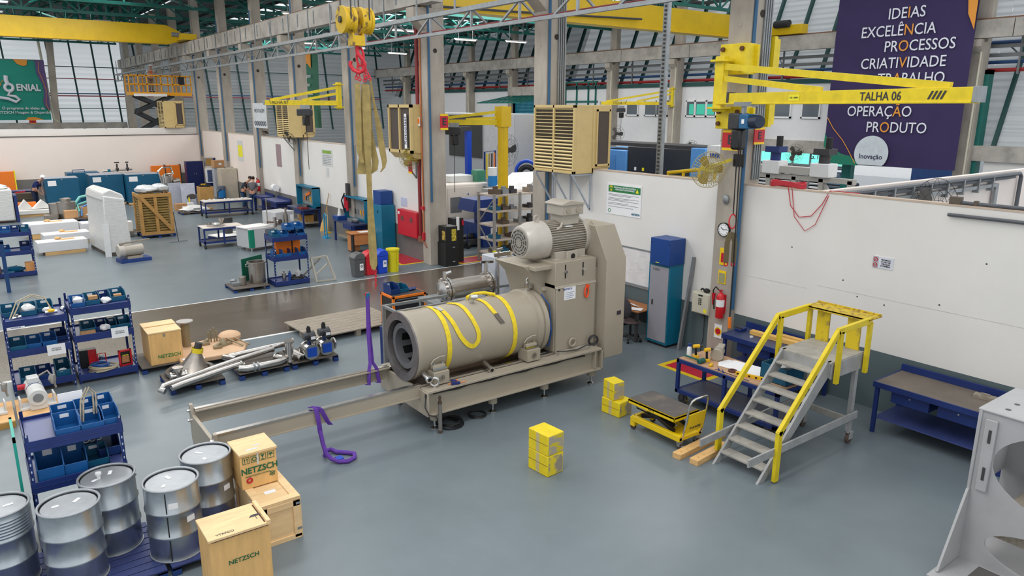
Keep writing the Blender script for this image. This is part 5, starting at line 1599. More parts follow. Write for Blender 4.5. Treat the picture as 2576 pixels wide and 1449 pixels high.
# tool cart (blue frame, wooden top)
tc = thing('tool_cart', 'long blue two-deck cart with brown wooden top behind the lift table', 'cart', (10.5, 7.6, 0), 0.0, w=True)
cy0, cy1, cx0, cx1 = 6.3, 8.42, 10.04, 10.86
for x in (cx0 + .03, cx1 - .03):
 for y in (cy0 + .03, (cy0 + cy1) / 2, cy1 - .03):
  obj('leg', MB().box(x - .03, y - .03, .2, x + .03, y + .03, .84), bluec, tc, bevel=.004)
q = MB()
for z in (.2, .78):
 for x in (cx0, cx1 - .06):
  q.box(x, cy0, z, x + .06, cy1, z + .07)
 for y in (cy0, cy1 - .06):
  q.box(cx0, y, z, cx1, y + .06, z + .07)
obj('frame', q, bluec, tc, bevel=.004)
obj('lower_deck', B(cx0 + .02, cy0 + .02, .25, cx1 - .02, cy1 - .02, .265), mat('deck_slate', (74, 80, 98), .45, 0, .1), tc)
obj('table_top', B(cx0 + .03, cy0 + .03, .85, cx1 - .03, cy1 - .03, .868), mat('mdf_brown', (188, 150, 118), .7, 0, .08), tc)
for x in (cx0 + .06, cx1 - .06):
 for y in (cy0 + .15, cy1 - .15):
  w_ = obj('wheel', MB().cyl((x - .025, y, .1), (x + .025, y, .1), .1, 22), patches('wheel_yel', (40, 40, 42), (170, 140, 30), 2, .6, .62), tc, bevel=.01)
  obj('caster_fork', MB().box(x - .05, y - .05, .18, x + .05, y + .05, .21).box(x - .042, y - .03, .09, x - .03, y + .03, .2).box(x + .03, y - .03, .09, x + .042, y + .03, .2), grey_d, w_)
TZ = .869
dw = mat('drill_yellow', (234, 184, 22), .4)
def drill(x, y, rz, label):
 t = thing('cordless_drill', label, 'drill', (x, y, TZ), rz, 'cordless drills on the cart')
 obj('battery', MB().box(-.04, -.05, 0, .04, .05, .055), dw, t, bevel=.008)
 obj('handle', MB().cyl((0, 0, .05), (-.01, 0, .2), .022, 12), black, t)
 obj('motor_body', MB().cyl((-.06, 0, .225), (.06, 0, .225), .034, 16), dw, t, bevel=.006)
 obj('chuck', MB().lathe([(.03, 0), (.026, .03), (.016, .07)], (.06, 0, .225), (1, 0, 0), 14), grey_d, t)
drill(10.3, 8.2, -.4, 'yellow and black cordless drill standing beside the bottle on the cart')
drill(10.3, 7.95, -.2, 'yellow and black cordless drill nearest the motor on the cart')
t = thing('squeeze_bottle', 'white bottle with blue cap on the far end of the cart', 'bottle', (10.28, 8.34, TZ))
obj('body', MB().lathe([(.045, 0), (.045, .16), (.025, .19)], (0, 0, 0), (0, 0, 1), 18), white_p, t)
obj('cap', MB().cyl((0, 0, .19), (0, 0, .24), .026, 16), mat('cap_blue', (24, 60, 140)), t)
t = thing('mallet', 'green dead blow mallet lying on the near edge of the cart', 'mallet', (10.15, 8.0, TZ))
obj('handle', MB().cyl((0, .33, .045), (.0, -.02, .045), .018, 12), mat('mallet_green', (22, 92, 84), .5), t)
obj('head', MB().cyl((-.075, -.05, .045), (.075, -.05, .045), .045, 18), mat('mallet_green', (22, 92, 84)), t, bevel=.008)
t = thing('small_motor', 'small taupe electric motor lying on the far side of the cart', 'motor', (10.62, 7.95, TZ), .5)
obj('body', MB().cyl((-.12, 0, .11), (.12, 0, .11), .1, 24), taupe_l, t, bevel=.01)
obj('terminal_box', MB().box(-.05, -.09, .17, .18, .03, .235), taupe_l, t, bevel=.01)
obj('end_cover', MB().cyl((-.19, 0, .11), (-.12, 0, .11), .115, 24), taupe, t, bevel=.01)
obj('foot', MB().box(-.1, -.1, 0, .1, .1, .03), taupe, t)
t = thing('drawing_sheets', 'white technical drawing sheets spread on the cart', 'paper', (10.55, 7.35, TZ), .12)
obj('sheet', MB().prism([(-.2, -.5), (.22, -.48), (.2, .4), (-.05, .46), (-.22, .36)], 'z', .004, .008), paper, t)
obj('sheet', MB().prism([(-.16, -.3), (.26, -.3), (.25, .32), (-.14, .34)], 'z', 0, .004), paper, t)
t = thing('spirit_level', 'yellow spirit level lying on the near edge of the cart', 'level', (10.25, 7.0, TZ), 1.83)
obj('body', MB().box(-.24, -.025, 0, .24, .025, .055), dw, t, bevel=.003)
q = MB()
for x in (-.22, -.12, 0, .12, .2):
 q.box(x - .018, -.0265, .012, x + .018, .0265, .043)
obj('windows', q, black, t)
t = thing('tape_measure', 'yellow tape measure beside the mallet on the cart', 'tape measure', (10.17, 7.75, TZ), .3)
obj('case', MB().cb(0, 0, 0, .1, .06, .045), dw, t, bevel=.012)
obj('clip', MB().cb(0, .032, .01, .05, .006, .03), black, t)
t = thing('tape_roll', 'brown roll of tape lying on the cart', 'tape roll', (10.25, 7.35, TZ))
obj('roll', MB().lathe([(.04, 0), (.075, 0), (.075, .03), (.04, .03), (.04, 0)], (0, 0, 0), (0, 0, 1), 22, False, False), mat('tape_brown', (96, 58, 50)), t)
obj('pen', MB().cyl((.02, -.15, .008), (-.05, -.2, .008), .007, 6), dw, t)
t = thing('steel_rule', 'dark steel rule lying along the cart edge', 'rule', (10.1, 7.25, TZ), 0)
obj('blade', MB().box(-.012, -.35, 0, .012, .35, .003), grey_d, t)
for (x, y, lb) in ((10.2, 7.62, 'blue handled screwdriver on the cart beside the tape measure'), (10.16, 7.5, 'small spanner lying on the cart')):
 t = thing('hand_tool', lb, 'tool', (x, y, TZ), .8)
 obj('shaft', MB().cyl((-.06, 0, .006), (.06, 0, .006), .005, 6), chrome, t)
 obj('handle', MB().cyl((-.14, 0, .012), (-.05, 0, .012), .012, 8), mat('cap_blue', (24, 60, 140)), t)
t = thing('storage_bin', 'teal open storage bin with crumpled plastic on the near end of the cart', 'bin', (10.6, 6.62, TZ))
def open_bin(parent, sx, sy, h, m, front=.55, z=0, name='shell'):
 """stacking bin: open front lip on -y side"""
 q = MB(); w = .012
 q.box(-sx / 2, -sy / 2, z, sx / 2, sy / 2, z + w)
 q.box(-sx / 2, sy / 2 - w, z, sx / 2, sy / 2, z + h)
 for s_ in (-1, 1):
  x0 = s_ * sx / 2
  q.prism([(-sy / 2, z), (sy / 2, z), (sy / 2, z + h), (-sy * .2, z + h), (-sy / 2, z + h * front)], 'x', min(x0, x0 - s_ * w), max(x0, x0 - s_ * w))
 q.box(-sx / 2, -sy / 2, z, sx / 2, -sy / 2 + w, z + h * front)
 return obj(name, q, m, parent, bevel=.004)
open_bin(t, .5, .5, .3, bint, .95)
obj('plastic_wrap', MB().ball((0, 0, .24), .18, 14, (1, 1, .7), .25), white_p, t)
# timber lying on the bench behind
# back bench under the column (blue)
def bench(name, x0, x1, y0, y1, h, label, top=None, drawers=(), shelf=.3, grp=None):
 t = thing(name, label, 'workbench', ((x0 + x1) / 2, (y0 + y1) / 2, 0), 0, grp, w=True)
 obj('table_top', B(x0, y0, h - .06, x1, y1, h), top or bluet, t, bevel=.004)
 obj('rim', MB().box(x0 - .01, y0, h - .09, x0 + .015, y1, h + .005).box(x0, y0 - .01, h - .09, x1, y0 + .015, h + .005).box(x0, y1 - .015, h - .09, x1, y1 + .01, h + .005), bluec, t, bevel=.003)
 obj('backboard', B(x1 - .03, y0, h, x1, y1, h + .12), bluec, t, bevel=.003)
 for x in (x0 + .05, x1 - .06):
  for y in (y0 + .05, y1 - .05):
   obj('leg', MB().box(x - .03, y - .03, 0, x + .03, y + .03, h - .06), bluec, t, bevel=.003)
 for a, b in drawers:
  d = obj('drawer', B(x0 + .08, a, h - .3, x1 - .15, b, h - .08), bluec, t, bevel=.004)
  obj('lock', MB().cyl((x0 + .07, (a + b) / 2, h - .16), (x0 + .08, (a + b) / 2, h - .16), .014, 10), chrome, d)
 if shelf:
  obj('shelf', B(x0 + .05, y0 + .05, shelf - .02, x1 - .05, y1 - .05, shelf), bluet, t)
 return t
bench('workbench', 11.72, 12.66, 3.6, 5.62, .9, 'blue workbench with worn brown top against the wall at the far right', mat('bench_brown', (112, 102, 92), .6, 0, .14, 2), ((4.75, 5.35), (4.0, 4.62)), .28)
bench('workbench', 11.85, 12.66, 6.9, 8.82, .9, 'blue workbench with two timbers on it behind the stair', mat('bench_blue_dark', (52, 64, 100), .4, 0, .1), ((7.75, 8.5), (7.05, 7.6)), .3)
for a, b, lb in (((12.3, 8.45), (12.35, 7.0), 'pine timber on the blue bench behind the stair, the longer front one'), ((12.52, 8.0), (12.55, 6.95), 'pine timber lying close to the backboard of the blue bench')):
 q = MB(); q.bar((a[0], a[1], .945), (b[0], b[1], .945), .12, .085)
 tag(obj('pine_beam', q, mat('pine_yellow', (226, 178, 96), .6, 0, .1, 3), bevel=.004), lb, 'beam', 'pine timbers on the bench')
t = thing('bench_vice', 'dark blue box fixed on the corner of the bench behind the stair', 'vice', (12.3, 8.7, .9))
obj('body', MB().cb(0, 0, 0, .22, .14, .07), bluec, t, bevel=.01)
obj('jaw', MB().cb(-.08, 0, .07, .05, .14, .03), grey_d, t)
q = MB(); q.cyl((12.1, 8.3, .9), (12.1, 8.3, .93), .035, 12)
tag(obj('paper_cup', q, white_p), 'small white cap lying on the blue bench', 'cap')
t = thing('hand_tool', 'wooden block tool lying on the right end of the far right bench', 'tool', (12.4, 4.2, .9), .1)
obj('body', MB().cb(0, 0, 0, .14, .3, .05), wood_g, t)
obj('handle', MB().cb(0, 0, .05, .04, .12, .03), wood_g, t)
# grey steel casting frame at the right edge
gc = mat('casting_grey', (172, 171, 172), .5, .05, .06, 2)
cf = thing('machine_casting', 'light grey welded machine frame with round cutouts at the right edge', 'frame', (9.3, 2.3, 0), w=True)
def plate_with_holes(x, yL, yR, z0, z1, holes, th):
 """plate in the YZ plane; every hole is an ellipse cut by a strip-wise outline"""
 b = bmesh.new()
 outer = [(yL, z0), (yR, z0), (yR, z1 - .0), (yL, z1)]
 def loop(pts):
  vs = [b.verts.new((x, y, z)) for y, z in pts]
  return [b.edges.new((vs[i], vs[(i + 1) % len(vs)])) for i in range(len(vs))]
 es = loop(outer)
 for (cy, cz, ry, rz_) in holes:
  es += loop([(cy + ry * math.cos(2 * PI * i / 40), cz + rz_ * math.sin(2 * PI * i / 40)) for i in range(40)])
 bmesh.ops.triangle_fill(b, use_beauty=True, use_dissolve=True, edges=es)
 r = bmesh.ops.extrude_face_region(b, geom=b.faces[:])
 for v in [g for g in r['geom'] if isinstance(g, bmesh.types.BMVert)]:
  v.co.x += th
 q = MB()
 b.verts.ensure_lookup_table()
 q.add([v.co for v in b.verts], [[v.index for v in f.verts] for f in b.faces] if not b.verts.index_update() else [])
 b.free()
 return q
q = plate_with_holes(8.97, 3.06, .9, .08, 1.98, ((2.02, 1.4, .84, .5), (2.0, .4, .8, .27)), .03)
obj('side_plate', q, gc, cf, smooth=0)
q = plate_with_holes(9.95, 3.06, .9, .08, 1.98, ((2.02, 1.4, .84, .5), (2.0, .4, .8, .27)), .03)
obj('side_plate', q, gc, cf, smooth=0)
q = MB(); q.box(8.95, .9, 1.97, 10.0, 3.08, 2.0); q.box(8.95, 3.03, .95, 10.0, 3.07, 1.98)
obj('top_plate', q, gc, cf, bevel=.012)
q = MB()
for x, y in ((9.15, 2.85), (9.4, 2.85), (9.5, 2.75), (9.2, 2.6)):
 q.cyl((x, y, 2.0), (x, y, 2.002), .03, 12)
obj('bolt_hole', q, grey_d, cf)
q = MB(); q.box(8.93, 2.86, 1.02, 8.97, 2.98, 1.9)
sp = obj('slotted_bar', q, gc, cf, bevel=.008)
for z in (1.62, 1.16):
 obj('slot', MB().box(8.925, 2.9, z, 8.931, 2.93, z + .16), grey_d, sp)
q = MB(); q.prism([(8.97, .1), (8.97, 1.0), (8.92, 1.0), (8.42, .1)], 'y', 3.03, 3.06)
obj('gusset', q, gc, cf, bevel=.004)
q = MB(); q.box(8.3, .9, .04, 10.1, 3.1, .09)
obj('foot_plate', q, gc, cf, bevel=.008)
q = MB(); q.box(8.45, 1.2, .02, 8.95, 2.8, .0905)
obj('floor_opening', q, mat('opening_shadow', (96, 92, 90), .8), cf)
q = MB(); q.bar((9.0, 2.55, .92), (9.95, 2.55, .92), .12, .2); q.bar((9.2, 2.9, .5), (9.2, .9, .5), .1, .16); q.bar((9.6, 2.6, .88), (9.6, .9, 1.0), .6, .05)
obj('inner_stiffener', q, wood_g, cf)
q = MB()
for x in (8.4, 10.0):
 for y in (1.0, 3.0):
  q.box(x - .05, y - .05, 0, x + .05, y + .05, .045)
obj('packing_foot', q, gc, cf)
# locker, box, whiteboard, desk corner
lk = thing('steel_locker', 'tall teal locker with grey door under the blue box by the whiteboard', 'locker', (12.25, 10.94, 0), w=True)
obj('body', B(12.27, 10.63, .06, 12.715, 11.25, 1.92), teal, lk, bevel=.006)
dr = obj('door', B(12.255, 10.66, .12, 12.275, 11.2, 1.86), mat('door_grey', (152, 150, 158), .45, 0, .03), lk, bevel=.003)
obj('handle', B(12.245, 11.08, .95, 12.257, 11.11, 1.07), black, dr)
text('lettering', 'C1015', .07, (12.252, 11.02, 1.78), (0, -1, 0), (0, 0, 1), ink, dr)
obj('plinth', B(12.3, 10.66, 0, 12.7, 11.22, .06), black, lk)
bx = thing('steel_box', 'royal blue steel box standing on top of the teal locker by the whiteboard', 'box', (12.4, 10.95, 1.92), w=True)
obj('body', B(12.2, 10.6, 1.92, 12.7, 11.18, 2.5), blueb, bx, bevel=.008)
obj('label', B(12.195, 10.9, 1.95, 12.2, 11.0, 1.965), mat('label_yellow', (238, 228, 40)), bx)
q = MB()
for y in (10.63, 11.15):
 q.cyl((12.19, y, 2.4), (12.2, y, 2.4), .012, 8)
obj('rivet', q, black, bx)
wb = thing('whiteboard', 'whiteboard with grey frame on the wall left of the teal locker', 'whiteboard', (12.7, 12.0, 1.15), w=True)
obj('panel', B(12.705, 11.2, 1.17, 12.715, 12.75, 2.02), mat('board_white', (228, 224, 224), .2), wb)
q = MB(); q.box(12.69, 11.2, 2.02, 12.72, 12.77, 2.05); q.box(12.67, 11.2, 1.13, 12.72, 12.77, 1.17); q.box(12.69, 12.75, 1.13, 12.72, 12.77, 2.05)
obj('frame', q, galv, wb)
random.seed(2)
q = MB()
for k in range(14):
 y, z = random.uniform(11.3, 12.5), random.uniform(1.3, 1.95)
 q.box(12.703, y, z, 12.705, y + random.uniform(.08, .25), z + .006)
obj('handwriting', q, mat('marker_pink', (208, 178, 182), .6), wb)
dsk = thing('office_desk', 'brown desk with papers behind the office chair under the whiteboard', 'desk', (12.4, 12.0, 0), w=True)
obj('table_top', B(12.0, 11.3, .72, 12.7, 13.2, .75), mat('desk_brown', (182, 120, 74), .45, 0, .12, 3), dsk, bevel=.004)
for x, y in ((12.06, 11.36), (12.64, 11.36), (12.06, 13.1), (12.64, 13.1)):
 obj('leg', B(x - .03, y - .03, 0, x + .03, y + .03, .72), grey_d, dsk)
obj('modesty_panel', B(12.66, 11.4, .3, 12.69, 13.1, .72), dark, dsk)
for k, (x, y, r, lb) in enumerate(((12.15, 11.95, .2, 'white sheet on the desk nearest the chair'), (12.4, 11.75, -.3, 'printed white sheet propped on the desk beside the locker'), (12.15, 11.5, .5, 'white papers on the desk edge against the locker'), (12.3, 12.4, .1, 'white form at the left end of the desk'))):
 q = MB(); M_ = Matrix.Translation((x, y, .752 + .004 * k)) @ Matrix.Rotation(r, 4, 'Z') @ Matrix.Rotation(.3 if k == 1 else 0, 4, 'Y')
 q.box(-.11, -.16, 0, .11, .16, .003, M_)
 tag(obj('paper_sheet', q, paper), lb, 'paper', 'papers on the desk')
t = thing('desk_tray', 'blue box standing on the desk beside the mill guard', 'box', (12.45, 12.7, .75))
obj('body', MB().cb(0, 0, 0, .25, .3, .2), mat('tray_navy', (30, 56, 92)), t, bevel=.006)
obj('lid', MB().cb(0, 0, .2, .27, .32, .03), mat('tray_navy', (30, 56, 92)), t)
ch = thing('office_chair', 'dark grey office chair in front of the desk beside the locker', 'chair', (12.05, 11.55, 0), 0)
fab = mat('chair_fabric', (62, 58, 62), .9, 0, .1, 20)
obj('seat', MB().ball((0, 0, .47), .24, 20, (1, 1, .22)), mat('chair_seat', (92, 76, 76), .9), ch)
obj('backrest', MB().ball((-.22, .0, .82), .24, 20, (.22, .95, 1.05)), fab, ch)
obj('back_bar', MB().tube([(0, 0, .42), (-.2, 0, .42), (-.28, 0, .5), (-.27, 0, .8)], .025, 8), black, ch)
obj('gas_lift', MB().cyl((0, 0, .1), (0, 0, .43), .03, 12), black, ch)
for k in range(5):
 th = 2 * PI * k / 5
 l = obj('base_leg', MB().bar((0, 0, .13), (.28 * math.cos(th), .28 * math.sin(th), .08), .05, .035), grey_d, ch)
 obj('caster', MB().cyl((.28 * math.cos(th), .28 * math.sin(th) - .02, .03), (.28 * math.cos(th), .28 * math.sin(th) + .02, .03), .03, 12), black, l)
q = MB(); q.bar((12.45, 10.4, 0), (12.7, 10.33, 2.12), .09, .05)
tag(obj('steel_channel', q, mat('channel_grey', (136, 138, 142), .5, .3)), 'grey steel channel leaning on the wall right of the teal locker', 'channel')
eb = thing('electric_box', 'beige electric switch box on the wall left of the red extinguisher', 'electric box', (12.5, 9.9, .94), w=True)
obj('case', B(12.5, 9.68, .95, 12.72, 10.16, 1.42), mat('box_beige', (196, 192, 174), .5), eb, bevel=.01)
obj('lid', B(12.485, 9.7, .97, 12.505, 10.14, 1.4), mat('box_beige', (196, 192, 174)), eb, bevel=.006)
q = MB()
for i in range(2):
 for j_ in range(4):
  q.cyl((12.47, 9.9 + i * .05, 1.17 + j_ * .04), (12.487, 9.9 + i * .05, 1.17 + j_ * .04), .014, 8)
q.box(12.48, 9.86, 1.35, 12.487, 9.98, 1.38)
obj('switches', q, black, eb)
obj('warning_label', B(12.482, 9.74, 1.0, 12.487, 9.82, 1.08), mat('label_yellow', (238, 228, 40)), eb)
q = MB(); q.cyl((12.6, 9.9, .88), (12.6, 9.9, .95), .03); q.tube([(12.7, 9.95, .9), (12.71, 9.95, .4), (12.7, 10.0, .02)], .008, 5)
obj('cable_gland', q, grey_d, eb)
t = thing('work_gloves', 'dark work glove lying on top of the beige switch box', 'glove', (12.6, 9.85, 1.42))
obj('palm', MB().ball((0, 0, .05), .08, 12, (.8, 1, .6), .1), dark, t)
obj('fingers', MB().tube([(-.02, .03, .06), (-.03, .1, .08), (-.02, .14, .05)], .022, 8), dark, t)
ex = thing('fire_extinguisher', 'red fire extinguisher with white label hung on the right-hand column', 'extinguisher', (12.38, 9.38, 1.0), w=True)
def extinguisher(ex, x, y, z, r=.085, h=.46):
 obj('cylinder', MB().lathe([(r * .9, 0), (r, .02), (r, h), (r * .7, h + .06), (r * .3, h + .09)], (x, y, z), (0, 0, 1), 26), mat('extinguisher_red', (204, 30, 38), .3), ex)
 obj('valve', MB().cyl((x, y, z + h + .08), (x, y, z + h + .14), .022, 10).bar((x - .08, y, z + h + .15), (x + .05, y, z + h + .13), .02), red, ex)
 obj('label', MB().lathe([(r + .002, h * .55), (r + .002, h * .88)], (x, y, z), (0, 0, 1), 26, False, False), paper, ex)
 obj('hose', MB().tube([(x, y, z + h + .1), (x - .03, y + .12, z + h + .2), (x, y + .2, z + h + .1), (x, y + .17, z + h - .1), (x, y + .15, z + h - .3)], .014, 7), black, ex)
extinguisher(ex, 12.44, 9.36, 1.0)
obj('bracket', B(12.5, 9.28, 1.1, 12.54, 9.44, 1.5), red, ex)
obj('horn', MB().lathe([(.02, 0), (.045, .25)], (12.45, 9.55, 1.25), (0, 0, 1), 12), red, ex)
for z0, z1, a, lb in ((2.12, 2.48, 'red', 'yellow and red extinguisher notice on the right-hand column, upper of two'), (1.72, 2.0, 'yellow', 'yellow-edged grey notice on the right-hand column, lower of two'), (.52, .82, 'round', 'white and yellow sign with red disc near the foot of the right-hand column')):
 t = thing('column_notice', lb, 'sign', (12.51, 9.42, z0), w=True)
 ym = mat('sign_yellow', (240, 200, 16))
 obj('board', B(12.515, 9.33, z0, 12.528, 9.52, z1), paper if a == 'round' else ym, t)
 if a == 'red':
  obj('red_panel', B(12.51, 9.36, z0 + .06, 12.516, 9.48, z1 - .1), red, t)
 elif a == 'yellow':
  obj('grey_panel', B(12.51, 9.35, z0 + .02, 12.516, 9.5, z1 - .05), mat('panel_olive', (150, 150, 110), .6), t)
 else:
  obj('yellow_disc', MB().cyl((12.512, 9.42, z0 + .15), (12.516, 9.42, z0 + .15), .09, 22), ym, t)
  obj('red_disc', MB().cyl((12.508, 9.42, z0 + .15), (12.513, 9.42, z0 + .15), .065, 22), red, t)
t = thing('junction_box', 'grey round junction box and socket plate on the right-hand column under the fan', 'junction box', (12.5, 9.4, 3.45), w=True)
obj('box', MB().ball((12.49, 9.45, 3.5), .08, 14, (.7, .9, 1.3)), galv, t)
obj('socket_plate', B(12.5, 9.1, 4.18, 12.53, 9.35, 4.42), black, t)
# painted floor markings
def floor_mark(name, poly, inner, label, z=.002):
 t = thing(name, label, 'floor marking', (poly[0][0], poly[0][1], 0), w=True)
 obj('yellow_border', MB().prism(poly, 'z', .0005, .002), mat('mark_yellow', (222, 190, 20), .4), t)
 obj('red_field', MB().prism(inner, 'z', .002, .003), mat('mark_red', (184, 36, 56), .35, 0, .05), t)
floor_mark('floor_marking', [(11.3, 8.75), (12.7, 8.75), (12.7, 10.0), (11.3, 10.0)], [(11.42, 8.87), (12.7, 8.87), (12.7, 9.88), (11.42, 9.88)], 'red floor marking with yellow border in front of the right-hand column')
floor_mark('floor_marking', [(11.7, 22.15), (12.7, 22.15), (12.7, 24.2), (11.7, 24.2)], [(11.82, 22.27), (12.7, 22.27), (12.7, 24.08), (11.82, 24.08)], 'red floor marking with yellow border under the red hose cabinet')
floor_mark('floor_marking', [(13.5, 21.1), (14.9, 21.1), (14.9, 22.1), (13.5, 22.1)], [(13.62, 21.22), (14.78, 21.22), (14.78, 21.98), (13.62, 21.98)], 'red floor marking with yellow border right of the black cabinet')
# red cable bundle over the wall top, pipes and trays on the return wall
t = thing('hose_coil', 'coiled red hose lying on top of the right partition with loops hanging down', 'hose', (12.8, 8.2, 3.83), w=True)
q = MB()
for i in range(7):
 q.tube([(12.79 + .1 * math.sin(a) * 1, 8.25 + .38 * math.cos(a), 3.86 + .012 * i + .02 * math.sin(3 * a)) for a in [2 * PI * k / 20 for k in range(20)]], .014, 6, True)
obj('coil', q, mat('hose_red', (190, 44, 58), .5), t)
q = MB(); q.tube([(12.72, 8.2, 3.85), (12.7, 8.1, 3.5), (12.7, 7.9, 3.3), (12.7, 7.65, 3.35), (12.7, 7.45, 3.6), (12.74, 7.35, 3.85), (12.78, 6.8, 3.85)], .008, 6)
q.tube([(12.72, 8.12, 3.85), (12.7, 8.0, 3.3), (12.7, 7.75, 3.05), (12.7, 7.55, 3.2), (12.7, 7.4, 3.6), (12.75, 7.33, 3.85)], .007, 6)
obj('hanging_loop', q, mat('hose_red', (190, 44, 58)), t)
t = thing('cable_tray', 'dark cable tray and conduits running along the return wall at the right', 'cable tray', (17, 7.4, 3.7), w=True)
q = MB(); q.tube([(13.2, 7.42, 3.74), (21.7, 7.42, 3.74), (21.8, 7.42, 3.65), (21.8, 7.42, 2.3)], .05, 7); q.tube([(13.2, 7.42, 3.64), (21.4, 7.42, 3.66)], .035, 6)
obj('conduit', q, mat('conduit_slate', (84, 88, 94), .5), t)
q = MB(); q.box(14.2, 7.38, 3.48, 20.4, 7.48, 3.56); q.bar((20.35, 7.42, 3.55), (20.35, 7.42, 2.3), .16, .06)
for k in range(8):
 q.box(14.4 + k * .8, 7.36, 3.4, 14.45 + k * .8, 7.5, 3.74)
obj('tray', q, galv, t)
t = thing('conduit_run', 'grey conduits with valve along the top of the right partition', 'conduit', (12.7, 4, 3.7), w=True)
q = MB(); q.tube([(12.78, 5.2, 3.86), (12.78, 1.0, 3.86)], .03, 7)
obj('conduit', q, mat('conduit_slate', (84, 88, 94)), t)
q = MB(); q.tube([(12.68, 5.25, 3.66), (12.68, 1.0, 3.66)], .03, 7)
obj('conduit', q, mat('conduit_slate', (84, 88, 94)), t)
obj('valve', MB().cb(12.78, 5.2, 3.83, .1, .18, .12).cb(12.78, 4.9, 3.83, .08, .06, .08), mat('valve_brown', (92, 82, 72), .6), t, bevel=.01)
# ================================================================ LEFT FOREGROUND: drums, crates, shelves
zinc = mat('galvanised_drum', (186, 192, 197), .3, .9, .1, 5)
zlid = mat('drum_lid', (172, 176, 180), .5, .6, .1, 4)
DR = [(-.22, 9.15, 'ribbed galvanised drum cut off by the left edge of the picture', 1), (.42, 8.76, 'front galvanised drum with a torn white label on its lid, second from the left edge', 0),
      (.86, 9.22, 'galvanised drum standing behind at the blue shelf with a white tap on its lid', 0), (1.45, 8.67, 'galvanised drum with a dark vertical seam and two white side labels', 0), (1.96, 9.14, 'rearmost galvanised drum reflecting the NETZSCH crate', 0)]
for x, y, lb, rib in DR:
 t = thing('steel_drum', lb, 'drum', (x, y, .125), 0, 'galvanised drums on blue pallets')
 R = .3
 pf = [(R - .012, 0), (R, .012)]
 for zc in (.31, .61):
  pf += [(R, zc - .025), (R + .012, zc - .01), (R + .012, zc + .01), (R, zc + .025)]
 if rib:
  for zc in [.66 + k * .035 for k in range(6)]:
   pf += [(R, zc - .012), (R + .006, zc), (R, zc + .012)]
 pf += [(R, .9)]
 obj('shell', MB().lathe(pf, n=48, cap1=False), zinc, t, smooth=50)
 obj('lid', MB().lathe([(R - .02, .885), (R - .03, .895), (.001, .895)], n=48, cap0=False), zlid, t)
 obj('clamp_ring', MB().torus((0, 0, .912), R, .014, n=48, k=8).torus((0, 0, .008), R, .01, n=48, k=6), zlid, t)
 for k, (lx, ly, sx, sy, a) in enumerate(((.1, -.02, .05, .02, .4), (-.12, .05, .035, .02, -.3))):
  obj('label', MB().box(lx - sx, ly - sy, .897, lx + sx, ly + sy, .8985, Matrix.Rotation(a + x, 4, 'Z')), paper, t)
 if x > 1.2:
  for a, z in ((-1.75, .72), (-1.15, .5)) if x < 1.8 else ((-1.0, .5),):
   M_ = Matrix.Rotation(a, 4, 'Z')
   obj('label', MB().box(R + .001, -.05, z - .035, R + .003, .05, z + .035, M_), paper, t)
 if 1.4 < x < 1.5:
  obj('seam', MB().box(R, -.006, .02, R + .004, .006, .88, Matrix.Rotation(-2.0, 4, 'Z')), black, t)
 if .8 < x < .9:
  obj('tap', MB().cyl((-.08, 0, .895), (-.08, 0, .95), .02, 10).cyl((-.08, 0, .95), (-.08, 0, .975), .034, 10), white_p, t)
  obj('latch', MB().bar((.2, -.22, .9), (.29, -.1, .88), .03, .02), chrome, t)
def pallet(name, x0, y0, sx, sy, h, label, top, foot, slats=6, rz=0, nx=3):
 t = thing(name, label, 'pallet', (x0, y0, 0), rz)
 w = sy / slats
 q = MB()
 for i in range(slats):
  q.box(0, i * w + .008, h - .022, sx, (i + 1) * w - .008, h)
 obj('deck_boards', q, top, t, bevel=.003)
 for i in range(nx):
  x = i * (sx - .1) / (nx - 1)
  q = MB()
  for j_ in range(2):
   y = j_ * (sy - .1)
   q.box(x, y, 0, x + .1, y + .1, h - .022)
  q.box(x, 0, h - .05, x + .1, sy, h - .022)
  obj('bearer', q, foot, t, bevel=.003)
 return t
pbl = mat('pallet_blue', (52, 64, 116), .55, 0, .12, 3)
pbf = mat('pallet_foot_blue', (26, 58, 122), .5, 0, .1)
ptop = mat('pallet_board_brown', (92, 84, 76), .7, 0, .15, 2.5)
pallet('pallet', -.75, 8.3, 2.0, 1.25, .124, 'blue slatted pallet under the three left drums', pbl, pbf, 9)
pallet('pallet', 1.3, 8.3, 1.05, 1.2, .124, 'blue pallet under the two right drums behind the plywood crate', pbl, pbf, 7)
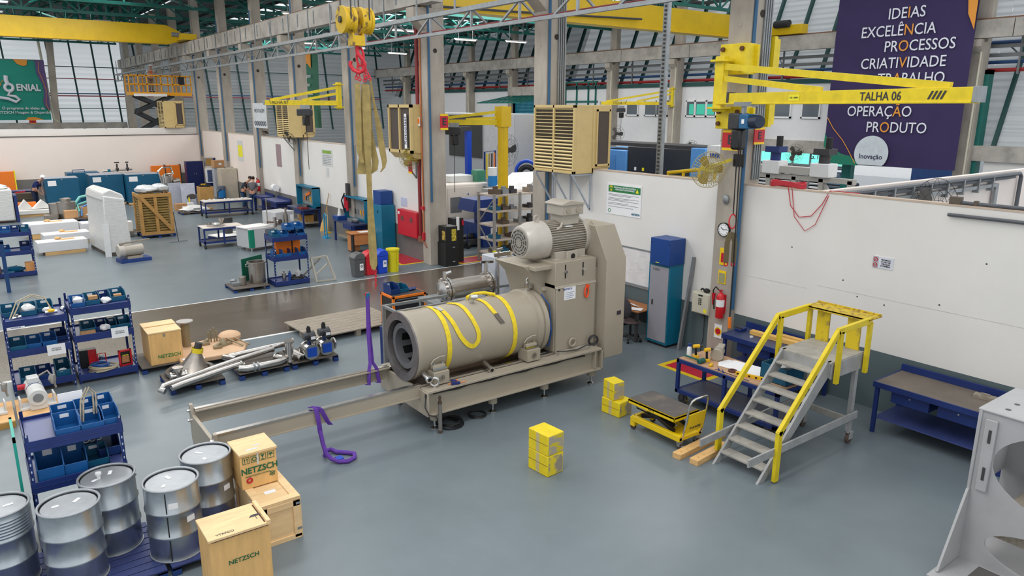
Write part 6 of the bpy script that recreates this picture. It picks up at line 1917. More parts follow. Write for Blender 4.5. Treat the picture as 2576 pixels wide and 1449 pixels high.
# plywood crates
def crate(x, y, z, sx, sy, h, label, front=wood, rz=0, frame=False):
 t = thing('plywood_crate', label, 'crate', (x, y, z), rz, 'plywood crates beside the drums')
 hx = sx / 2
 b = obj('body', MB().box(-hx, 0, 0, hx, sy, h - .03), front, t, bevel=.004)
 obj('lid', MB().box(-hx - .012, -.012, h - .03, hx + .012, sy + .012, h), wood, t, bevel=.004)
 if frame:
  q = MB()
  for xx in (-hx, hx - .09):
   q.box(xx, -.018, .02, xx + .09, 0, h - .03)
  q.box(-hx, -.018, 0, hx, 0, .06); q.box(-hx, -.018, h - .11, hx, 0, h - .03)
  for yy in (0, sy - .09):
   q.box(-hx - .018, yy, 0, -hx, yy + .09, h - .03); q.box(hx, yy, 0, hx + .018, yy + .09, h - .03)
  obj('battens', q, wood, t, bevel=.003)
  q = MB()
  for a, c_, e, d in ((-hx - .012, -.012, hx + .012, .1), (-hx - .012, sy - .08, hx + .012, sy + .012)):
   q.box(a, c_, h, e, d, h + .015)
  for a, e in ((-hx - .012, -hx + .09), (hx - .09, hx + .012)):
   q.box(a, .1, h, e, sy - .08, h + .015)
  obj('lid_frame', q, wood, t, bevel=.003)
  q = MB()
  for xx in (-hx - .005, hx - .055):
   for zz in (.12, h - .09):
    q.box(xx, -.0215, zz, xx + .06, -.0165, zz + .03)
  obj('corner_clip', q, galv, t)
 return t, b
c2, b2 = crate(2.565, 8.24, 0, .5, .98, .56, 'low plywood crate with batten frame and steel corner clips under the NETZSCH crate', frame=True)
obj('label', MB().box(-.08, .28, .5605, .06, .36, .562, Matrix.Rotation(.0, 4, 'Z')), paper, c2)
obj('tape_strip', MB().box(-.27, .12, .2, -.266, .32, .52), mat('tape_pale', (222, 212, 202), .4), c2)
obj('side_mark', MB().box(-.272, .05, .16, -.268, .13, .3), red, c2)
c1, b1 = crate(2.505, 8.76, .577, .46, .47, .49, 'NETZSCH plywood crate standing on top of the framed crate', wood_o)
FX, FZ = (1, 0, 0), (0, 0, 1)
text('lettering', 'NETZSCH', .115, (.005, -.006, .24), FX, FZ, ink_g, c1, bold=.02, sx=.92)
text('lettering', 'NETZSCH INDÚSTRIA E COMÉRCIO', .02, (-.02, -.004, .165), FX, FZ, ink_g, c1)
q = MB()
for k in range(4):
 x = -.2 + k * .105
 for (a, b, c_, d) in ((x, x + .085, .345, .35), (x, x + .085, .43, .435), (x, x + .005, .345, .435), (x + .08, x + .085, .345, .435)):
  q.box(a, -.004, c_, b, -.001, d)
obj('symbol_frames', q, ink_g, c1)
q = MB()
for dx in (-.175, -.145):
 q.box(dx, -.004, .36, dx + .006, -.001, .41); q.prism([(dx - .008, .4), (dx + .014, .4), (dx + .003, .42)], 'y', -.004, -.001)
q.torus((-.052, -.003, .39), .025, .006, (0, 1, 0), 14, 4)
q.prism([(.03, .42), (.075, .42), (.06, .39), (.045, .39)], 'y', -.004, -.001); q.box(.05, -.004, .36, .055, -.001, .4); q.box(.035, -.004, .355, .07, -.001, .362)
q.prism([(.125, .395), (.14, .415), (.158, .42), (.175, .415), (.19, .395)], 'y', -.004, -.001); q.box(.155, -.004, .36, .16, -.001, .4)
obj('handling_symbols', q, ink_g, c1)
obj('red_stamp', MB().torus((-.13, -.003, .11), .03, .012, (0, 1, 0), 20, 6), red, c1)
obj('green_drawing', MB().torus((.16, -.003, .13), .028, .004, (0, 1, 0), 14, 4).bar((.12, -.003, .11), (.2, -.003, .15), .006).bar((.13, -.003, .16), (.19, -.003, .1), .006), ink_g, c1)
obj('tape_strip', MB().box(-.02, -.005, .3, 0, .002, .47).box(-.12, .06, .4905, .02, .1, .4915).box(-.02, .16, .4905, .08, .19, .4915), mat('tape_clear', (206, 210, 212), .25), c1)
c3, b3 = crate(1.86, 7.42, 0, .64, .5, .84, 'tall plywood crate with umbrella mark on its lid at the bottom of the picture', wood_o)
text('lettering', 'NETZSCH', .075, (.02, -.004, .5), FX, FZ, ink_g, c3, bold=.01)
text('lettering', 'VTRPCO', .05, (-.14, .05, .8415), FX, (0, 1, 0), ink, c3)
q = MB(); q.prism([(.16, .2), (.19, .24), (.23, .25), (.27, .24), (.3, .2)], 'z', .8402, .8412); q.box(.227, .13, .8402, .234, .2, .8412)
obj('umbrella_mark', q, ink, c3)
obj('lid_gap', MB().box(-.3, -.0135, .805, .3, -.01, .812).box(.27, .02, .8401, .285, .46, .841), mat('gap_brown', (70, 44, 26), .8), c3)
obj('edge_batten', MB().box(.29, -.01, .84, .335, .51, .865), wood, c3, bevel=.004)
# ---- blue slotted-angle shelves
SH = {}
def shelf(x0, y0, sx, sy, levels, H_, label, back=.06, grp=None):
 t = thing('steel_shelf', label, 'shelf', (x0, y0, 0), 0, grp)
 for x in (0, sx):
  for y in (0, sy):
   sgx, sgy = (1 if x == 0 else -1), (1 if y == 0 else -1)
   u = obj('upright', MB().box(min(x, x + sgx * .04), min(y, y + sgy * .004), 0, max(x, x + sgx * .04), max(y, y + sgy * .004), H_).box(min(x, x + sgx * .004), min(y, y + sgy * .04), 0, max(x, x + sgx * .004), max(y, y + sgy * .04), H_), bluec, t)
   q = MB()
   for k in range(int(H_ / .09)):
    if y == 0:
     q.box(min(x + sgx * .012, x + sgx * .026), -.002, .06 + k * .09, max(x + sgx * .012, x + sgx * .026), 0, .09 + k * .09)
    else:
     q.box(x - .002 * sgx, y - .026, .06 + k * .09, x, y - .012, .09 + k * .09)
   obj('slot_holes', q, mat('slot_pale', (176, 190, 206), .6), u)
 for z in levels:
  d = obj('deck', B(.02, .02, z - .015, sx - .02, sy - .02, z), bluet, t)
  hb = .13
  q = MB(); q.box(0, -.012, z - .1, sx, .01, z + .035); q.box(0, -.016, z - .034, sx, -.012, z - .028)
  q.box(0, sy - .01, z - .1, sx, sy + .01, z + .035); q.box(-.008, 0, z - .1, .01, sy, z + .035); q.box(sx - .01, 0, z - .1, sx + .008, sy, z + .035)
  obj('edge_beam', q, bluec, d, bevel=.003)
 return t
shelf(.13, 9.55, 1.0, .85, (.12, .98, 1.5), 1.62, 'blue steel shelf behind the drums with blue bins on its top deck')
shelf(.19, 15.85, 1.01, .9, (.2, .85, 1.42), 1.58, 'left blue steel shelf of the pair beside the aisle, with a white sign', grp='pair of blue shelves by the aisle')
shelf(1.26, 15.85, 1.04, .9, (.16, .95, 1.5), 1.66, 'right blue steel shelf of the pair beside the aisle, with red cases', grp='pair of blue shelves by the aisle')
shelf(.35, 27.6, 1.1, .8, (.12, .8, 1.4), 1.55, 'blue shelf at the left edge in front of the low white boxes')
shelf(7.1, 21.5, 1.06, .75, (.12, .88, 1.48), 1.55, 'blue shelf beside the steel pot, carrying stacked blue bins')
# bins: three prototypes, copied
PB = []
for nm, mm in (('a', binb), ('b', bint), ('c', mat('bin_navy', (18, 52, 110), .42, 0, .08))):
 t = thing('storage_bin', 'x', 'bin', (0, 0, 0))
 open_bin(t, .28, .38, .2, mm, .5)
 obj('label', B(-.05, .175, .12, .05, .178, .17), paper, t)
 PB.append(t)
used = [False] * 3
ORD = ['first', 'second', 'third', 'fourth', 'fifth', 'sixth', 'seventh']
def bins(where, spots, grp):
 """spots: (x, y, z, kind, scale, extra) from left to right"""
 for i, s in enumerate(spots):
  x, y, z, k, sc = s[:5]
  ex_ = s[5] if len(s) > 5 else ''
  col_ = ('bright blue', 'teal', 'navy')[k]
  lab = '%s bin %s from left %s%s' % (col_, ORD[i] if i < 7 else str(i), where, ex_)
  if used[k]:
   b = dup(PB[k], (x, y, z), 0, lab, grp)
  else:
   b = PB[k]; used[k] = True
   b.location = (x, y, z); b['label'] = lab; b['group'] = grp
  b.scale = sc if isinstance(sc, tuple) else (sc, sc, sc)
bins('in front row, near shelf top', [(.57, 9.74, 1.5, 0, (.95, .9, .95)), (.83, 9.74, 1.5, 0, .9), (1.02, 9.76, 1.5, 0, (.75, .9, .9))], 'bins on the near shelf')
bins('in back row, near shelf top', [(.58, 10.1, 1.5, 0, (.95, .8, .9)), (.83, 10.12, 1.5, 0, .9), (1.02, 10.14, 1.5, 0, (.75, .9, .95))], 'bins on the near shelf')
bins('on near shelf middle deck', [(.34, 9.76, .98, 0, (1, .9, 1.6)), (.6, 9.78, .98, 0, (.9, .9, 1.4)), (.83, 9.85, .98, 1, (.95, .9, .85)), (1.0, 10.05, .98, 2, (.9, .9, 1.2))], 'bins on the near shelf')
bins('on left aisle shelf top', [(.33, 16.45, 1.42, 1, 1), (.62, 16.4, 1.42, 1, 1), (.9, 16.5, 1.42, 1, .95)], 'bins on the aisle shelves')
bins('on left aisle shelf middle deck', [(.36, 16.08, .85, 1, 1), (.62, 16.1, .85, 0, .95), (.86, 16.1, .85, 0, (.95, .95, 1)), (1.05, 16.35, .85, 2, .95)], 'bins on the aisle shelves')
bins('on left aisle shelf bottom deck', [(.45, 16.1, .2, 1, (.95, 1, 1.1)), (.7, 16.15, .2, 2, 1), (1.02, 16.15, .2, 1, (.9, 1.1, 1.3))], 'bins on the aisle shelves')
bins('on right aisle shelf top', [(1.42, 16.2, 1.5, 0, (.9, 1, .9)), (1.68, 16.25, 1.5, 1, .95), (1.9, 16.35, 1.5, 2, .9), (2.14, 16.3, 1.5, 1, 1)], 'bins on the aisle shelves')
bins('on right aisle shelf middle deck', [(1.55, 16.25, .95, 1, .9), (1.8, 16.25, .95, 2, .9), (1.98, 16.2, .95, 1, .85), (2.17, 16.2, .95, 1, .95)], 'bins on the aisle shelves')
bins('on far left shelf top', [(.5, 27.9, 1.4, 0, 1), (.78, 27.85, 1.4, 0, 1), (1.05, 27.9, 1.4, 2, 1), (1.28, 27.9, 1.4, 1, 1)], 'bins on the far left shelf')
bins('on far left shelf lower decks', [(.7, 27.85, .8, 0, 1), (1.25, 28.0, .8, 2, (1, 1, 1.3))], 'bins on the far left shelf')
bins('on pot shelf top deck', [(7.28, 21.8, 1.48, 1, 1), (7.5, 21.75, 1.48, 0, .9), (7.76, 21.75, 1.48, 2, .95), (8.0, 21.75, 1.48, 0, .95)], 'bins on the pot shelf')
bins('in upper layer stacked on pot shelf', [(7.68, 21.78, 1.68, 0, (.95, 1, .9)), (7.97, 21.78, 1.68, 0, (.95, 1, .95))], 'bins on the pot shelf')
bins('on pot shelf middle deck', [(7.28, 21.75, .88, 0, (.95, 1, 1.1)), (7.54, 21.75, .88, 0, (.9, 1, 1.1)), (7.78, 21.75, .88, 2, (.9, 1, 1.1)), (8.02, 21.75, .88, 0, (.9, 1, 1.1))], 'bins on the pot shelf')
q = MB()
for dx in (0, .03):
 q.tube([(.72 + dx, 9.78, 1.55), (.76 + dx, 9.86, 1.8), (.84 + dx, 9.92, 1.93), (.9 + dx, 9.9, 1.85), (.88 + dx, 9.84, 1.6)], .011, 7)
tag(obj('braided_hose', q, mat('hose_braid', (176, 164, 142), .4, .4, .2, 30)), 'braided metal hose bent out of the middle bin on the near shelf', 'hose')
t = thing('steel_box', 'dark steel case with a white six-ring mark on the middle deck of the near shelf', 'box', (.84, 10.2, .98))
obj('body', MB().cb(0, 0, 0, .42, .3, .36), mat('case_slate', (72, 84, 104), .4, .2), t, bevel=.01)
q = MB()
for i in range(6):
 q.torus((-.1 + (i % 3) * .07 + (i // 3) * .03, -.152, .26 - (i // 3) * .045), .03, .005, (0, 1, 0), 14, 4)
obj('ring_mark', q, paper, t)
t = thing('paper_sheets', 'white document pack standing behind the bins of the near shelf', 'paper', (.7, 10.42, 1.51), 0)
obj('sheets', MB().box(-.14, 0, 0, .14, .03, .22, Matrix.Rotation(-.2, 4, 'X')), paper, t)
t = thing('door_panel', 'turquoise sheet frame leaning on the left side of the near shelf', 'panel', (.05, 9.7, 0))
obj('panel', MB().box(-.03, 0, 0, 0, .06, 1.55).box(-.03, .7, 0, 0, .76, 1.55).box(-.03, 0, 1.5, 0, .76, 1.55).box(-.02, 0, .0, -.01, .76, .8), mat('panel_turquoise', (40, 168, 150), .45), t)
for x, s_, y in ((.95, 'COLUNA', 15.82), (2.05, 'COLUNA', 15.82)):
 z = .98 if x > 1.5 else .84
 t = thing('shelf_sign', 'white paper sign on the %s aisle shelf' % ('right' if x > 1.5 else 'left'), 'sign', (x, y, z))
 obj('sheet', B(-.15, -.004, -.15, .15, 0, .06), paper, t)
 text('lettering', 'ESTOQUE\nMATERIAIS', .035, (0, -.006, -.04), FX, FZ, ink, t)
t = thing('shelf_sign', 'small blue and white label strip on the left aisle shelf beam', 'label', (.37, 15.83, 1.32))
obj('sheet', B(-.14, -.004, -.02, .14, 0, .02), paper, t)
text('lettering', 'NETZSCH', .035, (0, -.006, 0), FX, FZ, mat('ink_blue', (28, 72, 150)), t, bold=.01)
# loose goods on the aisle shelves
q = MB(); q.tube([(.3, 16.0, 1.45), (.45, 16.1, 1.75), (.7, 16.2, 1.83), (.9, 16.2, 1.75), (1.0, 16.15, 1.46)], .012, 7); q.tube([(.34, 16.0, 1.45), (.5, 16.12, 1.72), (.7, 16.25, 1.79), (.88, 16.22, 1.7)], .012, 7)
tag(obj('braided_hose', q, mat('hose_cream', (190, 176, 146), .5)), 'cream hose bent in a tall arch on the left aisle shelf', 'hose')
t = thing('valve', 'yellow handled ball valve on the front of the left aisle shelf top', 'valve', (.97, 16.05, 1.43))
obj('body', MB().cyl((-.1, 0, .05), (.1, 0, .05), .035, 12).ball((.2, .05, .07), .06, 12), chrome, t)
obj('hand_wheel', MB().ball((0, 0, .07), .06, 12, (1.2, .8, .7)), dw, t)
t = thing('pipe_fitting', 'small chrome pipe fitting at the left front of the left aisle shelf top', 'fitting', (.42, 16.0, 1.43))
obj('body', MB().cyl((-.07, 0, .03), (.07, 0, .05), .03, 12).cyl((0, 0, .03), (0, 0, .1), .03, 12), chrome, t)
for (x, y, z, sx, sy, h, lb) in ((1.52, 16.0, .96, .26, .12, .05, 'flat carton lying at the left of the right aisle shelf middle deck'), (1.7, 16.15, 1.6, .16, .1, .07, 'small carton in the second bin of the right aisle shelf top'), (2.14, 16.2, 1.58, .14, .1, .05, 'small carton in the last bin of the right aisle shelf top')):
 t = tag(obj('carton_box', MB().cb(x, y, z, sx, sy, h), board, bevel=.003), lb, 'carton')
for (x, y, z, r, lb) in ((.62, 16.3, 1.55, .1, 'crumpled clear bag in the second bin of the left aisle shelf top'), (1.45, 16.2, 1.6, .09, 'white plastic bag in the first bin of the right aisle shelf top'), (1.9, 16.1, 1.56, .08, 'white plastic bag beside the third bin of the right aisle shelf top'), (1.83, 16.05, 1.02, .08, 'clear bag hanging in the middle deck of the right aisle shelf'), (.92, 16.2, 1.5, .06, 'green and white bag in the third bin of the left aisle shelf top'), (1.0, 16.0, .3, .06, 'pale bag of parts in the tall bin at the bottom of the left aisle shelf')):
 tag(obj('plastic_bag', MB().ball((x, y, z), r, 12, (1.2, 1, .8), .25), white_p), lb, 'bag')
t = thing('tool_case', 'red framed black case standing at the right end of the bottom deck', 'case', (2.12, 16.0, .17), .1)
obj('frame', MB().box(-.12, 0, 0, .12, .06, .03).box(-.12, 0, .3, .12, .06, .33).box(-.12, 0, 0, -.09, .06, .33).box(.09, 0, 0, .12, .06, .33), mat('case_red', (206, 30, 38), .4), t)
obj('panel', B(-.09, .02, .03, .09, .06, .3), black, t)
obj('picture', B(-.07, .016, .06, .07, .021, .2), mat('case_photo', (196, 130, 84), .5, 0, .4, 30), t)
obj('stripe', B(-.05, .016, .21, .06, .021, .225), mat('label_yellow', (238, 228, 40)), t)
t = thing('tool_case', 'red and black case at the left rear of the bottom deck', 'case', (1.5, 16.4, .17), 0)
obj('body', MB().cb(0, 0, 0, .3, .16, .36), black, t, bevel=.01)
obj('red_band', B(.0, -.085, 0, .14, -.07, .36), mat('case_red', (206, 30, 38)), t)
t = thing('hand_pump', 'small red hydraulic hand pump on the bottom deck of the right aisle shelf', 'pump', (1.72, 16.2, .17))
obj('frame', MB().tube([(-.07, 0, .1), (-.07, 0, .28), (.07, 0, .28), (.07, 0, .1)], .012, 6), mat('case_red', (206, 30, 38)), t)
obj('gauge', MB().cyl((0, -.01, .2), (0, .03, .2), .05, 16), chrome, t)
q = MB()
for i in range(5):
 q.torus((1.72, 16.05, .19 + i * .014), .26 - .02 * (i % 3), .012, (.05 * i - .1, .06, 1), 28, 6)
tag(obj('hose_coil', q, mat('hose_cream', (190, 176, 146))), 'cream hose coil lying on the bottom deck of the right aisle shelf', 'hose')
q = MB()
for i in range(5):
 q.torus((1.66, 16.05, .25 + i * .012), .17 - .02 * (i % 3), .01, (.05 * i - .1, .06, 1), 24, 6)
tag(obj('hose_coil', q, mat('hose_blue', (30, 86, 160))), 'blue hose coil lying on the cream hose', 'hose')
# plywood boards with white wrapped motors
for x0, x1, lb in ((-.6, .12, 'plywood skid cut off by the left edge carrying a white wrapped motor'), (.16, .8, 'plywood skid carrying a white wrapped motor in front of the aisle shelves')):
 t = thing('wooden_skid', lb, 'skid', (x0, 14.25, 0))
 obj('deck', B(0, 0, .1, x1 - x0, 1.05, .125), mat('ply_knots', (226, 178, 120), .6, 0, .16, 2), t, bevel=.004)
 for yy in (0, .95):
  obj('bearer', B(0, yy, 0, x1 - x0, yy + .1, .1), wood_d, t)
for x, lb in ((-.25, 'white painted motor under film on the skid at the left edge'), (.48, 'white painted motor with red cap under film on the plywood skid')):
 t = thing('wrapped_motor', lb, 'motor', (x, 14.85, .126), .05)
 obj('body', MB().cyl((0, -.2, .24), (0, .35, .27), .14, 22), mat('motor_white', (216, 216, 214), .35, 0, .06), t, bevel=.015)
 obj('gearbox', MB().cyl((0, -.34, .22), (0, -.2, .22), .15, 22).cb(0, -.22, .0, .26, .2, .2), mat('motor_white', (216, 216, 214)), t, bevel=.015)
 obj('shaft_hole', MB().cyl((0, -.345, .22), (0, -.335, .22), .08, 18), galv, t)
 obj('base_flange', MB().cb(0, -.1, 0, .55, .3, .05).box(-.27, -.22, .04, -.24, .0, .22).box(.24, -.22, .04, .27, .0, .22), mat('motor_white', (216, 216, 214)), t, bevel=.01)
 obj('terminal_box', MB().cb(0, .15, .38, .18, .22, .1), mat('motor_white', (216, 216, 214)), t, bevel=.015)
 obj('blue_strip', MB().lathe([(.143, 0), (.143, .02)], (0, 0, .255), (0, 1, .05), 22, False, False), mat('ink_blue', (28, 72, 150)), t)
 obj('red_cap', MB().cyl((-.24, .2, .3), (-.12, .2, .3), .05, 14), red, t)
 obj('wire_bundle', MB().tube([(.1, .2, .45), (.25, .25, .5), (.3, .15, .4), (.33, .1, .2)], .02, 6).ball((.3, .1, .38), .06, 8, (1, 1, 1.5), .3), mat('wire_grey', (150, 146, 140), .4, .4), t)
# crate and parts on blue pallets along the aisle
pallet('pallet', 2.35, 15.7, 1.3, 1.1, .13, 'blue footed pallet under the mid NETZSCH crate beside the aisle shelves', ptop, pbf, 1)
t = thing('plywood_crate', 'two-part plywood NETZSCH crate on the pallet beside the aisle shelves', 'crate', (2.85, 15.78, .132))
obj('body', MB().box(-.31, 0, 0, .31, .8, .66), wood_o, t, bevel=.004)
obj('lid', MB().box(-.32, -.01, .66, .32, .45, .69).box(-.32, .47, .66, .32, .82, .705), wood, t, bevel=.004)
text('lettering', 'NETZSCH', .1, (.05, -.004, .16), FX, FZ, mat('ink_leaf', (60, 130, 60)), t, bold=.02)
obj('latch', B(-.03, -.012, .58, .0, -.002, .64), galv, t)
t = thing('tan_board', 'tan shaped board covered with small taupe parts behind the steel pipes', 'board', (3.7, 16.0, 0), 0, w=True)
obj('sheet', MB().prism([(3.05, 15.5), (4.3, 15.45), (4.55, 16.0), (4.45, 16.45), (4.1, 16.75), (3.4, 16.7), (3.1, 16.4)], 'z', .1, .2), mat('board_tan', (206, 170, 136), .7, 0, .06), t, bevel=.02)
obj('curl', MB().ball((4.3, 16.45, .28), .25, 14, (1, 1, .5)), mat('board_tan', (206, 170, 136)), t)
for x in (3.2, 4.3):
 obj('bearer', MB().cb(x, 15.6, 0, .1, .1, .1).cb(x, 16.4, 0, .1, .1, .1), pbf, t)
tp = mat('part_olive', (146, 134, 106), .4, .2, .06)
t = thing('flanged_pipe', 'taupe pipe with round flange standing upright on the tan board', 'pipe', (3.4, 16.5, .2))
obj('tube', MB().cyl((0, 0, .0), (0, 0, .55), .09, 22), tp, t)
obj('flange', MB().cyl((0, 0, .55), (0, 0, .575), .17, 26), mat('part_grey', (176, 172, 168), .4, .3), t)
for k, (x, y, lb) in enumerate(((3.95, 16.45, 'cluster of four taupe pins on the tan board'), (4.05, 16.1, 'taupe cone shaped casting on the tan board'), (3.9, 15.95, 'small taupe flat block on the tan board'), (3.75, 16.35, 'taupe valve casting on the tan board'), (4.3, 15.95, 'pair of taupe rods laid on the tan board'), (3.5, 15.95, 'small dark bracket on the tan board'))):
 t = thing('machine_part', lb, 'machine part', (x, y, .2))
 if k == 0:
  for i in range(4):
   obj('pin', MB().cyl((.06 * i - .1, .04 * (i % 2), 0), (.06 * i - .1, .04 * (i % 2), .25 + .04 * (i % 3)), .018, 10), tp, t)
 elif k == 4:
  for i in range(2):
   obj('rod', MB().cyl((-.12 + i * .14, .3, .1), (.08 + i * .14, -.2, .03), .018, 8), tp, t)
 elif k == 1:
  obj('body', MB().lathe([(.11, 0), (.11, .04), (.05, .13), (.03, .16)], n=18), tp, t)
  obj('lug', MB().cb(.12, 0, 0, .16, .08, .06), tp, t, bevel=.01)
 else:
  obj('body', MB().cb(0, 0, 0, .18, .1, .07), tp if k < 5 else grey_d, t, bevel=.015)
  obj('boss', MB().cyl((-.05, 0, .05), (.07, 0, .12), .035, 12), tp if k < 5 else grey_d, t)
for x0, lb in ((2.56, 'low blue footed pallet under the steel cone and long pipes'), (3.84, 'low blue footed pallet under the steel elbow pipes'), (4.92, 'low blue footed pallet under the two blue valves')):
 pallet('pallet', x0, 14.2, 1.0, .95, .14, lb, ptop, pbf, 1)
t = thing('steel_cone', 'stainless steel cone with yellow tape lying on a dark ring', 'cone', (3.1, 14.75, .142))
obj('cone', MB().lathe([(.34, 0), (.33, .02), (.1, .42), (.1, .48)], (0, 0, .02), (.25, .05, 1), 32), steel_b, t)
obj('ring', MB().torus((-.02, .12, .05), .42, .05, (0, 0, 1), 32, 8), mat('ring_grey', (104, 100, 96), .4, .6), t)
obj('tape_collar', MB().lathe([(.11, 0), (.11, .1)], (.11, .02, .42), (.25, .05, 1), 20, False, False), sling_y, t)
obj('coupling', MB().cyl((.13, .03, .5), (.17, .03, .62), .07, 14), grey_d, t)
t = thing('paper_sheet', 'white sheet lying on the tan board behind the steel cone', 'paper', (3.3, 15.5, .21))
obj('sheet', MB().box(-.2, -.1, 0, .2, .12, .004), paper, t)
t = thing('pipe_fitting', 'stainless tee fitting standing on the pallet left of the cone', 'fitting', (2.78, 14.5, .142))
obj('body', MB().cyl((0, 0, 0), (0, 0, .28), .07, 18).cyl((-.14, 0, .12), (.14, 0, .12), .06, 18), steel, t)
obj('flange', MB().cyl((0, 0, .26), (0, 0, .29), .1, 18).cyl((-.15, 0, .12), (-.12, 0, .12), .09, 18).cyl((.12, 0, .12), (.15, 0, .12), .09, 18), steel, t)
PIPES = [('long polished steel pipe with a bent end, nearest the camera', [(2.42, 13.95, .2), (2.36, 14.0, .22), (2.42, 14.08, .25), (2.6, 14.15, .26), (3.9, 14.52, .34), (4.7, 14.75, .36)], .06),
         ('second long steel pipe lying beside the bent one', [(2.55, 14.04, .2), (2.75, 14.1, .22), (3.95, 14.42, .28)], .058),
         ('steel pipe lying furthest back across the three pallets', [(3.85, 14.95, .3), (4.6, 14.95, .34), (5.2, 15.0, .34)], .06),
         ('U bent steel pipe with clamp on the middle pallet', [(4.0, 14.5, .22), (3.9, 14.42, .22), (3.9, 14.3, .22), (4.0, 14.24, .22), (4.65, 14.26, .22), (4.78, 14.32, .22), (4.8, 14.45, .22), (4.7, 14.6, .22)], .07),
         ('short steel stub pipe sticking out behind the long pipes', [(3.8, 15.1, .26), (3.95, 14.75, .28)], .06),
         ('upper of the two short pipes beside the blue valves', [(4.95, 14.75, .28), (5.12, 14.25, .2)], .05),
         ('lower of the two short pipes beside the blue valves', [(5.05, 14.8, .28), (5.22, 14.3, .2)], .05),
         ('thin steel pipe laid over the middle pallet', [(4.1, 14.62, .32), (5.2, 14.9, .42)], .04)]
for lb, pts, r in PIPES:
 q = MB(); q.tube(pts, r, 16)
 t = tag(obj('steel_pipe', q, steel), lb, 'pipe', 'steel pipes on the pallets')
 a, b = Vector(pts[-2]), Vector(pts[-1])
 d = (b - a).normalized()
 obj('end_flange', MB().cyl(b - d * .03, b, r * 1.25, 18), steel, t)
 obj('bore', MB().cyl(b, b + d * .002, r * .85, 16), black, t)
 if 'clamp' in lb:
  obj('clamp', MB().cyl((4.12, 14.245, .22), (4.16, 14.245, .22), .095, 18).cyl((4.2, 14.246, .22), (4.24, 14.246, .22), .095, 18), galv, t)
t = thing('flanged_pipe', 'short vertical steel pipe with flange beside the blue valves', 'pipe', (4.92, 14.4, .142))
obj('tube', MB().cyl((0, 0, 0), (.03, .03, .42), .085, 20), steel, t)
obj('flange', MB().cyl((0, 0, 0), (0, 0, .03), .13, 20).cyl((.03, .03, .4), (.03, .03, .43), .11, 20), steel, t)
for x, y, lb in ((5.33, 14.3, 'left actuated valve with blue cover and grey head'), (5.7, 14.4, 'right actuated valve with blue cover and grey head')):
 t = thing('actuated_valve', lb, 'valve', (x, y, .142), 0, 'blue capped valves')
 obj('body', MB().cyl((0, -.12, .18), (0, .16, .18), .13, 24), steel, t, bevel=.01)
 obj('flange', MB().cyl((0, -.14, .18), (0, -.1, .18), .165, 24).cyl((0, .14, .18), (0, .18, .18), .165, 24).cyl((.2, .02, .2), (.23, .02, .2), .13, 20), steel, t)
 obj('blue_cover', MB().box(-.1, -.16, .08, .1, -.141, .28), mat('valve_blue', (16, 72, 176), .4), t, bevel=.006)
 obj('yoke', MB().cyl((0, 0, .3), (0, 0, .42), .04, 12), mat('valve_navy', (30, 50, 100), .4), t)
 obj('actuator', MB().cyl((-.12, 0, .5), (.12, 0, .52), .085, 20).cb(.05, -.09, .4, .13, .07, .14), mat('actuator_dark', (70, 72, 76), .4, .3), t, bevel=.01)
 obj('label', B(.0, -.128, .45, .1, -.125, .51), paper, t)
 obj('position_cap', MB().cyl((0, 0, .58), (0, 0, .68), .045, 14).cyl((0, 0, .68), (0, 0, .71), .03, 12), dark, t)
t = thing('wooden_platform', 'wide grey weathered wooden pallet on the aisle edge behind the valves', 'pallet', (7, 16.2, 0), w=True)
M_ = Matrix.Translation((5.9, 15.55, 0)) @ Matrix.Rotation(.05, 4, 'Z')
q = MB()
for i in range(8):
 q.box(0, i * .21, .13, 2.35, i * .21 + .2, .16, M_)
obj('deck_boards', q, wood_g, t, bevel=.003)
q = MB()
for x in (.1, 1.15, 2.2):
 for y in (0, .75, 1.5):
  q.box(x - .06, y, .0, x + .06, y + .12, .13, M_)
obj('blocks', q, wood_g, t)
t = thing('tool_trolley', 'orange and black drawer trolley behind the open end of the mill', 'trolley', (8.3, 15.8, 0), 0, w=True)
x0, x1, y0, y1 = 7.72, 8.62, 15.1, 15.75
q = MB()
for x in (x0, x1 - .06):
 for y in (y0, y1 - .06):
  q.box(x, y, .16, x + .06, y + .06, .95)
q.box(x0, y0, .89, x1, y1, .95); q.box(x0, y0, .14, x1, y1, .2)
obj('frame', q, orange, t, bevel=.006)
obj('body', B(x0 + .01, y0 + .02, .2, x1 - .01, y1 - .01, .89), black, t)
for k in range(5):
 d = obj('drawer', B(x0 + .07, y0 - .005, .24 + k * .13, x1 - .07, y0 + .03, .355 + k * .13), mat('drawer_black', (38, 36, 40), .4), t, bevel=.004)
 obj('handle', B(x0 + .1, y0 - .015, .335 + k * .13, x1 - .1, y0 - .004, .35 + k * .13), galv, d)
obj('top_mat', B(x0 + .03, y0 + .03, .95, x1 - .03, y1 - .03, .956), grey_d, t)
obj('push_bar', MB().cyl((x1, y0 + .1, .86), (x1 + .09, y0 + .1, .86), .035, 12), black, t)
for x in (x0 + .1, x1 - .1):
 for y in (y0 + .08, y1 - .08):
  obj('wheel', MB().cyl((x - .025, y, .07), (x + .025, y, .07), .07, 18), dark, t)
b = dup(PB[2], (7.88, 15.45, .957), .1, 'navy open bin on the orange tool trolley', 'bins on the orange trolley')
b = dup(PB[1], (8.14, 15.5, .957), .1, 'teal open bin on the orange tool trolley', 'bins on the orange trolley')
t = thing('work_gloves', 'dark blue gloves lying on the orange tool trolley', 'glove', (8.42, 15.45, .957), .3)
obj('palm', MB().ball((0, 0, .03), .1, 12, (1.2, .7, .35), .1), mat('tool_blue', (28, 46, 110)), t)
obj('fingers', MB().tube([(.08, 0, .03), (.16, .02, .03)], .025, 8), mat('tool_blue', (28, 46, 110)), t)
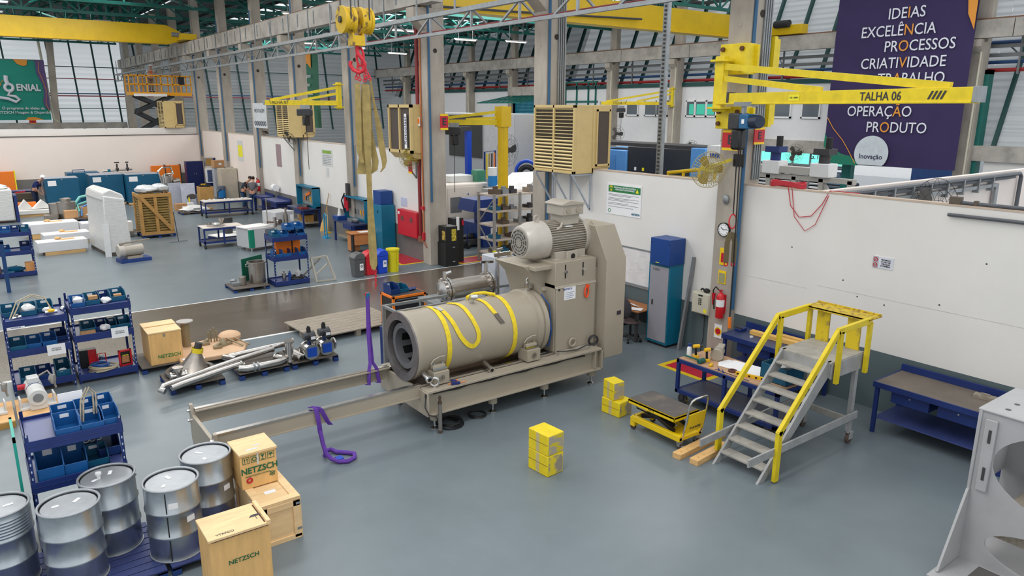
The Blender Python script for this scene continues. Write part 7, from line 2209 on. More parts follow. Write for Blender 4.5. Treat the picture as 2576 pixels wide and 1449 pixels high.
t = thing('blue_stand', 'narrow blue stand with white switch behind the open vessel end', 'stand', (6.45, 12.9, 0))
obj('panel', B(-.05, 0, 0, .05, .25, .95), bluec, t, bevel=.004)
obj('switch', MB().ball((-.0, -.02, .85), .06, 12, (.6, .5, 1.4)), white_p, t)
# ================================================================ REAR LEFT BAY
def bt(name, label, cat, c, s, m, rz=0, group=None, bevel=.006, part='body'):
 """a thing that starts as one bevelled body standing on c, size s"""
 t = thing(name, label, cat, c, rz, group)
 obj(part, MB().cb(0, 0, 0, *s), m, t, bevel=bevel)
 return t
TB = 'petrol blue cabinets on wooden skids'
for x, y, w, d, lb in ((4.0, 45.1, 1.5, 1.3, 'left petrol blue cabinet behind the steel tank'), (6.2, 46.2, 1.6, 1.6, 'middle petrol blue cabinet behind the tall wrapped unit'), (7.9, 45.4, 1.7, 1.3, 'right petrol blue cabinet behind the slatted crate')):
 t = bt('steel_cabinet', lb, 'cabinet', (x, y, .14), (w, d, 1.52), teald, 0, TB)
 obj('top_panel', MB().cb(0, 0, 1.52, w + .01, d + .01, .012), mat('cabinet_top', (150, 154, 164), .5), t)
 obj('paper_sheet', B(-w * .42, -d / 2 - .006, 1.15, -w * .17, -d / 2 - .001, 1.42), paper, t)
 obj('latch', B(-.03, -d / 2 - .02, 1.44, .04, -d / 2, 1.49), galv, t)
 obj('skid', MB().cb(-w * .4, 0, -.14, .14, d, .14).cb(w * .4, 0, -.14, .14, d, .14).box(-w / 2, -d / 2 - .03, -.09, w / 2, -d / 2 + .08, 0), wood_p, t)
t = bt('steel_cabinet', 'petrol blue cabinet with blue handle bar behind the left pair', 'cabinet', (5.4, 48.4, 0), (1.6, 1.2, 1.65), teald)
obj('handle_bar', MB().tube([(-.5, -.3, 1.65), (-.5, -.3, 1.8), (.1, -.3, 1.8), (.1, -.3, 1.65)], .025, 6), bluec, t)
# orange tool wall, navy cupboards at the rear wall
for x, y, w, lb in ((1.6, 50.3, 1.3, 'orange tool cupboard door with yellow edge at the left end of the rear wall'), (9.75, 50.3, .75, 'left orange cupboard door beside the navy cupboard at the rear wall'), (10.6, 50.3, .85, 'right orange cupboard door touching the navy cupboard at the rear wall')):
 t = bt('tool_cupboard', lb, 'cupboard', (x, y, .55), (w, .35, 1.15), orange)
 obj('frame', B(w / 2, -.19, 0, w / 2 + .06, .17, 1.2), mat('label_yellow', (238, 200, 40)) if x < 5 else grey_d, t)
 obj('lock', MB().cyl((w * .1, -.2, .12), (w * .1, -.175, .12), .04, 10), grey_d, t)
 obj('base', MB().cb(0, 0, -.55, w, .35, .55), navy, t)
t = bt('steel_cupboard', 'tall navy blue two-door cupboard at the rear corner', 'cupboard', (11.55, 48.8, 0), (1.0, .5, 2.0), navy)
for s_ in (-1, 1):
 d = obj('door', B(min(0, s_ * .48) + .005, -.262, .06, max(0, s_ * .48) - .005, -.25, 1.95), navy, t)
 obj('handle', B(s_ * .05 - .012, -.28, 1.2, s_ * .05 + .012, -.262, 1.3), chrome, d)
t = bt('drawer_cabinet', 'white cabinet of navy edged drawers beside the tall navy cupboard', 'cabinet', (12.25, 47.6, .75), (.62, .5, .85), white_p)
for k in range(6):
 obj('drawer', B(-.3, -.27, .08 + k * .12, .3, -.25, .17 + k * .12), mat('drawer_navy', (40, 62, 116), .4), t)
obj('stand', MB().cb(0, 0, -.75, .66, .54, .75), navy, t)
t = bt('wall_cupboard', 'open grey and navy wall cupboard above the white drawer cabinet', 'cupboard', (12.35, 48.4, 1.7), (.5, .3, .5), galv)
obj('door', B(.25, -.17, 0, .5, -.14, .5), navy, t)
obj('opening', B(-.2, -.155, .05, .2, -.15, .45), wood_d, t)
t = bt('grey_locker', 'grey and teal locker with a carton on top near the beige electric cabinet', 'locker', (12.35, 46.4, 0), (.6, .5, 1.75), mat('locker_grey', (176, 180, 188), .45))
obj('side_panel', B(.3, -.25, 0, .34, .25, 1.75), teal, t)
t = bt('carton_box', 'brown carton standing on the grey locker near the rear corner', 'carton', (12.4, 46.3, 1.752), (.75, .5, .42), board, .1)
obj('label', B(-.12, -.255, .14, .06, -.25, .28), paper, t)
t = bt('electric_cabinet', 'large beige electric cabinet behind the two workers', 'cabinet', (12.25, 44.2, 0), (.9, .8, 1.85), mat('cabinet_beige', (188, 178, 162), .5))
obj('door', B(-.43, -.42, .05, .43, -.4, 1.8), mat('cabinet_beige', (188, 178, 162)), t)
obj('lifting_eye', MB().torus((-.1, 0, 1.88), .04, .012, (0, 1, 0)).torus((.3, 0, 1.88), .04, .012, (0, 1, 0)), grey_d, t)
t = bt('vacuum_cleaner', 'blue and black vacuum cleaner on the floor left of the beige cabinet', 'vacuum cleaner', (11.7, 43.6, 0), (.3, .3, .25), black)
obj('drum', MB().cyl((0, 0, .25), (0, 0, .7), .2, 18), mat('vac_blue', (30, 120, 190), .4), t)
obj('head', MB().cyl((0, 0, .7), (0, 0, .9), .22, 18), mat('vac_grey', (96, 104, 120), .5), t)
obj('hose', MB().tube([(0, -.15, .8), (-.3, -.3, .6), (-.4, -.5, .1), (-.2, -.7, .03)], .03, 6), black, t)
t = bt('carton_box', 'tall brown carton filled with dark parts behind the first blue table', 'carton', (11.0, 44.4, 0), (.75, .7, .85), mat('carton_yellow', (206, 158, 92), .7))
obj('contents', MB().ball((0, 0, .88), .3, 12, (1.1, 1, .4), .25), dark, t)
obj('yellow_part', MB().cb(-.1, -.1, .95, .25, .15, .06), dw, t)
t = bt('steel_cupboard', 'blue steel shelf unit at the far left edge of the rear wall', 'shelf', (.2, 50.2, 0), (1.2, .5, 1.85), navy)
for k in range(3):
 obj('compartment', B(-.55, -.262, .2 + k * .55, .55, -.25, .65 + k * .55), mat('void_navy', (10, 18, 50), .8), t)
t = bt('blue_bench', 'navy blue bench in front of the orange cupboard at the left of the rear wall', 'bench', (1.9, 48.6, .1), (1.8, .6, .65), navy)
obj('top', MB().cb(0, 0, .65, 1.9, .7, .03), mat('bench_top_violet', (96, 96, 140), .4), t)
t = bt('wooden_box', 'dark brown wooden box with red part on top in front of the navy bench', 'box', (2.25, 47.3, 0), (1.6, .8, .75), mat('box_dark_brown', (74, 64, 52), .7))
obj('slats', MB().box(-.8, -.42, .2, .8, -.4, .23).box(-.8, -.42, .45, .8, -.4, .48), mat('box_slat', (92, 82, 68), .7), t)
obj('red_part', MB().bar((-.2, 0, .78), (.25, 0, .82), .06), red, t)
# pipe rack on the wall side, sheets and wrapped goods
t = thing('pipe_table', 'grey pipe rig with two black valves on a frame behind the petrol cabinets', 'pipe rig', (7.4, 49.6, 0))
obj('frame', MB().bar((-1.0, 0, 1.35), (1.2, 0, 1.35), .12).bar((-.7, 0, 0), (-.7, 0, 1.35), .1).bar((.8, 0, 0), (.8, 0, 1.35), .1), galv, t)
obj('pipe', MB().tube([(-.8, 0, 1.55), (.8, 0, 1.6)], .05, 8), steel, t)
for x in (.0, .55):
 v = obj('valve', MB().cyl((x, 0, 1.5), (x, 0, 1.95), .05, 10).ball((x, 0, 1.65), .1, 10), grey_d, t)
 obj('hand_wheel', MB().cyl((x, 0, 2.0), (x, 0, 2.06), .14 if x < .1 else .09, 16), black, v)
obj('blue_box', MB().cb(-.45, 0, 1.5, .15, .15, .15), teal, t)
t = thing('process_tank', 'stainless pump and tank assembly with bent pipes right of the third petrol cabinet', 'tank', (8.85, 43.4, 0))
obj('tank', MB().cyl((0, 0, .9), (0, 0, 1.6), .3, 22).ball((0, 0, 1.6), .3, 18, (1, 1, .4)), steel, t)
obj('stand', MB().cb(0, 0, 0, .5, .5, .9), galv, t)
obj('pipe', MB().tube([(-.3, -.1, 1.2), (-.45, -.1, 1.9), (-.2, -.1, 2.1), (.2, -.1, 2.1), (.3, -.1, 1.7)], .05, 8).tube([(-.15, -.3, 1.0), (-.2, -.3, 1.75), (.25, -.3, 1.8)], .045, 8), chrome, t)
obj('motor', MB().cyl((.25, -.1, 1.3), (.6, -.1, 1.35), .16, 16), steel_b, t)
pgl = mat('panel_film', (186, 190, 204), .35, .1, .1, 6)
for x, y, a, hole, lb in ((9.0, 42.2, .25, 0, 'leaning film-covered steel panel beside the stainless tank'), (9.45, 41.6, -.1, 1, 'film-covered steel panel with round cutout leaning beside the tank')):
 t = thing('sheet_steel', lb, 'panel', (x, y, 0), a)
 obj('sheet', MB().box(-.35, 0, 0, .35, .04, 1.35, Matrix.Rotation(-.12, 4, 'X')), pgl, t)
 if hole:
  obj('opening', MB().cyl((.12, -.07, .62), (.12, -.05, .64), .24, 26), mat('panel_hole', (120, 114, 110), .6), t)
  obj('label', B(-.05, -.09, .35, .03, -.08, .6), mat('label_yellow', (238, 228, 40)), t)
 else:
  obj('dark_recess', MB().box(.37, -.05, 0, .75, .25, 1.25), mat('recess_brown', (92, 84, 74), .5, .3), t)
bt('carton_box', 'small brown carton on the floor in front of the steel panels', 'carton', (8.9, 41.2, .0), (.55, .4, .35), board, .1)
bt('carton_box', 'narrow white carton beside the brown one in front of the panels', 'carton', (9.35, 41.0, 0), (.28, .25, .38), paper, .1)
bt('carton_box', 'flat brown carton lying right of the plastic sheets on the floor', 'carton', (9.9, 40.3, 0), (.6, .4, .14), board, .4)
t = pallet('pallet', 8.5, 39.2, 1.3, .9, .1, 'dark pallet under white crumpled plastic in the middle of the rear bay', ptop, pbf, 5)
tag(obj('plastic_sheet', MB().ball((9.1, 39.7, .22), .5, 16, (1.1, .8, .35), .3).ball((9.6, 39.5, .18), .3, 12, (1, .8, .4), .3), white_p), 'crumpled white plastic sheeting on the pallet in the rear bay', 'plastic')
# steel tank and goods on the long pallet
pallet('pallet', 2.7, 39.5, 2.9, 1.0, .14, 'long dark pallet carrying the grey steel tank and cartons', ptop, pbf, 5)
t = thing('steel_tank', 'grey brushed steel tank with narrow neck standing on the long pallet', 'tank', (3.65, 40.1, .145))
obj('body', MB().cyl((0, 0, 0), (0, 0, .78), .4, 30).cyl((-.35, .2, .05), (-.35, .2, .72), .35, 26), steel_b, t)
obj('neck', MB().cyl((0, 0, .78), (0, 0, .93), .22, 24).torus((0, 0, .93), .22, .02, n=22, k=6), steel_b, t)
t = thing('steel_box', 'flat grey steel box left of the tank on the long pallet', 'box', (2.95, 39.8, .145))
obj('body', MB().cb(0, 0, 0, .5, .6, .22), steel_b, t, bevel=.02)
obj('lid', MB().cb(0, 0, .22, .52, .62, .03), steel_b, t)
t = thing('hose_bundle', 'green and blue hoses curling out of an open carton on the long pallet', 'hose', (4.55, 40.1, .145))
obj('carton', MB().cb(.1, .1, 0, .9, .7, .5), board, t, bevel=.006)
obj('green_hose', MB().tube([(-.5, -.2, .2), (-.6, -.1, .6), (-.3, .1, .95), (0, .1, 1.0)], .06, 8).tube([(-.4, -.2, .3), (-.45, 0, .6), (.1, .2, .75), (.6, .1, .55)], .05, 8), mat('hose_mint', (120, 196, 186), .4), t)
obj('blue_hose', MB().tube([(-.35, -.3, .1), (-.3, -.2, .5), (.1, 0, .62), (.3, 0, .6)], .045, 8), mat('hose_sky', (90, 140, 196), .4), t)
bt('carton_box', 'small carton with white paper at the right of the hoses on the long pallet', 'carton', (5.3, 40.0, .145), (.5, .5, .38), board)
tag(obj('plastic_sheet', MB().ball((4.75, 39.4, .3), .3, 14, (1.2, .7, .5), .3), white_p), 'white plastic scraps in front of the green hoses', 'plastic')
bt('carton_box', 'small carton standing on the white foam stack in front of the steel tank', 'carton', (3.45, 36.5, .62), (.5, .35, .32), board, .05)
t = thing('foam_panels', 'pale folded foam sheets on a wooden pallet left of the petrol cabinets', 'foam', (2.5, 43.3, 0))
obj('pallet_base', MB().cb(0, 0, 0, 1.9, 1.0, .12), wood_p, t)
obj('slab', MB().cb(0, 0, .12, 2.0, 1.1, .2), foam, t, bevel=.02)
obj('folded_sheet', MB().prism([(-.7, .32), (-.3, .8), (0, .36), (.4, .75), (.8, .36)], 'y', -.3, .3), foam, t)
obj('orange_sheet', MB().cb(-.2, .6, .1, .8, .4, .5), orange, t)
# white boxed goods in the foreground of the bay
WB = 'low white boxes on the floor'
for x, y, sx, sy, h, z, lb in ((2.55, 31.5, 1.6, .75, .36, .12, 'front low white box on a wooden skid'), (2.9, 33.6, 1.6, .8, .3, .14, 'second low white box behind the front one with wood scraps'), (4.35, 35.2, 1.5, .8, .42, .14, 'long white box on a pallet left of the wrapped tower'), (2.6, 35.8, 1.9, 1.0, .4, .2, 'white foam block covered with packing film')):
 t = thing('white_box', lb, 'box', (x, y, z), .06, WB)
 obj('body', MB().cb(0, 0, 0, sx, sy, h), mat('box_white', (218, 218, 220), .5, 0, .03), t, bevel=.012)
 obj('lid_recess', MB().cb(0, 0, h, sx - .1, sy - .1, .008), foam, t)
 obj('skid', MB().cb(.05, -sy / 2 + .08, -z, sx - .3, .12, z).cb(.05, sy / 2 - .08, -z, sx - .3, .12, z), wood_p, t)
 obj('scraps', MB().cb(.2, 0, h + .008, .45, .25, .02).ball((-.1, .1, h + .05), .09, 10, (1.2, 1, .6), .3), wood_p if x < 3 else foam, t)
t = bt('steel_box', 'blue grey steel box lying on the long white box', 'box', (4.75, 35.3, .57), (.95, .5, .28), mat('box_bluegrey', (150, 164, 182), .4, .2), .06)
obj('label', B(-.45, -.255, .02, -.38, -.25, .1), mat('label_yellow', (238, 228, 40)), t)
t = pallet('pallet', 4.2, 33.6, 1.5, .9, .2, 'dark pallet sticking out behind the front white boxes', ptop, ptop, 5)
# tall film wrapped tower
t = thing('wrapped_unit', 'tall film-wrapped white tower standing in the middle of the rear bay', 'wrapped unit', (4.1, 30.6, 0), .1)
q = MB(); q.prism([(-.45, .12), (.42, .12), (.32, 2.05), (-.36, 2.2)], 'y', -1.0, 1.4)
obj('body', q, film, t, bevel=.04)
obj('top_wrap', MB().prism([(-.42, 2.02), (.38, 1.95), (.3, 2.2), (-.1, 2.42), (-.36, 2.3)], 'y', -.95, 1.3), film, t, bevel=.05)
obj('corner_board', MB().bar((-.42, -1.05, 0), (-.4, -1.05, 1.2), .2, .03), white_p, t)
obj('pallet_base', MB().cb(0, .2, 0, .85, 2.3, .12), ptop, t)
t = thing('wrapped_unit', 'film-wrapped white block cut off by the left edge in front of the blue cupboard', 'wrapped unit', (1.0, 41.6, 0), 0)
obj('body', MB().cb(0, 0, .1, 1.3, 1.2, 1.45), film, t, bevel=.06)
obj('top_wrap', MB().ball((0, 0, 1.55), .5, 14, (1.1, 1, .4), .2), film, t)
obj('blue_rack', MB().cb(.75, .1, 0, .12, 1.3, 1.25), bluec, t)
t = thing('motor_unit', 'taupe electric motor with two wooden bars on a small blue pallet', 'motor', (4.4, 28.3, 0), .15)
obj('pallet_base', MB().cb(0, 0, 0, 1.0, .6, .12), pbf, t)
obj('body', MB().cyl((-.32, 0, .4), (.32, 0, .4), .2, 22), taupe_l, t, bevel=.02)
obj('fan_cowl', MB().cyl((-.5, 0, .4), (-.28, 0, .4), .23, 22), mat('cowl_light', (190, 183, 174)), t, bevel=.03)
obj('wooden_bar', MB().bar((-.45, -.1, .66), (.6, .05, .7), .06), wood_g, t)
obj('foot', MB().cb(0, 0, .12, .5, .4, .08), taupe, t)
# slatted brown crate with bag
t = thing('slatted_crate', 'brown slatted wooden crate with a diagonal brace on a dark blue pallet', 'crate', (6.15, 33.5, .14), 0)
obj('slats', MB().box(-.55, -.6, 0, .55, .6, .04), wood_d, t)
q = MB()
for k in range(15):
 q.box(-.52, -.6, .06 + k * .105, .52, -.57, .13 + k * .105); q.box(-.52, .57, .06 + k * .105, .52, .6, .13 + k * .105); q.box(-.55, -.58, .06 + k * .105, -.52, .58, .13 + k * .105)
obj('boards', q, mat('crate_olive', (146, 118, 62), .75, 0, .2, 4), t)
obj('inner_block', MB().cb(0, 0, .05, .98, 1.1, 1.5), mat('crate_shadow', (112, 96, 52), .85, 0, .3, 8), t)  # block behind the boards, coloured as the shade between them
for xx in (-.57, 0, .57):
 obj('post', MB().box(xx - .06, -.66, 0, xx + .06, -.6, 1.66), mat('crate_batten', (176, 132, 72), .7, 0, .12), t)
obj('post', MB().box(-.62, -.62, 0, -.56, -.5, 1.66).box(-.62, .5, 0, -.56, .62, 1.66), mat('crate_batten', (176, 132, 72)), t)
obj('diagonal', MB().bar((-.52, -.67, 1.55), (.55, -.67, .15), .03, .14), mat('crate_batten', (176, 132, 72)), t)
obj('rail', MB().box(-.62, -.67, 1.54, .62, -.6, 1.68).box(-.62, -.67, .0, .62, -.6, .12).box(-.63, -.6, 1.54, -.57, .6, 1.68).box(.57, -.6, 1.54, .63, .6, 1.68), mat('crate_batten', (176, 132, 72)), t)
pallet('pallet', 5.55, 32.8, 1.25, 1.35, .135, 'dark blue pallet under the brown slatted crate', pbf, pbf, 6)
tag(obj('plastic_bag', MB().ball((5.95, 33.4, 1.98), .4, 18, (1.1, 1.1, .42), .12).ball((6.45, 33.5, 2.0), .38, 16, (1, 1.1, .45), .12), mat('bag_clear', (206, 210, 212), .25, 0, .1)), 'clear filled plastic bag lying on the brown slatted crate', 'bag')
t = thing('floor_squeegee', 'floor squeegee standing on the floor right of the slatted crate', 'squeegee', (6.55, 31.3, 0))
obj('handle', MB().cyl((0, 0, .04), (-.05, .15, 1.2), .018, 8), grey_d, t)
obj('blade', MB().bar((-.35, 0, .02), (.35, 0, .04), .03, .04), galv, t)
bt('carton_box', 'small blue and white box beside the slatted crate', 'box', (5.2, 34.2, 0), (.4, .4, .6), foam)
# blue rolling tables
def rtable(x, y, L, D, h, label, rz=0):
 t = thing('rolling_table', label, 'table', (x, y, 0), rz, 'blue rolling tables of the rear bay')
 obj('table_top', MB().cb(0, 0, h - .02, L, D, .025), mat('top_beige', (214, 204, 194), .5), t)
 obj('rail', MB().box(-L / 2, -D / 2, h - .1, L / 2, -D / 2 + .05, h - .02).box(-L / 2, D / 2 - .05, h - .1, L / 2, D / 2, h - .02).box(-L / 2, -D / 2, .2, L / 2, -D / 2 + .05, .27).box(-L / 2, D / 2 - .05, .2, L / 2, D / 2, .27).box(-L / 2, -D / 2, .2, -L / 2 + .05, D / 2, .27), bluec, t)
 obj('lower_deck', MB().cb(0, 0, .22, L - .06, D - .06, .02), mat('deck_slate', (74, 80, 98)), t)
 for xx in (-L / 2 + .03, 0, L / 2 - .03):
  for yy in (-D / 2 + .03, D / 2 - .03):
   l = obj('leg', MB().cb(xx, yy, .15, .055, .055, h - .17), bluec, t)
   if xx:
    obj('caster', MB().cyl((xx - .03, yy, .08), (xx + .03, yy, .08), .08, 14), dark, l)
 return t
rtable(10.35, 37.9, 2.3, .9, .78, 'blue rolling table covered with small white parts in front of the workers')
q = MB()
random.seed(9)
for i in range(26):
 q.cb(10.35 + random.uniform(-1.1, 1.1), 37.9 + random.uniform(-.35, .35), .786, random.uniform(.04, .16), random.uniform(.04, .1), random.uniform(.02, .06))
o = tag(obj('small_parts', q, paper), 'many small white parts strewn over the first blue rolling table', 'parts'); o['kind'] = 'stuff'
rtable(7.75, 29.5, 1.5, .85, .8, 'blue rolling table with a steel dish beside the grey laboratory mill')
t = thing('steel_dish', 'round steel dish with a funnel on the nearer blue rolling table', 'dish', (7.55, 29.45, .806))
obj('dish', MB().lathe([(.3, 0), (.33, .05), (.33, .09), (.3, .09), (.28, .02), (.01, .02)], n=28), steel, t)
obj('funnel', MB().lathe([(.05, .02), (.06, .12), (.13, .26)], (.25, .1, 0), n=18), steel_b, t)
t = thing('grey_platform', 'flat white and navy platform on the floor behind the nearer blue table', 'platform', (8.6, 31.2, 0), .3)
obj('body', MB().cb(0, 0, 0, 1.5, 1.0, .12), navy, t)
obj('top', MB().cb(0, 0, .12, 1.5, 1.0, .04), foam, t)
# small grey lab mill
t = thing('laboratory_mill', 'grey laboratory mill with green stripe and a white tray on top', 'machine', (9.2, 28.3, 0), .25)
lm = mat('lab_grey', (186, 186, 188), .4, 0, .03)
obj('cabinet', MB().box(-1.1, -.5, .12, .3, .45, .85), lm, t, bevel=.015)
obj('recess', B(-.45, -.52, .25, -.05, -.5, .78), mat('recess_grey', (112, 112, 116), .5), t)
obj('green_stripe', B(-1.11, -.51, .14, -.92, -.4, .82), mat('stripe_green', (10, 132, 104), .4), t)
obj('tower', MB().box(.1, -.4, .12, .95, .5, 1.35), lm, t, bevel=.02)
obj('grinding_head', MB().cyl((.2, -.55, 1.0), (.2, -.35, 1.0), .1, 18).cyl((0, -.5, .85), (0, -.5, 1.2), .07, 14).bar((-.35, -.5, 1.05), (0, -.5, 1.0), .05), steel, t)
obj('pipe_column', MB().cyl((.5, -.5, .75), (.5, -.5, 1.25), .08, 16).cyl((.5, -.5, 1.25), (.5, -.5, 1.5), .04, 12).cyl((0, 0, .85), (.0, 0, 1.9), .02, 8), steel_b, t)
obj('tray', MB().box(-1.15, -.35, .85, -.1, .35, .9), foam, t, bevel=.01)
obj('label', B(.75, -.41, .95, .9, -.4, 1.2), paper, t)
for xx in (-1.0, .8):
 obj('foot', MB().cyl((xx, -.4, 0), (xx, -.4, .12), .03, 10).cyl((xx, .4, 0), (xx, .4, .12), .03, 10), chrome, t)
t = thing('waste_bin', 'dark ribbed bin standing behind the laboratory mill', 'bin', (8.55, 31.4, .0))
obj('body', MB().lathe([(.16, 0), (.2, .75), (.21, .75), (.21, .78)], n=20), mat('bin_dark', (58, 58, 58), .6), t)
obj('lid', MB().cyl((0, 0, .78), (0, 0, .82), .19, 20), grey_d, t)
# pot, green plate and shelf goods by the aisle
pallet('pallet', 5.85, 21.45, 1.05, .95, .12, 'dark pallet carrying the steel pot at the aisle edge', ptop, pbf, 5)
t = thing('steel_pot', 'large open stainless pot on the pallet at the aisle edge', 'pot', (6.72, 22.0, .125))
obj('shell', MB().lathe([(.24, 0), (.25, .6), (.28, .6), (.28, .64), (.23, .64), (.22, .05), (.01, .05)], n=32), steel_b, t)
obj('handle', MB().tube([(-.25, 0, .5), (-.33, 0, .52), (-.33, 0, .58), (-.25, 0, .6)], .015, 6), steel, t)
t = thing('steel_cylinder', 'small stainless cylinder left of the large pot', 'cylinder', (6.25, 21.9, .125))
obj('body', MB().cyl((0, 0, 0), (0, 0, .26), .1, 20), steel_b, t, bevel=.01)
obj('base_parts', MB().cb(-.15, .1, 0, .3, .3, .08).ball((-.2, .25, .1), .1, 10, (1, 1, .6), .2), galv, t)
t = thing('green_plate', 'dark green rectangular plate standing behind the steel pot', 'plate', (6.75, 22.5, 0), .55)
obj('plate', MB().box(-.45, 0, .0, .45, .03, .82), mat('plate_green', (0, 96, 72), .4, 0, .05), t, bevel=.004)
obj('foot', MB().box(-.45, -.1, 0, .45, .15, .04), grey_d, t)
t = bt('orange_case', 'orange case standing on the middle deck behind the bins of the pot shelf', 'case', (7.7, 22.05, .885), (.75, .3, .42), orange)
obj('strap', B(.1, -.155, 0, .14, -.15, .42), black, t)
for k, (x, y, r, h, m_, lb) in enumerate(((7.45, 21.75, .06, .3, steel, 'steel bottle shaped part on the bottom deck of the pot shelf'), (7.62, 21.72, .05, .28, mat('ink_blue', (28, 72, 150)), 'blue cylinder on the bottom deck of the pot shelf'), (7.95, 21.9, .09, .26, white_p, 'white jerrycan on the bottom deck of the pot shelf'))):
 t = thing('container', lb, 'container', (x, y, .125))
 obj('body', MB().cyl((0, 0, 0), (0, 0, h * .8), r, 14), m_, t, bevel=.01)
 obj('neck', MB().cyl((0, 0, h * .8), (0, 0, h), r * .5, 10), m_, t)
tag(obj('rubber_hose', MB().torus((7.85, 21.75, .16), .2, .03, n=22).torus((7.85, 21.75, .2), .16, .03, n=22), black), 'black hose coil on the bottom deck of the pot shelf', 'hose')
tag(obj('carton_box', MB().cb(1.3, 27.85, .125, .26, .26, .28), mat('carton_orange', (214, 150, 90), .7), bevel=.004), 'orange carton with pink print on the bottom deck of the far left shelf', 'carton')
tag(obj('dark_parts', MB().ball((.85, 27.85, .2), .2, 12, (1.5, 1, .6), .3), teald), 'dark blue parts heap on the bottom deck of the far left shelf', 'parts')
t = thing('blue_post_frame', 'dark blue post frame with hanging hoses at the left edge', 'frame', (.3, 25.4, 0))
obj('post', MB().bar((.28, 0, 0), (.28, 0, 1.5), .1).bar((-.6, 0, 1.5), (.33, 0, 1.5), .1), mat('post_navy', (22, 62, 110), .4), t)
obj('hose', MB().tube([(-.3, .0, 1.45), (-.05, 0, 1.2), (.1, 0, .9), (.15, 0, .6), (.05, 0, .5), (-.05, 0, .7)], .05, 8), mat('hose_mauve', (72, 60, 72), .6), t)
obj('column', MB().box(-.5, -.1, 0, -.2, .2, .95), mat('copper_brown', (140, 84, 62), .5), t)
t = thing('steel_trestle', 'welded grey steel angle frame standing beside the pot shelf', 'frame', (8.5, 21.75, 0))
obj('frame', MB().bar((-.15, -.35, 0), (-.2, -.1, .72), .05).bar((.45, -.4, 0), (.3, -.1, .75), .05).bar((-.2, -.1, .72), (.3, -.1, .75), .05).bar((-.15, -.35, .03), (.45, -.4, .03), .04).bar((-.35, .5, 0), (.1, -.1, .7), .05).bar((-.15, -.25, .2), (.3, -.15, .5), .04), mat('frame_beige', (176, 170, 158), .5, .1), t)
# recycling bins
for k, (x, y, cm, nm) in enumerate(((9.75, 21.45, (86, 88, 90), 'grey'), (10.18, 21.5, (206, 30, 46), 'red'), (10.6, 21.5, (20, 70, 196), 'blue'))):
 m_ = mat('recycle_' + nm, cm, .45, 0, .04)
 t = thing('recycling_bin', nm + ' swing-lid recycling bin in the row beside the aisle', 'bin', (x, y, 0), 0, 'recycling bins by the aisle')
 q = MB(); q.add([(-.15, -.15, 0), (.15, -.15, 0), (.15, .15, 0), (-.15, .15, 0), (-.19, -.19, .58), (.19, -.19, .58), (.19, .19, .58), (-.19, .19, .58)], [(3, 2, 1, 0), (4, 5, 6, 7), (0, 1, 5, 4), (1, 2, 6, 5), (2, 3, 7, 6), (3, 0, 4, 7)])
 obj('body', q, m_, t, bevel=.02)
 obj('lid', MB().prism([(-.2, .58), (-.2, .64), (-.1, .76), (.08, .8), (.18, .72), (.2, .58)], 'y', -.2, .2), m_, t, bevel=.02)
 obj('label', B(-.0, -.19, .22, .12, -.17, .44), paper, t)
 obj('recycle_mark', MB().torus((.06, -.192, .36), .035, .009, (0, 1, 0), 6, 4), ink if nm != 'blue' else mat('ink_blue', (28, 72, 150)), t)
t = thing('recycling_bin', 'yellow round open-topped bin at the right end of the recycling row', 'bin', (11.05, 21.5, 0), 0, 'recycling bins by the aisle')
ym_ = mat('bin_yellow', (216, 204, 24), .45, 0, .04)
obj('body', MB().lathe([(.18, 0), (.21, .7), (.23, .71), (.23, .75), (.2, .75)], n=26, cap1=False), ym_, t)
obj('lid', MB().cyl((0, 0, .74), (0, 0, .77), .22, 26), ym_, t)
obj('seam', MB().box(.05, -.215, 0, .07, -.2, .7), ym_, t)
# desk, lockers and tool-panel benches along the middle partition
t = thing('office_desk', 'brown wooden desk with papers in front of the teal locker', 'desk', (11.9, 25.3, 0), -.12)
dm = mat('desk_orange', (196, 126, 72), .45, 0, .12, 3)
obj('table_top', MB().cb(0, 0, .71, 1.35, .7, .03), dm, t)
obj('front_panel', B(-.55, -.3, .3, .6, -.28, .7), dm, t)
for xx in (-.58, .6):
 obj('leg', MB().cb(xx, 0, 0, .06, .6, .71), black, t)
obj('drawer_unit', MB().cb(-.45, .1, .05, .35, .4, .6), dm, t)
tag(obj('paper_sheet', MB().box(11.6, 25.1, .745, 12.1, 25.4, .75), paper), 'white papers spread on the brown desk behind the bins', 'paper')
t = thing('water_bottle', 'slim white bottle on the right of the brown desk behind the bins', 'bottle', (12.4, 25.15, .742))
obj('body', MB().cyl((0, 0, 0), (0, 0, .2), .05, 14), white_p, t)
obj('cap', MB().cyl((0, 0, .2), (0, 0, .25), .03, 12), galv, t)
t = bt('steel_locker', 'tall teal locker with a blue box on top left of the red hose cabinet', 'locker', (12.4, 24.75, 0), (.55, .75, 1.8), teal)
obj('lock', B(-.285, -.1, 1.5, -.275, -.05, 1.6), black, t)
bt('steel_box', 'blue steel box on top of the teal locker left of the red hose cabinet', 'box', (12.42, 24.8, 1.802), (.5, .6, .5), blueb)
t = thing('hose_cabinet', 'red fire hose cabinet with two round vents on the middle partition', 'cabinet', (12.6, 23.1, .78), w=True)
obj('case', B(12.5, 22.4, .8, 12.72, 23.85, 1.72), red, t, bevel=.012)
for y in (22.75, 23.4):
 d = obj('door', B(12.485, y - .33, .83, 12.5, y + .33, 1.69), red, t, bevel=.004)
 obj('vent', MB().cyl((12.478, y + .05, 1.42), (12.486, y + .05, 1.42), .1, 20), mat('vent_brown', (104, 60, 58), .6), d)
obj('label', B(12.478, 23.65, 1.55, 12.485, 23.75, 1.65), paper, t)
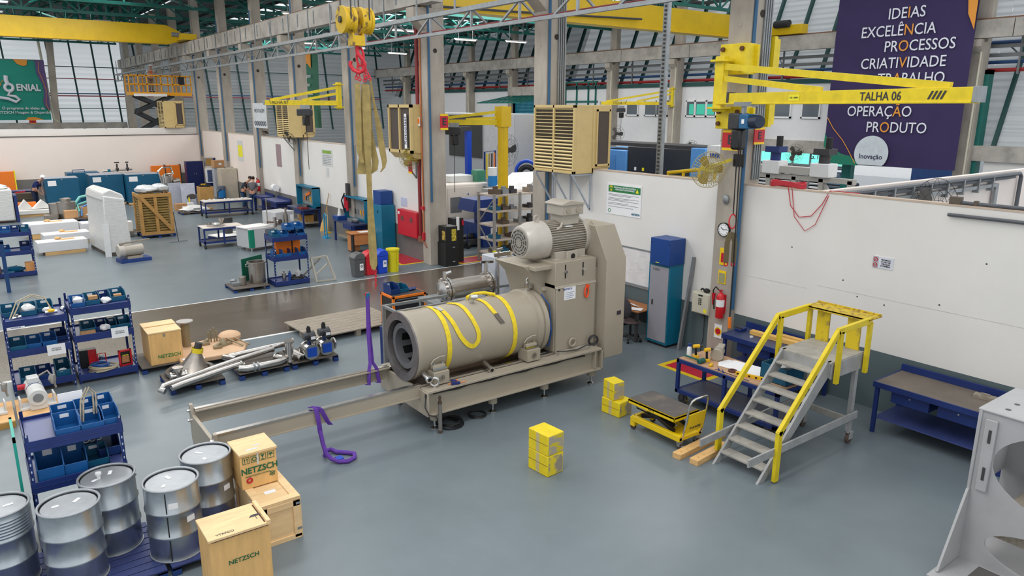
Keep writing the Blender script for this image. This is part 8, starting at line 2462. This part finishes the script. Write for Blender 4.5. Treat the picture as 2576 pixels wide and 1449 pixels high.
for y0, lb, ob in ((26.3, 'blue workbench with teal tool panel behind the khaki sling', 0), (31.6, 'blue workbench with teal tool panel and orange tool beside the broom', 1)):
 t = thing('tool_bench', lb, 'workbench', (12.3, y0, 0), 0, 'tool panel workbenches along the middle partition')
 obj('table_top', B(-.45, 0, .8, .4, 1.9, .86), mat('bench_blue_dark', (52, 64, 100)), t)
 for xx in (-.4, .35):
  for yy in (.05, 1.85):
   obj('leg', MB().cb(xx, yy, 0, .07, .07, .8), bluec, t)
 obj('drawer', B(-.44, .2, .62, .2, 1.0, .8), bluec, t)
 obj('shelf', B(-.35, .05, .2, .35, 1.85, .24), wood_g, t)
 p_ = obj('tool_panel', B(.3, .0, .9, .33, 1.9, 1.75), mat('panel_grey', (136, 136, 134), .6), t)
 obj('panel_frame', MB().box(.05, -.03, .88, .4, .03, 1.8).box(.05, 1.87, .88, .4, 1.93, 1.8).box(.05, -.03, 1.75, .4, 1.93, 1.81).box(.2, -.03, .88, .4, 1.93, .94), teal, p_)
 if ob:
  obj('orange_tool', MB().bar((.27, 1.3, 1.35), (.27, .8, 1.5), .05, .12), orange, p_)
 random.seed(4 + ob)
 for k in range(6):
  y = .3 + k * .25
  obj('hand_tool', MB().bar((.28, y, 1.1), (.28, y + .03, 1.3), .03, .05), [grey_d, orange, dw, galv][k % 4], p_)
 obj('clutter', MB().ball((-.1, .5, .95), .15, 10, (1, 1.5, .6), .3).cb(.0, 1.0, .86, .3, .4, .1), [galv, grey_d][ob], t)
 obj('stored_box', MB().cb(0, .6, .24, .4, .5, .3).cb(.05, 1.3, .24, .3, .3, .25), [mat('box_ochre', (150, 132, 60), .7), wood_d][ob], t)
t = bt('storage_tub', 'blue tub with white cone bag on the left end of the bench behind the sling', 'tub', (12.05, 28.0, .862), (.4, .5, .16), blueb)
obj('white_cone', MB().lathe([(.09, .16), (.03, .45)], n=14), foam, t)
t = bt('red_toolbox', 'dark red tray on the bench beside the broom', 'tray', (12.0, 31.9, .862), (.35, .5, .07), mat('tray_red', (120, 30, 36), .5))
obj('handle', MB().bar((-.1, 0, .09), (.1, 0, .09), .02), galv, t)
t = thing('straw_broom', 'straw broom leaning on the middle partition between the two tool benches', 'broom', (12.45, 30.6, 0))
obj('handle', MB().cyl((0, 0, .5), (.22, -.12, 1.65), .015, 8), wood_d, t)
obj('bristles', MB().lathe([(.2, 0), (.14, .3), (.05, .5), (.03, .58)], (-.02, 0, 0), n=16), mat('straw', (206, 166, 96), .8, 0, .2, 12), t)
t = thing('floor_mop', 'long thin pale handle leaning beside the straw broom', 'mop', (12.3, 29.9, 0))
obj('handle', MB().cyl((0, 0, .03), (.38, .9, 1.25), .013, 8), wood_p, t)
obj('head', MB().cb(0, 0, 0, .25, .12, .05), dw, t)
t = thing('pallet_jack_handle', 'light blue tall U shaped handle standing left of the bench behind the sling', 'handle', (11.75, 28.8, 0))
obj('frame', MB().tube([(0, -.12, .05), (0, -.12, .95), (0, 0, 1.02), (0, .12, .95), (0, .12, .05)], .03, 8), mat('handle_sky', (40, 150, 196), .4), t)
obj('base', MB().cb(0, 0, 0, .2, .35, .06), mat('handle_sky', (40, 150, 196)), t)
bench('workbench', 11.9, 12.65, 35.2, 37.2, .82, 'small blue workbench along the partition behind the laboratory mill', mat('bench_violet', (84, 92, 140), .35), ((35.4, 36.2),), .25)
bench('workbench', 12.0, 12.65, 37.6, 38.9, .82, 'dark blue workbench where the worker in grey stands', mat('bench_violet', (84, 92, 140)), (), .25)
t = thing('paper_roll', 'white paper roll on a wall stand right of the two workers', 'roll', (12.5, 36.9, 1.25))
obj('roll', MB().cyl((0, -.18, .1), (0, .18, .1), .17, 20), paper, t)
obj('stand', MB().bar((.1, .1, -1.25), (.1, .1, .1), .04).bar((-.05, .2, .1), (.12, .2, .1), .03), galv, t)
ex2 = thing('fire_extinguisher', 'red fire extinguisher on the column behind the two workers', 'extinguisher', (12.4, 39.3, .9), w=True)
extinguisher(ex2, 12.45, 39.35, .95, .1, .5)
t = thing('air_regulator', 'red and black air regulator cluster on the column behind the khaki sling', 'regulator', (12.45, 28.0, 1.0), w=True)
obj('plate', B(12.4, 27.9, 1.3, 12.5, 28.1, 2.3), grey_d, t)
obj('regulator', MB().cyl((12.35, 28.05, 1.3), (12.35, 28.05, 1.75), .05, 10).cyl((12.36, 27.9, 1.2), (12.36, 27.9, 1.6), .05, 10), red, t)
obj('hose', MB().tube([(12.35, 28.1, 1.9), (12.25, 28.2, 1.6), (12.35, 28.15, 1.1)], .03, 6), black, t)
# black cabinets in front of the middle column
t = bt('black_cabinet', 'matt black cabinet in front of the column with the E sign', 'cabinet', (13.05, 21.25, 0), (.52, .52, .82), black)
for z in (.15, .65):
 obj('white_mark', B(.02, -.265, z, .12, -.262, z + .03), mat('mark_white', (150, 150, 150), .5), t)
t = bt('drinks_machine', 'black coffee machine with yellow and red pictures on the black cabinet', 'machine', (13.05, 21.25, .822), (.46, .48, .56), black)
obj('picture', B(-.235, -.2, .1, -.23, .0, .4), mat('pict_amber', (190, 160, 70), .4, 0, .6, 20), t)
obj('picture', B(.0, -.246, .06, .18, -.24, .46), mat('pict_gold', (206, 180, 60), .4, 0, .7, 16), t)
t = bt('steel_dispenser', 'grey dispenser with white top behind the black coffee machine', 'dispenser', (13.65, 21.7, 0), (.4, .4, 1.55), dark)
obj('cup_tube', MB().cyl((-.05, -.22, 1.15), (-.05, -.22, 1.6), .06, 12), white_p, t)
obj('red_tap', MB().cb(.15, -.22, 1.3, .06, .06, .18), red, t)
# tall red and copper pipes at the middle column
t = thing('fire_pipe', 'tall dark red fire pipe running up beside the middle column', 'pipe', (12.5, 22.15, 0), w=True)
obj('riser', MB().tube([(12.5, 22.15, .85), (12.5, 22.15, 9.2)], .065, 12), redd, t)
obj('valve', MB().cyl((12.5, 22.15, .75), (12.5, 22.15, .95), .1, 14).tube([(12.5, 22.15, .85), (12.52, 21.9, .75), (12.55, 21.8, .6)], .05, 8), mat('valve_bronze', (150, 100, 80), .4, .4), t)
t = thing('copper_pipe', 'thin orange pipe with red valves beside the tall red fire pipe', 'pipe', (12.5, 21.9, 0), w=True)
obj('riser', MB().tube([(12.5, 21.93, .9), (12.5, 21.93, 8.0)], .028, 8), mat('pipe_orange', (190, 112, 66), .5), t)
obj('valve', MB().cb(12.5, 21.95, 1.9, .1, .16, .1).cb(12.5, 21.93, .85, .1, .1, .25), red, t)
t = wsign('small_sign', 22.05, 21.85, 4.7, 4.98, 12.4, 'small white sign with red square on the middle column', paper)
obj('red_square', B(12.395, 21.87, 4.78, 12.4, 22.03, 4.95), orange, t)
t = wsign('vertical_sign', 22.35, 22.2, 3.95, 5.1, 12.08, 'narrow vertical white sign with dark lettering on the two-pad cooler', paper)
text('lettering', 'Rotoplast', .24, (12.075, 22.27, 4.55), (0, 0, 1), (0, 1, 0), mat('ink_indigo', (70, 70, 110)), t)
# ================================================================ SECOND HALL
t = bt('cnc_lathe', 'white CNC lathe with grey window seen right of the middle column', 'machine', (17.3, 27.9, 0), (2.2, 2.8, 2.15), mat('lathe_cream', (226, 216, 206), .4, 0, .02), .0, None, .08)
obj('door', B(-1.13, -1.0, .5, -1.1, .6, 1.7), mat('lathe_cream', (226, 216, 206)), t)
obj('window', B(-1.15, -.4, .8, -1.12, .5, 1.5), mat('window_grey', (112, 112, 116), .15), t)
obj('top_unit', MB().cb(.1, -.3, 2.15, 1.2, 1.0, .28), mat('unit_pale', (206, 208, 206), .5), t, bevel=.02)
obj('front_panel', MB().box(-1.0, -1.44, .3, .4, -1.4, 2.0), mat('lathe_cream', (226, 216, 206)), t)
obj('front_window', B(-.9, -1.46, .95, -.35, -1.44, 1.6), mat('window_grey', (112, 112, 116)), t)
obj('push_buttons', MB().cyl((0, -1.47, 1.7), (0, -1.44, 1.7), .03, 8).cyl((0, -1.47, 1.55), (0, -1.44, 1.55), .03, 8), mat('ink_blue', (28, 72, 150)), t)
t = bt('grey_cabinet', 'tall grey cabinet between the white lathe and the yellow pillar', 'cabinet', (17.9, 25.3, 0), (.8, .8, 2.0), mat('cab_midgrey', (166, 166, 164), .5))
obj('door', B(-.38, -.42, .1, .38, -.4, 1.9), mat('cab_midgrey', (166, 166, 164)), t)
t = bt('chip_conveyor', 'dark blue chip conveyor with raised hood left of the grey shelf', 'machine', (16.4, 24.0, 0), (1.1, 1.6, .9), mat('conveyor_blue', (10, 48, 122), .4))
obj('neck', MB().box(-.3, -.5, .9, .3, .2, 1.5), mat('conveyor_blue', (10, 48, 122)), t)
obj('hood', MB().prism([(-.9, 1.4), (.4, 1.4), (.4, 1.85), (-.75, 1.85)], 'y', -.6, .5), mat('conveyor_blue', (10, 48, 122)), t, bevel=.01)
obj('paper_sheet', B(-.2, -.81, .45, .1, -.805, .75), paper, t)
t = thing('hand_truck', 'blue hand truck with dark machine parts on the floor left of the conveyor', 'trolley', (15.6, 23.8, 0))
obj('frame', MB().tube([(.3, -.3, .1), (.3, -.3, .85), (-.3, -.3, .85), (-.3, -.3, .1)], .025, 6), mat('conveyor_blue', (10, 48, 122)), t)
obj('load', MB().cb(0, .1, .12, 1.1, .8, .2).ball((0, .1, .35), .25, 10, (1.4, 1, .6), .3), grey_d, t)
obj('wheel', MB().cyl((-.35, -.35, .12), (-.25, -.35, .12), .12, 14).cyl((.25, -.35, .12), (.35, -.35, .12), .12, 14), dark, t)
# grey five-level shelf
t = thing('steel_rack', 'tall grey five-level rack loaded with dark tooling behind the mill motor', 'rack', (15.5, 20.9, 0))
rk = mat('rack_grey', (150, 146, 142), .5, .2, .06)
for xx in (-1.1, .0, 1.3):
 for yy in (-.5, .45):
  u = obj('upright', MB().cb(xx, yy, 0, .08, .07, 2.45), rk, t)
obj('yellow_guard', MB().cb(-1.1, -.55, 0, .14, .1, .5), mat('label_yellow', (238, 200, 40)), t)
RKZ = (.35, .85, 1.35, 1.85, 2.4)
for z in RKZ:
 obj('deck', B(-1.12, -.5, z - .05, 1.32, .48, z), mat('rack_deck', (186, 172, 158), .6), t)
obj('brace', MB().bar((-1.1, -.5, .4), (-1.1, .45, 1.3), .03).bar((-1.1, .45, 1.4), (-1.1, -.5, 2.3), .03), rk, t)
random.seed(21)
k = 0
for li, z in enumerate(RKZ):
 for xx in (-.85, -.5, -.15, .25, .65, 1.05):
  if random.random() < .15:
   continue
  k += 1
  m_ = [grey_d, steel_b, bint, mat('tool_brown', (96, 80, 66), .6, .2), galv][(k + li) % 5]
  h_ = random.uniform(.12, .3)
  lab_ = ['bottom', 'second', 'third', 'fourth', 'top'][li]
  q = MB(); q.cb(15.5 + xx, 20.75, z + .001, .26, .4, h_ * .6); q.cyl((15.5 + xx, 20.7, z + h_ * .6), (15.5 + xx, 20.7, z + h_), .09, 10)
  tag(obj('machine_tooling', q, m_), 'machine tooling piece on the %s deck of the grey rack' % lab_, 'tooling', 'tooling on the %s deck of the rack' % lab_)
t = bt('white_machine', 'white sloped machine hood behind the top of the grey rack', 'machine', (18.2, 23.2, 0), (2.4, 1.8, 2.2), mat('machine_white', (222, 222, 222), .4), 0, None, .04)
obj('sloped_hood', MB().prism([(-1.2, 2.2), (1.2, 2.2), (1.2, 2.75), (-.3, 2.75)], 'y', -.9, .9), mat('machine_white', (222, 222, 222)), t)
obj('side_post', MB().cb(1.0, -.8, 2.2, .4, .3, 1.0), mat('lathe_cream', (226, 216, 206)), t)
t = bt('machine_cabinet', 'royal blue machine cabinet with white CT 250 plate left of the big cooler', 'cabinet', (22.5, 26.2, 0), (1.6, 2.0, 3.3), mat('cab_royal', (4, 32, 122), .4))
obj('plate', B(-.82, -.9, 2.95, -.81, .0, 3.25), paper, t)
text('lettering', 'CT 250', .26, (-.83, -.45, 3.1), RD, UPZ, ink, t, bold=.01)
t = bt('grey_enclosure', 'huge pale grey machine enclosure with dark sliding door behind the yellow pillar', 'machine', (24.5, 35.5, 0), (3.0, 9.5, 5.0), mat('enclosure_grey', (178, 180, 184), .45, 0, .02))
obj('dark_door', B(-1.53, -1.8, 2.6, -1.5, 1.6, 4.9), mat('door_charcoal', (62, 62, 64), .5), t)
obj('pale_panel', B(-1.52, -4.7, 1.5, -1.5, -2.0, 5.0), mat('enclosure_light', (206, 206, 210), .45), t)
t = thing('blue_drill_post', 'slim bright blue post in front of the grey machine enclosure', 'post', (20.3, 31.0, 0))
obj('post', MB().cb(0, 0, 0, .25, .25, 4.3), mat('post_blue', (16, 70, 190), .4), t)
obj('arm', MB().cb(-.2, 0, 4.2, .6, .3, .2), grey_d, t)
t = thing('tool_rack', 'blue wire rack with hanging straps behind the white lathe', 'rack', (21.2, 30.4, 0))
obj('frame', MB().tube([(-.6, -.4, 0), (-.6, -.4, 3.2), (.6, .4, 3.2), (.6, .4, 0)], .05, 6), bluec, t)
for i in range(4):
 obj('strap', MB().strap([(-.4 + i * .28, -.3 + i * .18, 3.1), (-.4 + i * .28, -.28 + i * .18, 2.2), (-.36 + i * .28, -.26 + i * .18, 1.9)], (.07, .05, 0), .03), [sling_y, sling_k, grey_d, orange][i], t)
t = thing('cable_reel', 'blue ring stand with black hose reel right of the yellow pillar', 'reel', (21.2, 27.4, 0))
obj('ring', MB().torus((0, 0, 2.4), .5, .08, (.7, .7, 0), 28, 8), mat('post_blue', (16, 70, 190)), t)
obj('coil', MB().torus((0, 0, 2.3), .33, .12, (.7, .7, 0), 24, 8), dark, t)
obj('stand', MB().cb(0, 0, 0, .3, .3, 2.0), mat('post_blue', (16, 70, 190)), t)
t = thing('plastic_drum', 'blue and white plastic drum behind the yellow pillar', 'drum', (18.4, 26.2, 2.0), 0)
obj('body', MB().cyl((0, 0, -.0), (0, 0, .45), .2, 18), mat('drum_sky', (30, 130, 200), .4), t)
obj('white_top', MB().cyl((0, 0, .45), (0, 0, .8), .2, 18), white_p, t)
obj('stand', MB().cb(0, 0, -2.0, .6, .6, 2.0), galv, t)
t = bt('green_bin', 'green plastic bin on a stand beside the blue and white drum', 'bin', (18.2, 27.0, 2.1), (.45, .45, .55), mat('bin_green', (70, 140, 110), .5))
obj('stand', MB().cb(0, 0, -2.1, .4, .4, 2.1), galv, t)
# large blue and black machining centre
mb_ = mat('mc_blue', (84, 146, 210), .35, 0, .03)
t = thing('machining_centre', 'large light blue and black machining centre behind the partition', 'machine', (26.6, 24.3, 0), w=True)
obj('left_body', B(25.6, 25.3, 0, 28.4, 28.3, 3.35), mb_, t, bevel=.04)
obj('centre_body', B(25.7, 21.4, 0, 28.4, 25.3, 3.55), mat('mc_black', (44, 48, 54), .35), t, bevel=.02)
obj('right_body', B(25.6, 20.6, 0, 28.4, 21.4, 3.65), mb_, t, bevel=.03)
obj('door_panel', B(25.58, 26.0, .8, 25.61, 27.3, 3.1), mat('mc_blue_door', (76, 136, 200), .35), t)
obj('name_plate', B(25.57, 27.2, 2.35, 25.6, 27.95, 2.65), paper, t)
text('lettering', 'CT 300', .22, (25.56, 27.57, 2.5), RD, UPZ, ink, t, bold=.01)
obj('knob', MB().cyl((25.5, 27.5, 3.0), (25.6, 27.5, 3.0), .08, 14), chrome, t)
obj('top_rail', B(25.9, 21.0, 3.55, 27.5, 27.8, 3.7), grey_d, t)
for y in (24.2, 23.3, 24.7):
 obj('small_label', B(25.68, y, 2.45, 25.7, y + .12, 2.6), paper if y > 24.5 else mat('label_yellow', (238, 228, 40)), t)
t = thing('parts_cage', 'navy wire cage with sorted metal parts in front of the machining centre', 'cage', (20.5, 22.8, 2.3))
obj('frame', MB().tube([(-.6, .45, .9), (.6, -.45, .9), (.6, -.45, 0), (-.6, .45, 0)], .04, 6, True).cb(0, 0, -2.3, .8, .8, 2.3), navy, t)
obj('contents', MB().ball((-.2, .15, .35), .3, 12, (1.3, 1, .8), .3), mat('parts_mauve', (130, 110, 110), .5, .3), t)
obj('back_panel', MB().bar((-.6, .45, .45), (.6, -.45, .45), .02, .8), navy, t)
tag(obj('orange_reel', MB().torus((20.95, 21.95, 2.55), .16, .1, (.6, .8, 0), 20, 8).cb(20.95, 21.95, 0, .5, .5, 2.42), orange), 'orange reel right of the navy parts cage', 'reel')
t = thing('yellow_cage', 'yellow wire basket with white lettering behind the partition left of the column fan', 'basket', (14.6, 12.4, 3.15), 0)
obj('frame', MB().tube([(0, .5, 0), (0, .5, .55), (0, -.5, .7), (0, -.5, 0)], .05, 6, True).tube([(.6, .5, 0), (.6, .5, .55), (.6, -.5, .7), (.6, -.5, 0)], .05, 6, True).bar((0, 0, 0), (0, 0, .6), .05).bar((0, .5, .55), (.6, .5, .55), .05).bar((0, -.5, .7), (.6, -.5, .7), .05), yel, t)
obj('panel', B(.02, -.45, .05, .04, .45, .5), mat('panel_sand', (170, 150, 80), .6), t)
text('lettering', 'CZM 7', .24, (-.06, .1, .2), RD, UPZ, paper, t, bold=.02)
obj('stand', MB().cb(.3, 0, -3.15, .8, 1.0, 3.15), grey_d, t)
# long grey gantry bed and its heads at the right
t = thing('gantry_bed', 'long grey lattice bed standing behind the right partition below the purple banner', 'gantry', (20.5, 13, 0), w=True)
gb_ = mat('gantry_grey', (182, 178, 172), .45, .1, .04)
q = MB()
for y in (11.2, 12.1, 13.0, 13.9, 14.8):
 q.box(20.4, y - .07, 2.2, 20.6, y + .07, 3.3)
q.box(20.4, 11.1, 3.2, 20.6, 14.9, 3.35); q.box(20.4, 11.1, 2.1, 20.6, 14.9, 2.25)
for y in (11.2, 12.1, 13.0, 13.9):
 q.bar((20.5, y, 2.25), (20.5, y + .9, 3.2), .08)
obj('lattice', q, gb_, t)
obj('base', B(20.3, 11, 0, 20.8, 15, 2.1), gb_, t)
obj('beam', B(20.3, 12.0, 3.4, 20.7, 14.6, 3.6), gb_, t)
for y, lb in ((13.75, 'left'), (12.1, 'right')):
 h_ = obj('head', MB().cb(20.5, y, 3.35, .5, .6, .4), white_p, t, bevel=.02)
 obj('motor', MB().cyl((20.5, y, 3.75), (20.5, y, 4.0), .16, 16).cb(20.5, y, 4.0, .45, .5, .18), bluec if lb == 'left' else grey_d, h_)
 obj('drive', MB().cyl((20.5, y - .1, 4.18), (20.5, y - .1, 4.5), .1, 12), dark, h_)
text('lettering', 'G.T', .22, (20.2, 12.25, 3.95), RD, UPZ, ink, t, bold=.01)
t = bt('white_machine', 'white machine housing with blue label left of the grey gantry bed', 'machine', (20.9, 15.9, 0), (1.0, .9, 4.1), mat('machine_white', (222, 222, 222)))
obj('label', B(-.52, -.3, 3.7, -.5, .3, 3.85), mat('ink_blue', (28, 72, 150)), t)
t = bt('white_vehicle', 'dark car parked outside beyond the glazed strip', 'car', (46, 27, -.02), (1.8, 4.0, .7), mat('car_dark', (40, 54, 70), .3), 0, None, .15)
obj('cabin', MB().cb(0, .1, .7, 1.5, 2.0, .55), mat('car_glass', (60, 80, 100), .1), t, bevel=.15)
obj('wheel', MB().cyl((-.95, -1.2, .3), (-.85, -1.2, .3), .32, 16).cyl((-.95, 1.2, .3), (-.85, 1.2, .3), .32, 16), dark, t)
# ================================================================ PEOPLE
def skin_mesh(name, pts, edges, m, parent, sub=2, root=0):
 """body surface grown around a jointed skeleton: pts = [(x, y, z, radius)]"""
 me = bpy.data.meshes.new(name)
 me.from_pydata([p[:3] for p in pts], edges, [])
 o = bpy.data.objects.new(name, me); COL.objects.link(o)
 o.modifiers.new('skin', 'SKIN').use_smooth_shade = True
 sv = me.skin_vertices[0].data
 for i, p in enumerate(pts):
  sv[i].radius = (p[3], p[3]) if len(p) < 5 else (p[3], p[4])
  sv[i].use_root = (i == root)
 s = o.modifiers.new('sub', 'SUBSURF'); s.levels = s.render_levels = sub
 me.materials.append(m)
 o.parent = parent
 return o
def person(loc, rz, label, shirt, trousers, pose, helmet=None, gloves=False, vest=None):
 """pose: arm targets (hands) in the figure's own frame, x forward, y left"""
 t = thing('person', label, 'person', loc, rz)
 lean = pose.get('lean', .0)
 hd = pose.get('head', .12)
 hip, chest = (0, 0, .93), (.10 * lean * 4, 0, 1.33)
 neck = (chest[0] + .05 + lean * .25, 0, 1.47)
 skull = (neck[0] + hd, 0, 1.58)
 crown = (neck[0] + hd * 1.1, 0, 1.7)
 P = [(0, 0, .95, .115, .15), (chest[0] * .5, 0, 1.14, .11, .145), (*chest, .12, .16), (*neck, .05), (*skull, .075), (*crown, .055)]
 E = [(0, 1), (1, 2), (2, 3), (3, 4), (4, 5)]
 sh = {}
 for s_ in (1, -1):
  sx, sy, sz = chest[0] + .02, .19 * s_, 1.38
  hx, hy, hz = pose['hand'][0 if s_ > 0 else 1]
  ex, ey, ez = (sx + hx) / 2 - .06, (sy + hy) / 2 + .07 * s_, (sz + hz) / 2 - .06
  b = len(P)
  P += [(sx, sy, sz, .06), (ex, ey, ez, .042), (hx, hy, hz, .028), (hx + .06, hy, hz - .02, .035)]
  E += [(2, b), (b, b + 1), (b + 1, b + 2), (b + 2, b + 3)]
  for f, (dy, L, dz) in enumerate(((-.03, .07, -.02), (-.01, .085, -.03), (.012, .08, -.03), (.03, .065, -.02))):
   P += [(hx + .06 + L * .6, hy + dy, hz - .02 + dz * .5, .009), (hx + .06 + L, hy + dy * .9, hz - .03 + dz, .008)]
   n = len(P); E += [(b + 3, n - 2), (n - 2, n - 1)]
  P += [(hx + .05, hy - .045 * s_, hz - .01, .01), (hx + .09, hy - .055 * s_, hz - .02, .009)]
  n = len(P); E += [(b + 3, n - 2), (n - 2, n - 1)]
  sh[s_] = ((sx, sy, sz), (ex, ey, ez))
  l = len(P)
  st_ = pose.get('stride', .0) * s_
  P += [(0, .09 * s_, .86, .085), (.03 + st_ * .5, .1 * s_, .5, .058), (st_, .11 * s_, .1, .04), (st_ + .13, .12 * s_, .04, .035)]
  E += [(0, l), (l, l + 1), (l + 1, l + 2), (l + 2, l + 3)]
 skin_mesh('body', P, E, skin, t)
 S_ = [(0, 0, .98, .135, .17), (chest[0] * .5, 0, 1.15, .13, .165), (*chest, .14, .175), (neck[0] - .02, 0, 1.45, .065)]
 Es = [(0, 1), (1, 2), (2, 3)]
 for s_ in (1, -1):
  a, e = sh[s_]
  b = len(S_)
  S_ += [(*a, .075), (a[0] + (e[0] - a[0]) * .75, a[1] + (e[1] - a[1]) * .75, a[2] + (e[2] - a[2]) * .75, .06)]
  Es += [(2, b), (b, b + 1)]
 skin_mesh('shirt', S_, Es, shirt, t)
 T_ = [(0, 0, .98, .125, .16)]
 Et = []
 for s_ in (1, -1):
  st_ = pose.get('stride', .0) * s_
  b = len(T_)
  T_ += [(0, .09 * s_, .85, .105), (.03 + st_ * .5, .1 * s_, .5, .078), (st_, .11 * s_, .1, .062)]
  Et += [(0, b), (b, b + 1), (b + 1, b + 2)]
  obj('shoe', MB().ball((st_ + .06, .11 * s_, .045), .1, 12, (1.45, .5, .45)), dark, t)
 skin_mesh('trousers', T_, Et, trousers, t)
 c = Vector(((skull[0] + crown[0]) / 2, 0, 1.655))
 obj('ears_and_nose', MB().ball(c + Vector((.085, 0, -.04)), .018, 8).ball(c + Vector((.0, .08, -.03)), .022, 8, (1, .5, 1.3)).ball(c + Vector((.0, -.08, -.03)), .022, 8, (1, .5, 1.3)), skin, t)
 obj('eyes', MB().ball(c + Vector((.072, .03, -.01)), .011, 8).ball(c + Vector((.072, -.03, -.01)), .011, 8), black, t)
 obj('mouth', MB().cb(c.x + .068, 0, c.z - .085, .012, .045, .008), mat('lips', (150, 84, 76), .6), t)
 if helmet:
  obj('helmet', MB().lathe([(.135, 0), (.125, .01), (.115, .06), (.07, .11), (.005, .125)], c + Vector((0, 0, .0)), n=20, cap1=False), helmet, t)
 else:
  obj('hair', MB().ball(c + Vector((-.02, 0, .025)), .098, 16, (1, .93, .88)), hair, t)
 if vest:
  skin_mesh('safety_vest', [(0, 0, 1.05, .145, .18), (*chest, .15, .185), (neck[0] - .03, 0, 1.42, .09)], [(0, 1), (1, 2)], vest, t)
 return t
person((11.75, 39.7, 0), -.75, 'person in dark navy t-shirt and jeans bending over parts, left of two workers', mat('shirt_navy', (44, 50, 66), .85), jeans, dict(lean=.35, head=.16, hand=[(.42, .12, 1.02), (.4, -.14, 1.0)]))
person((12.0, 38.95, 0), 1.0, 'person in grey t-shirt seen from behind at the bench, right of two workers', mat('shirt_grey', (92, 92, 98), .85), jeans, dict(lean=.2, head=.1, hand=[(.36, .16, .98), (.38, -.12, .98)]))
person((10.7, 54.4, 6.2), -1.2, 'person in white helmet and orange vest standing on the scissor lift', mat('shirt_white', (216, 214, 214), .8), mat('trousers_khaki', (126, 112, 96), .8), dict(lean=.1, head=.08, hand=[(.4, .15, 1.2), (.38, -.15, 1.15)]), helmet=white_p, vest=mat('vest_orange', (226, 108, 60), .7))
person((2.85, 46.2, 0), -.6, 'person in white helmet and blue jacket crouching over parts behind the left petrol cabinet', mat('jacket_blue', (26, 44, 104), .8), mat('trousers_dark', (30, 40, 70), .8), dict(lean=.5, head=.16, hand=[(.4, .1, .8), (.4, -.1, .78)]), helmet=white_p)
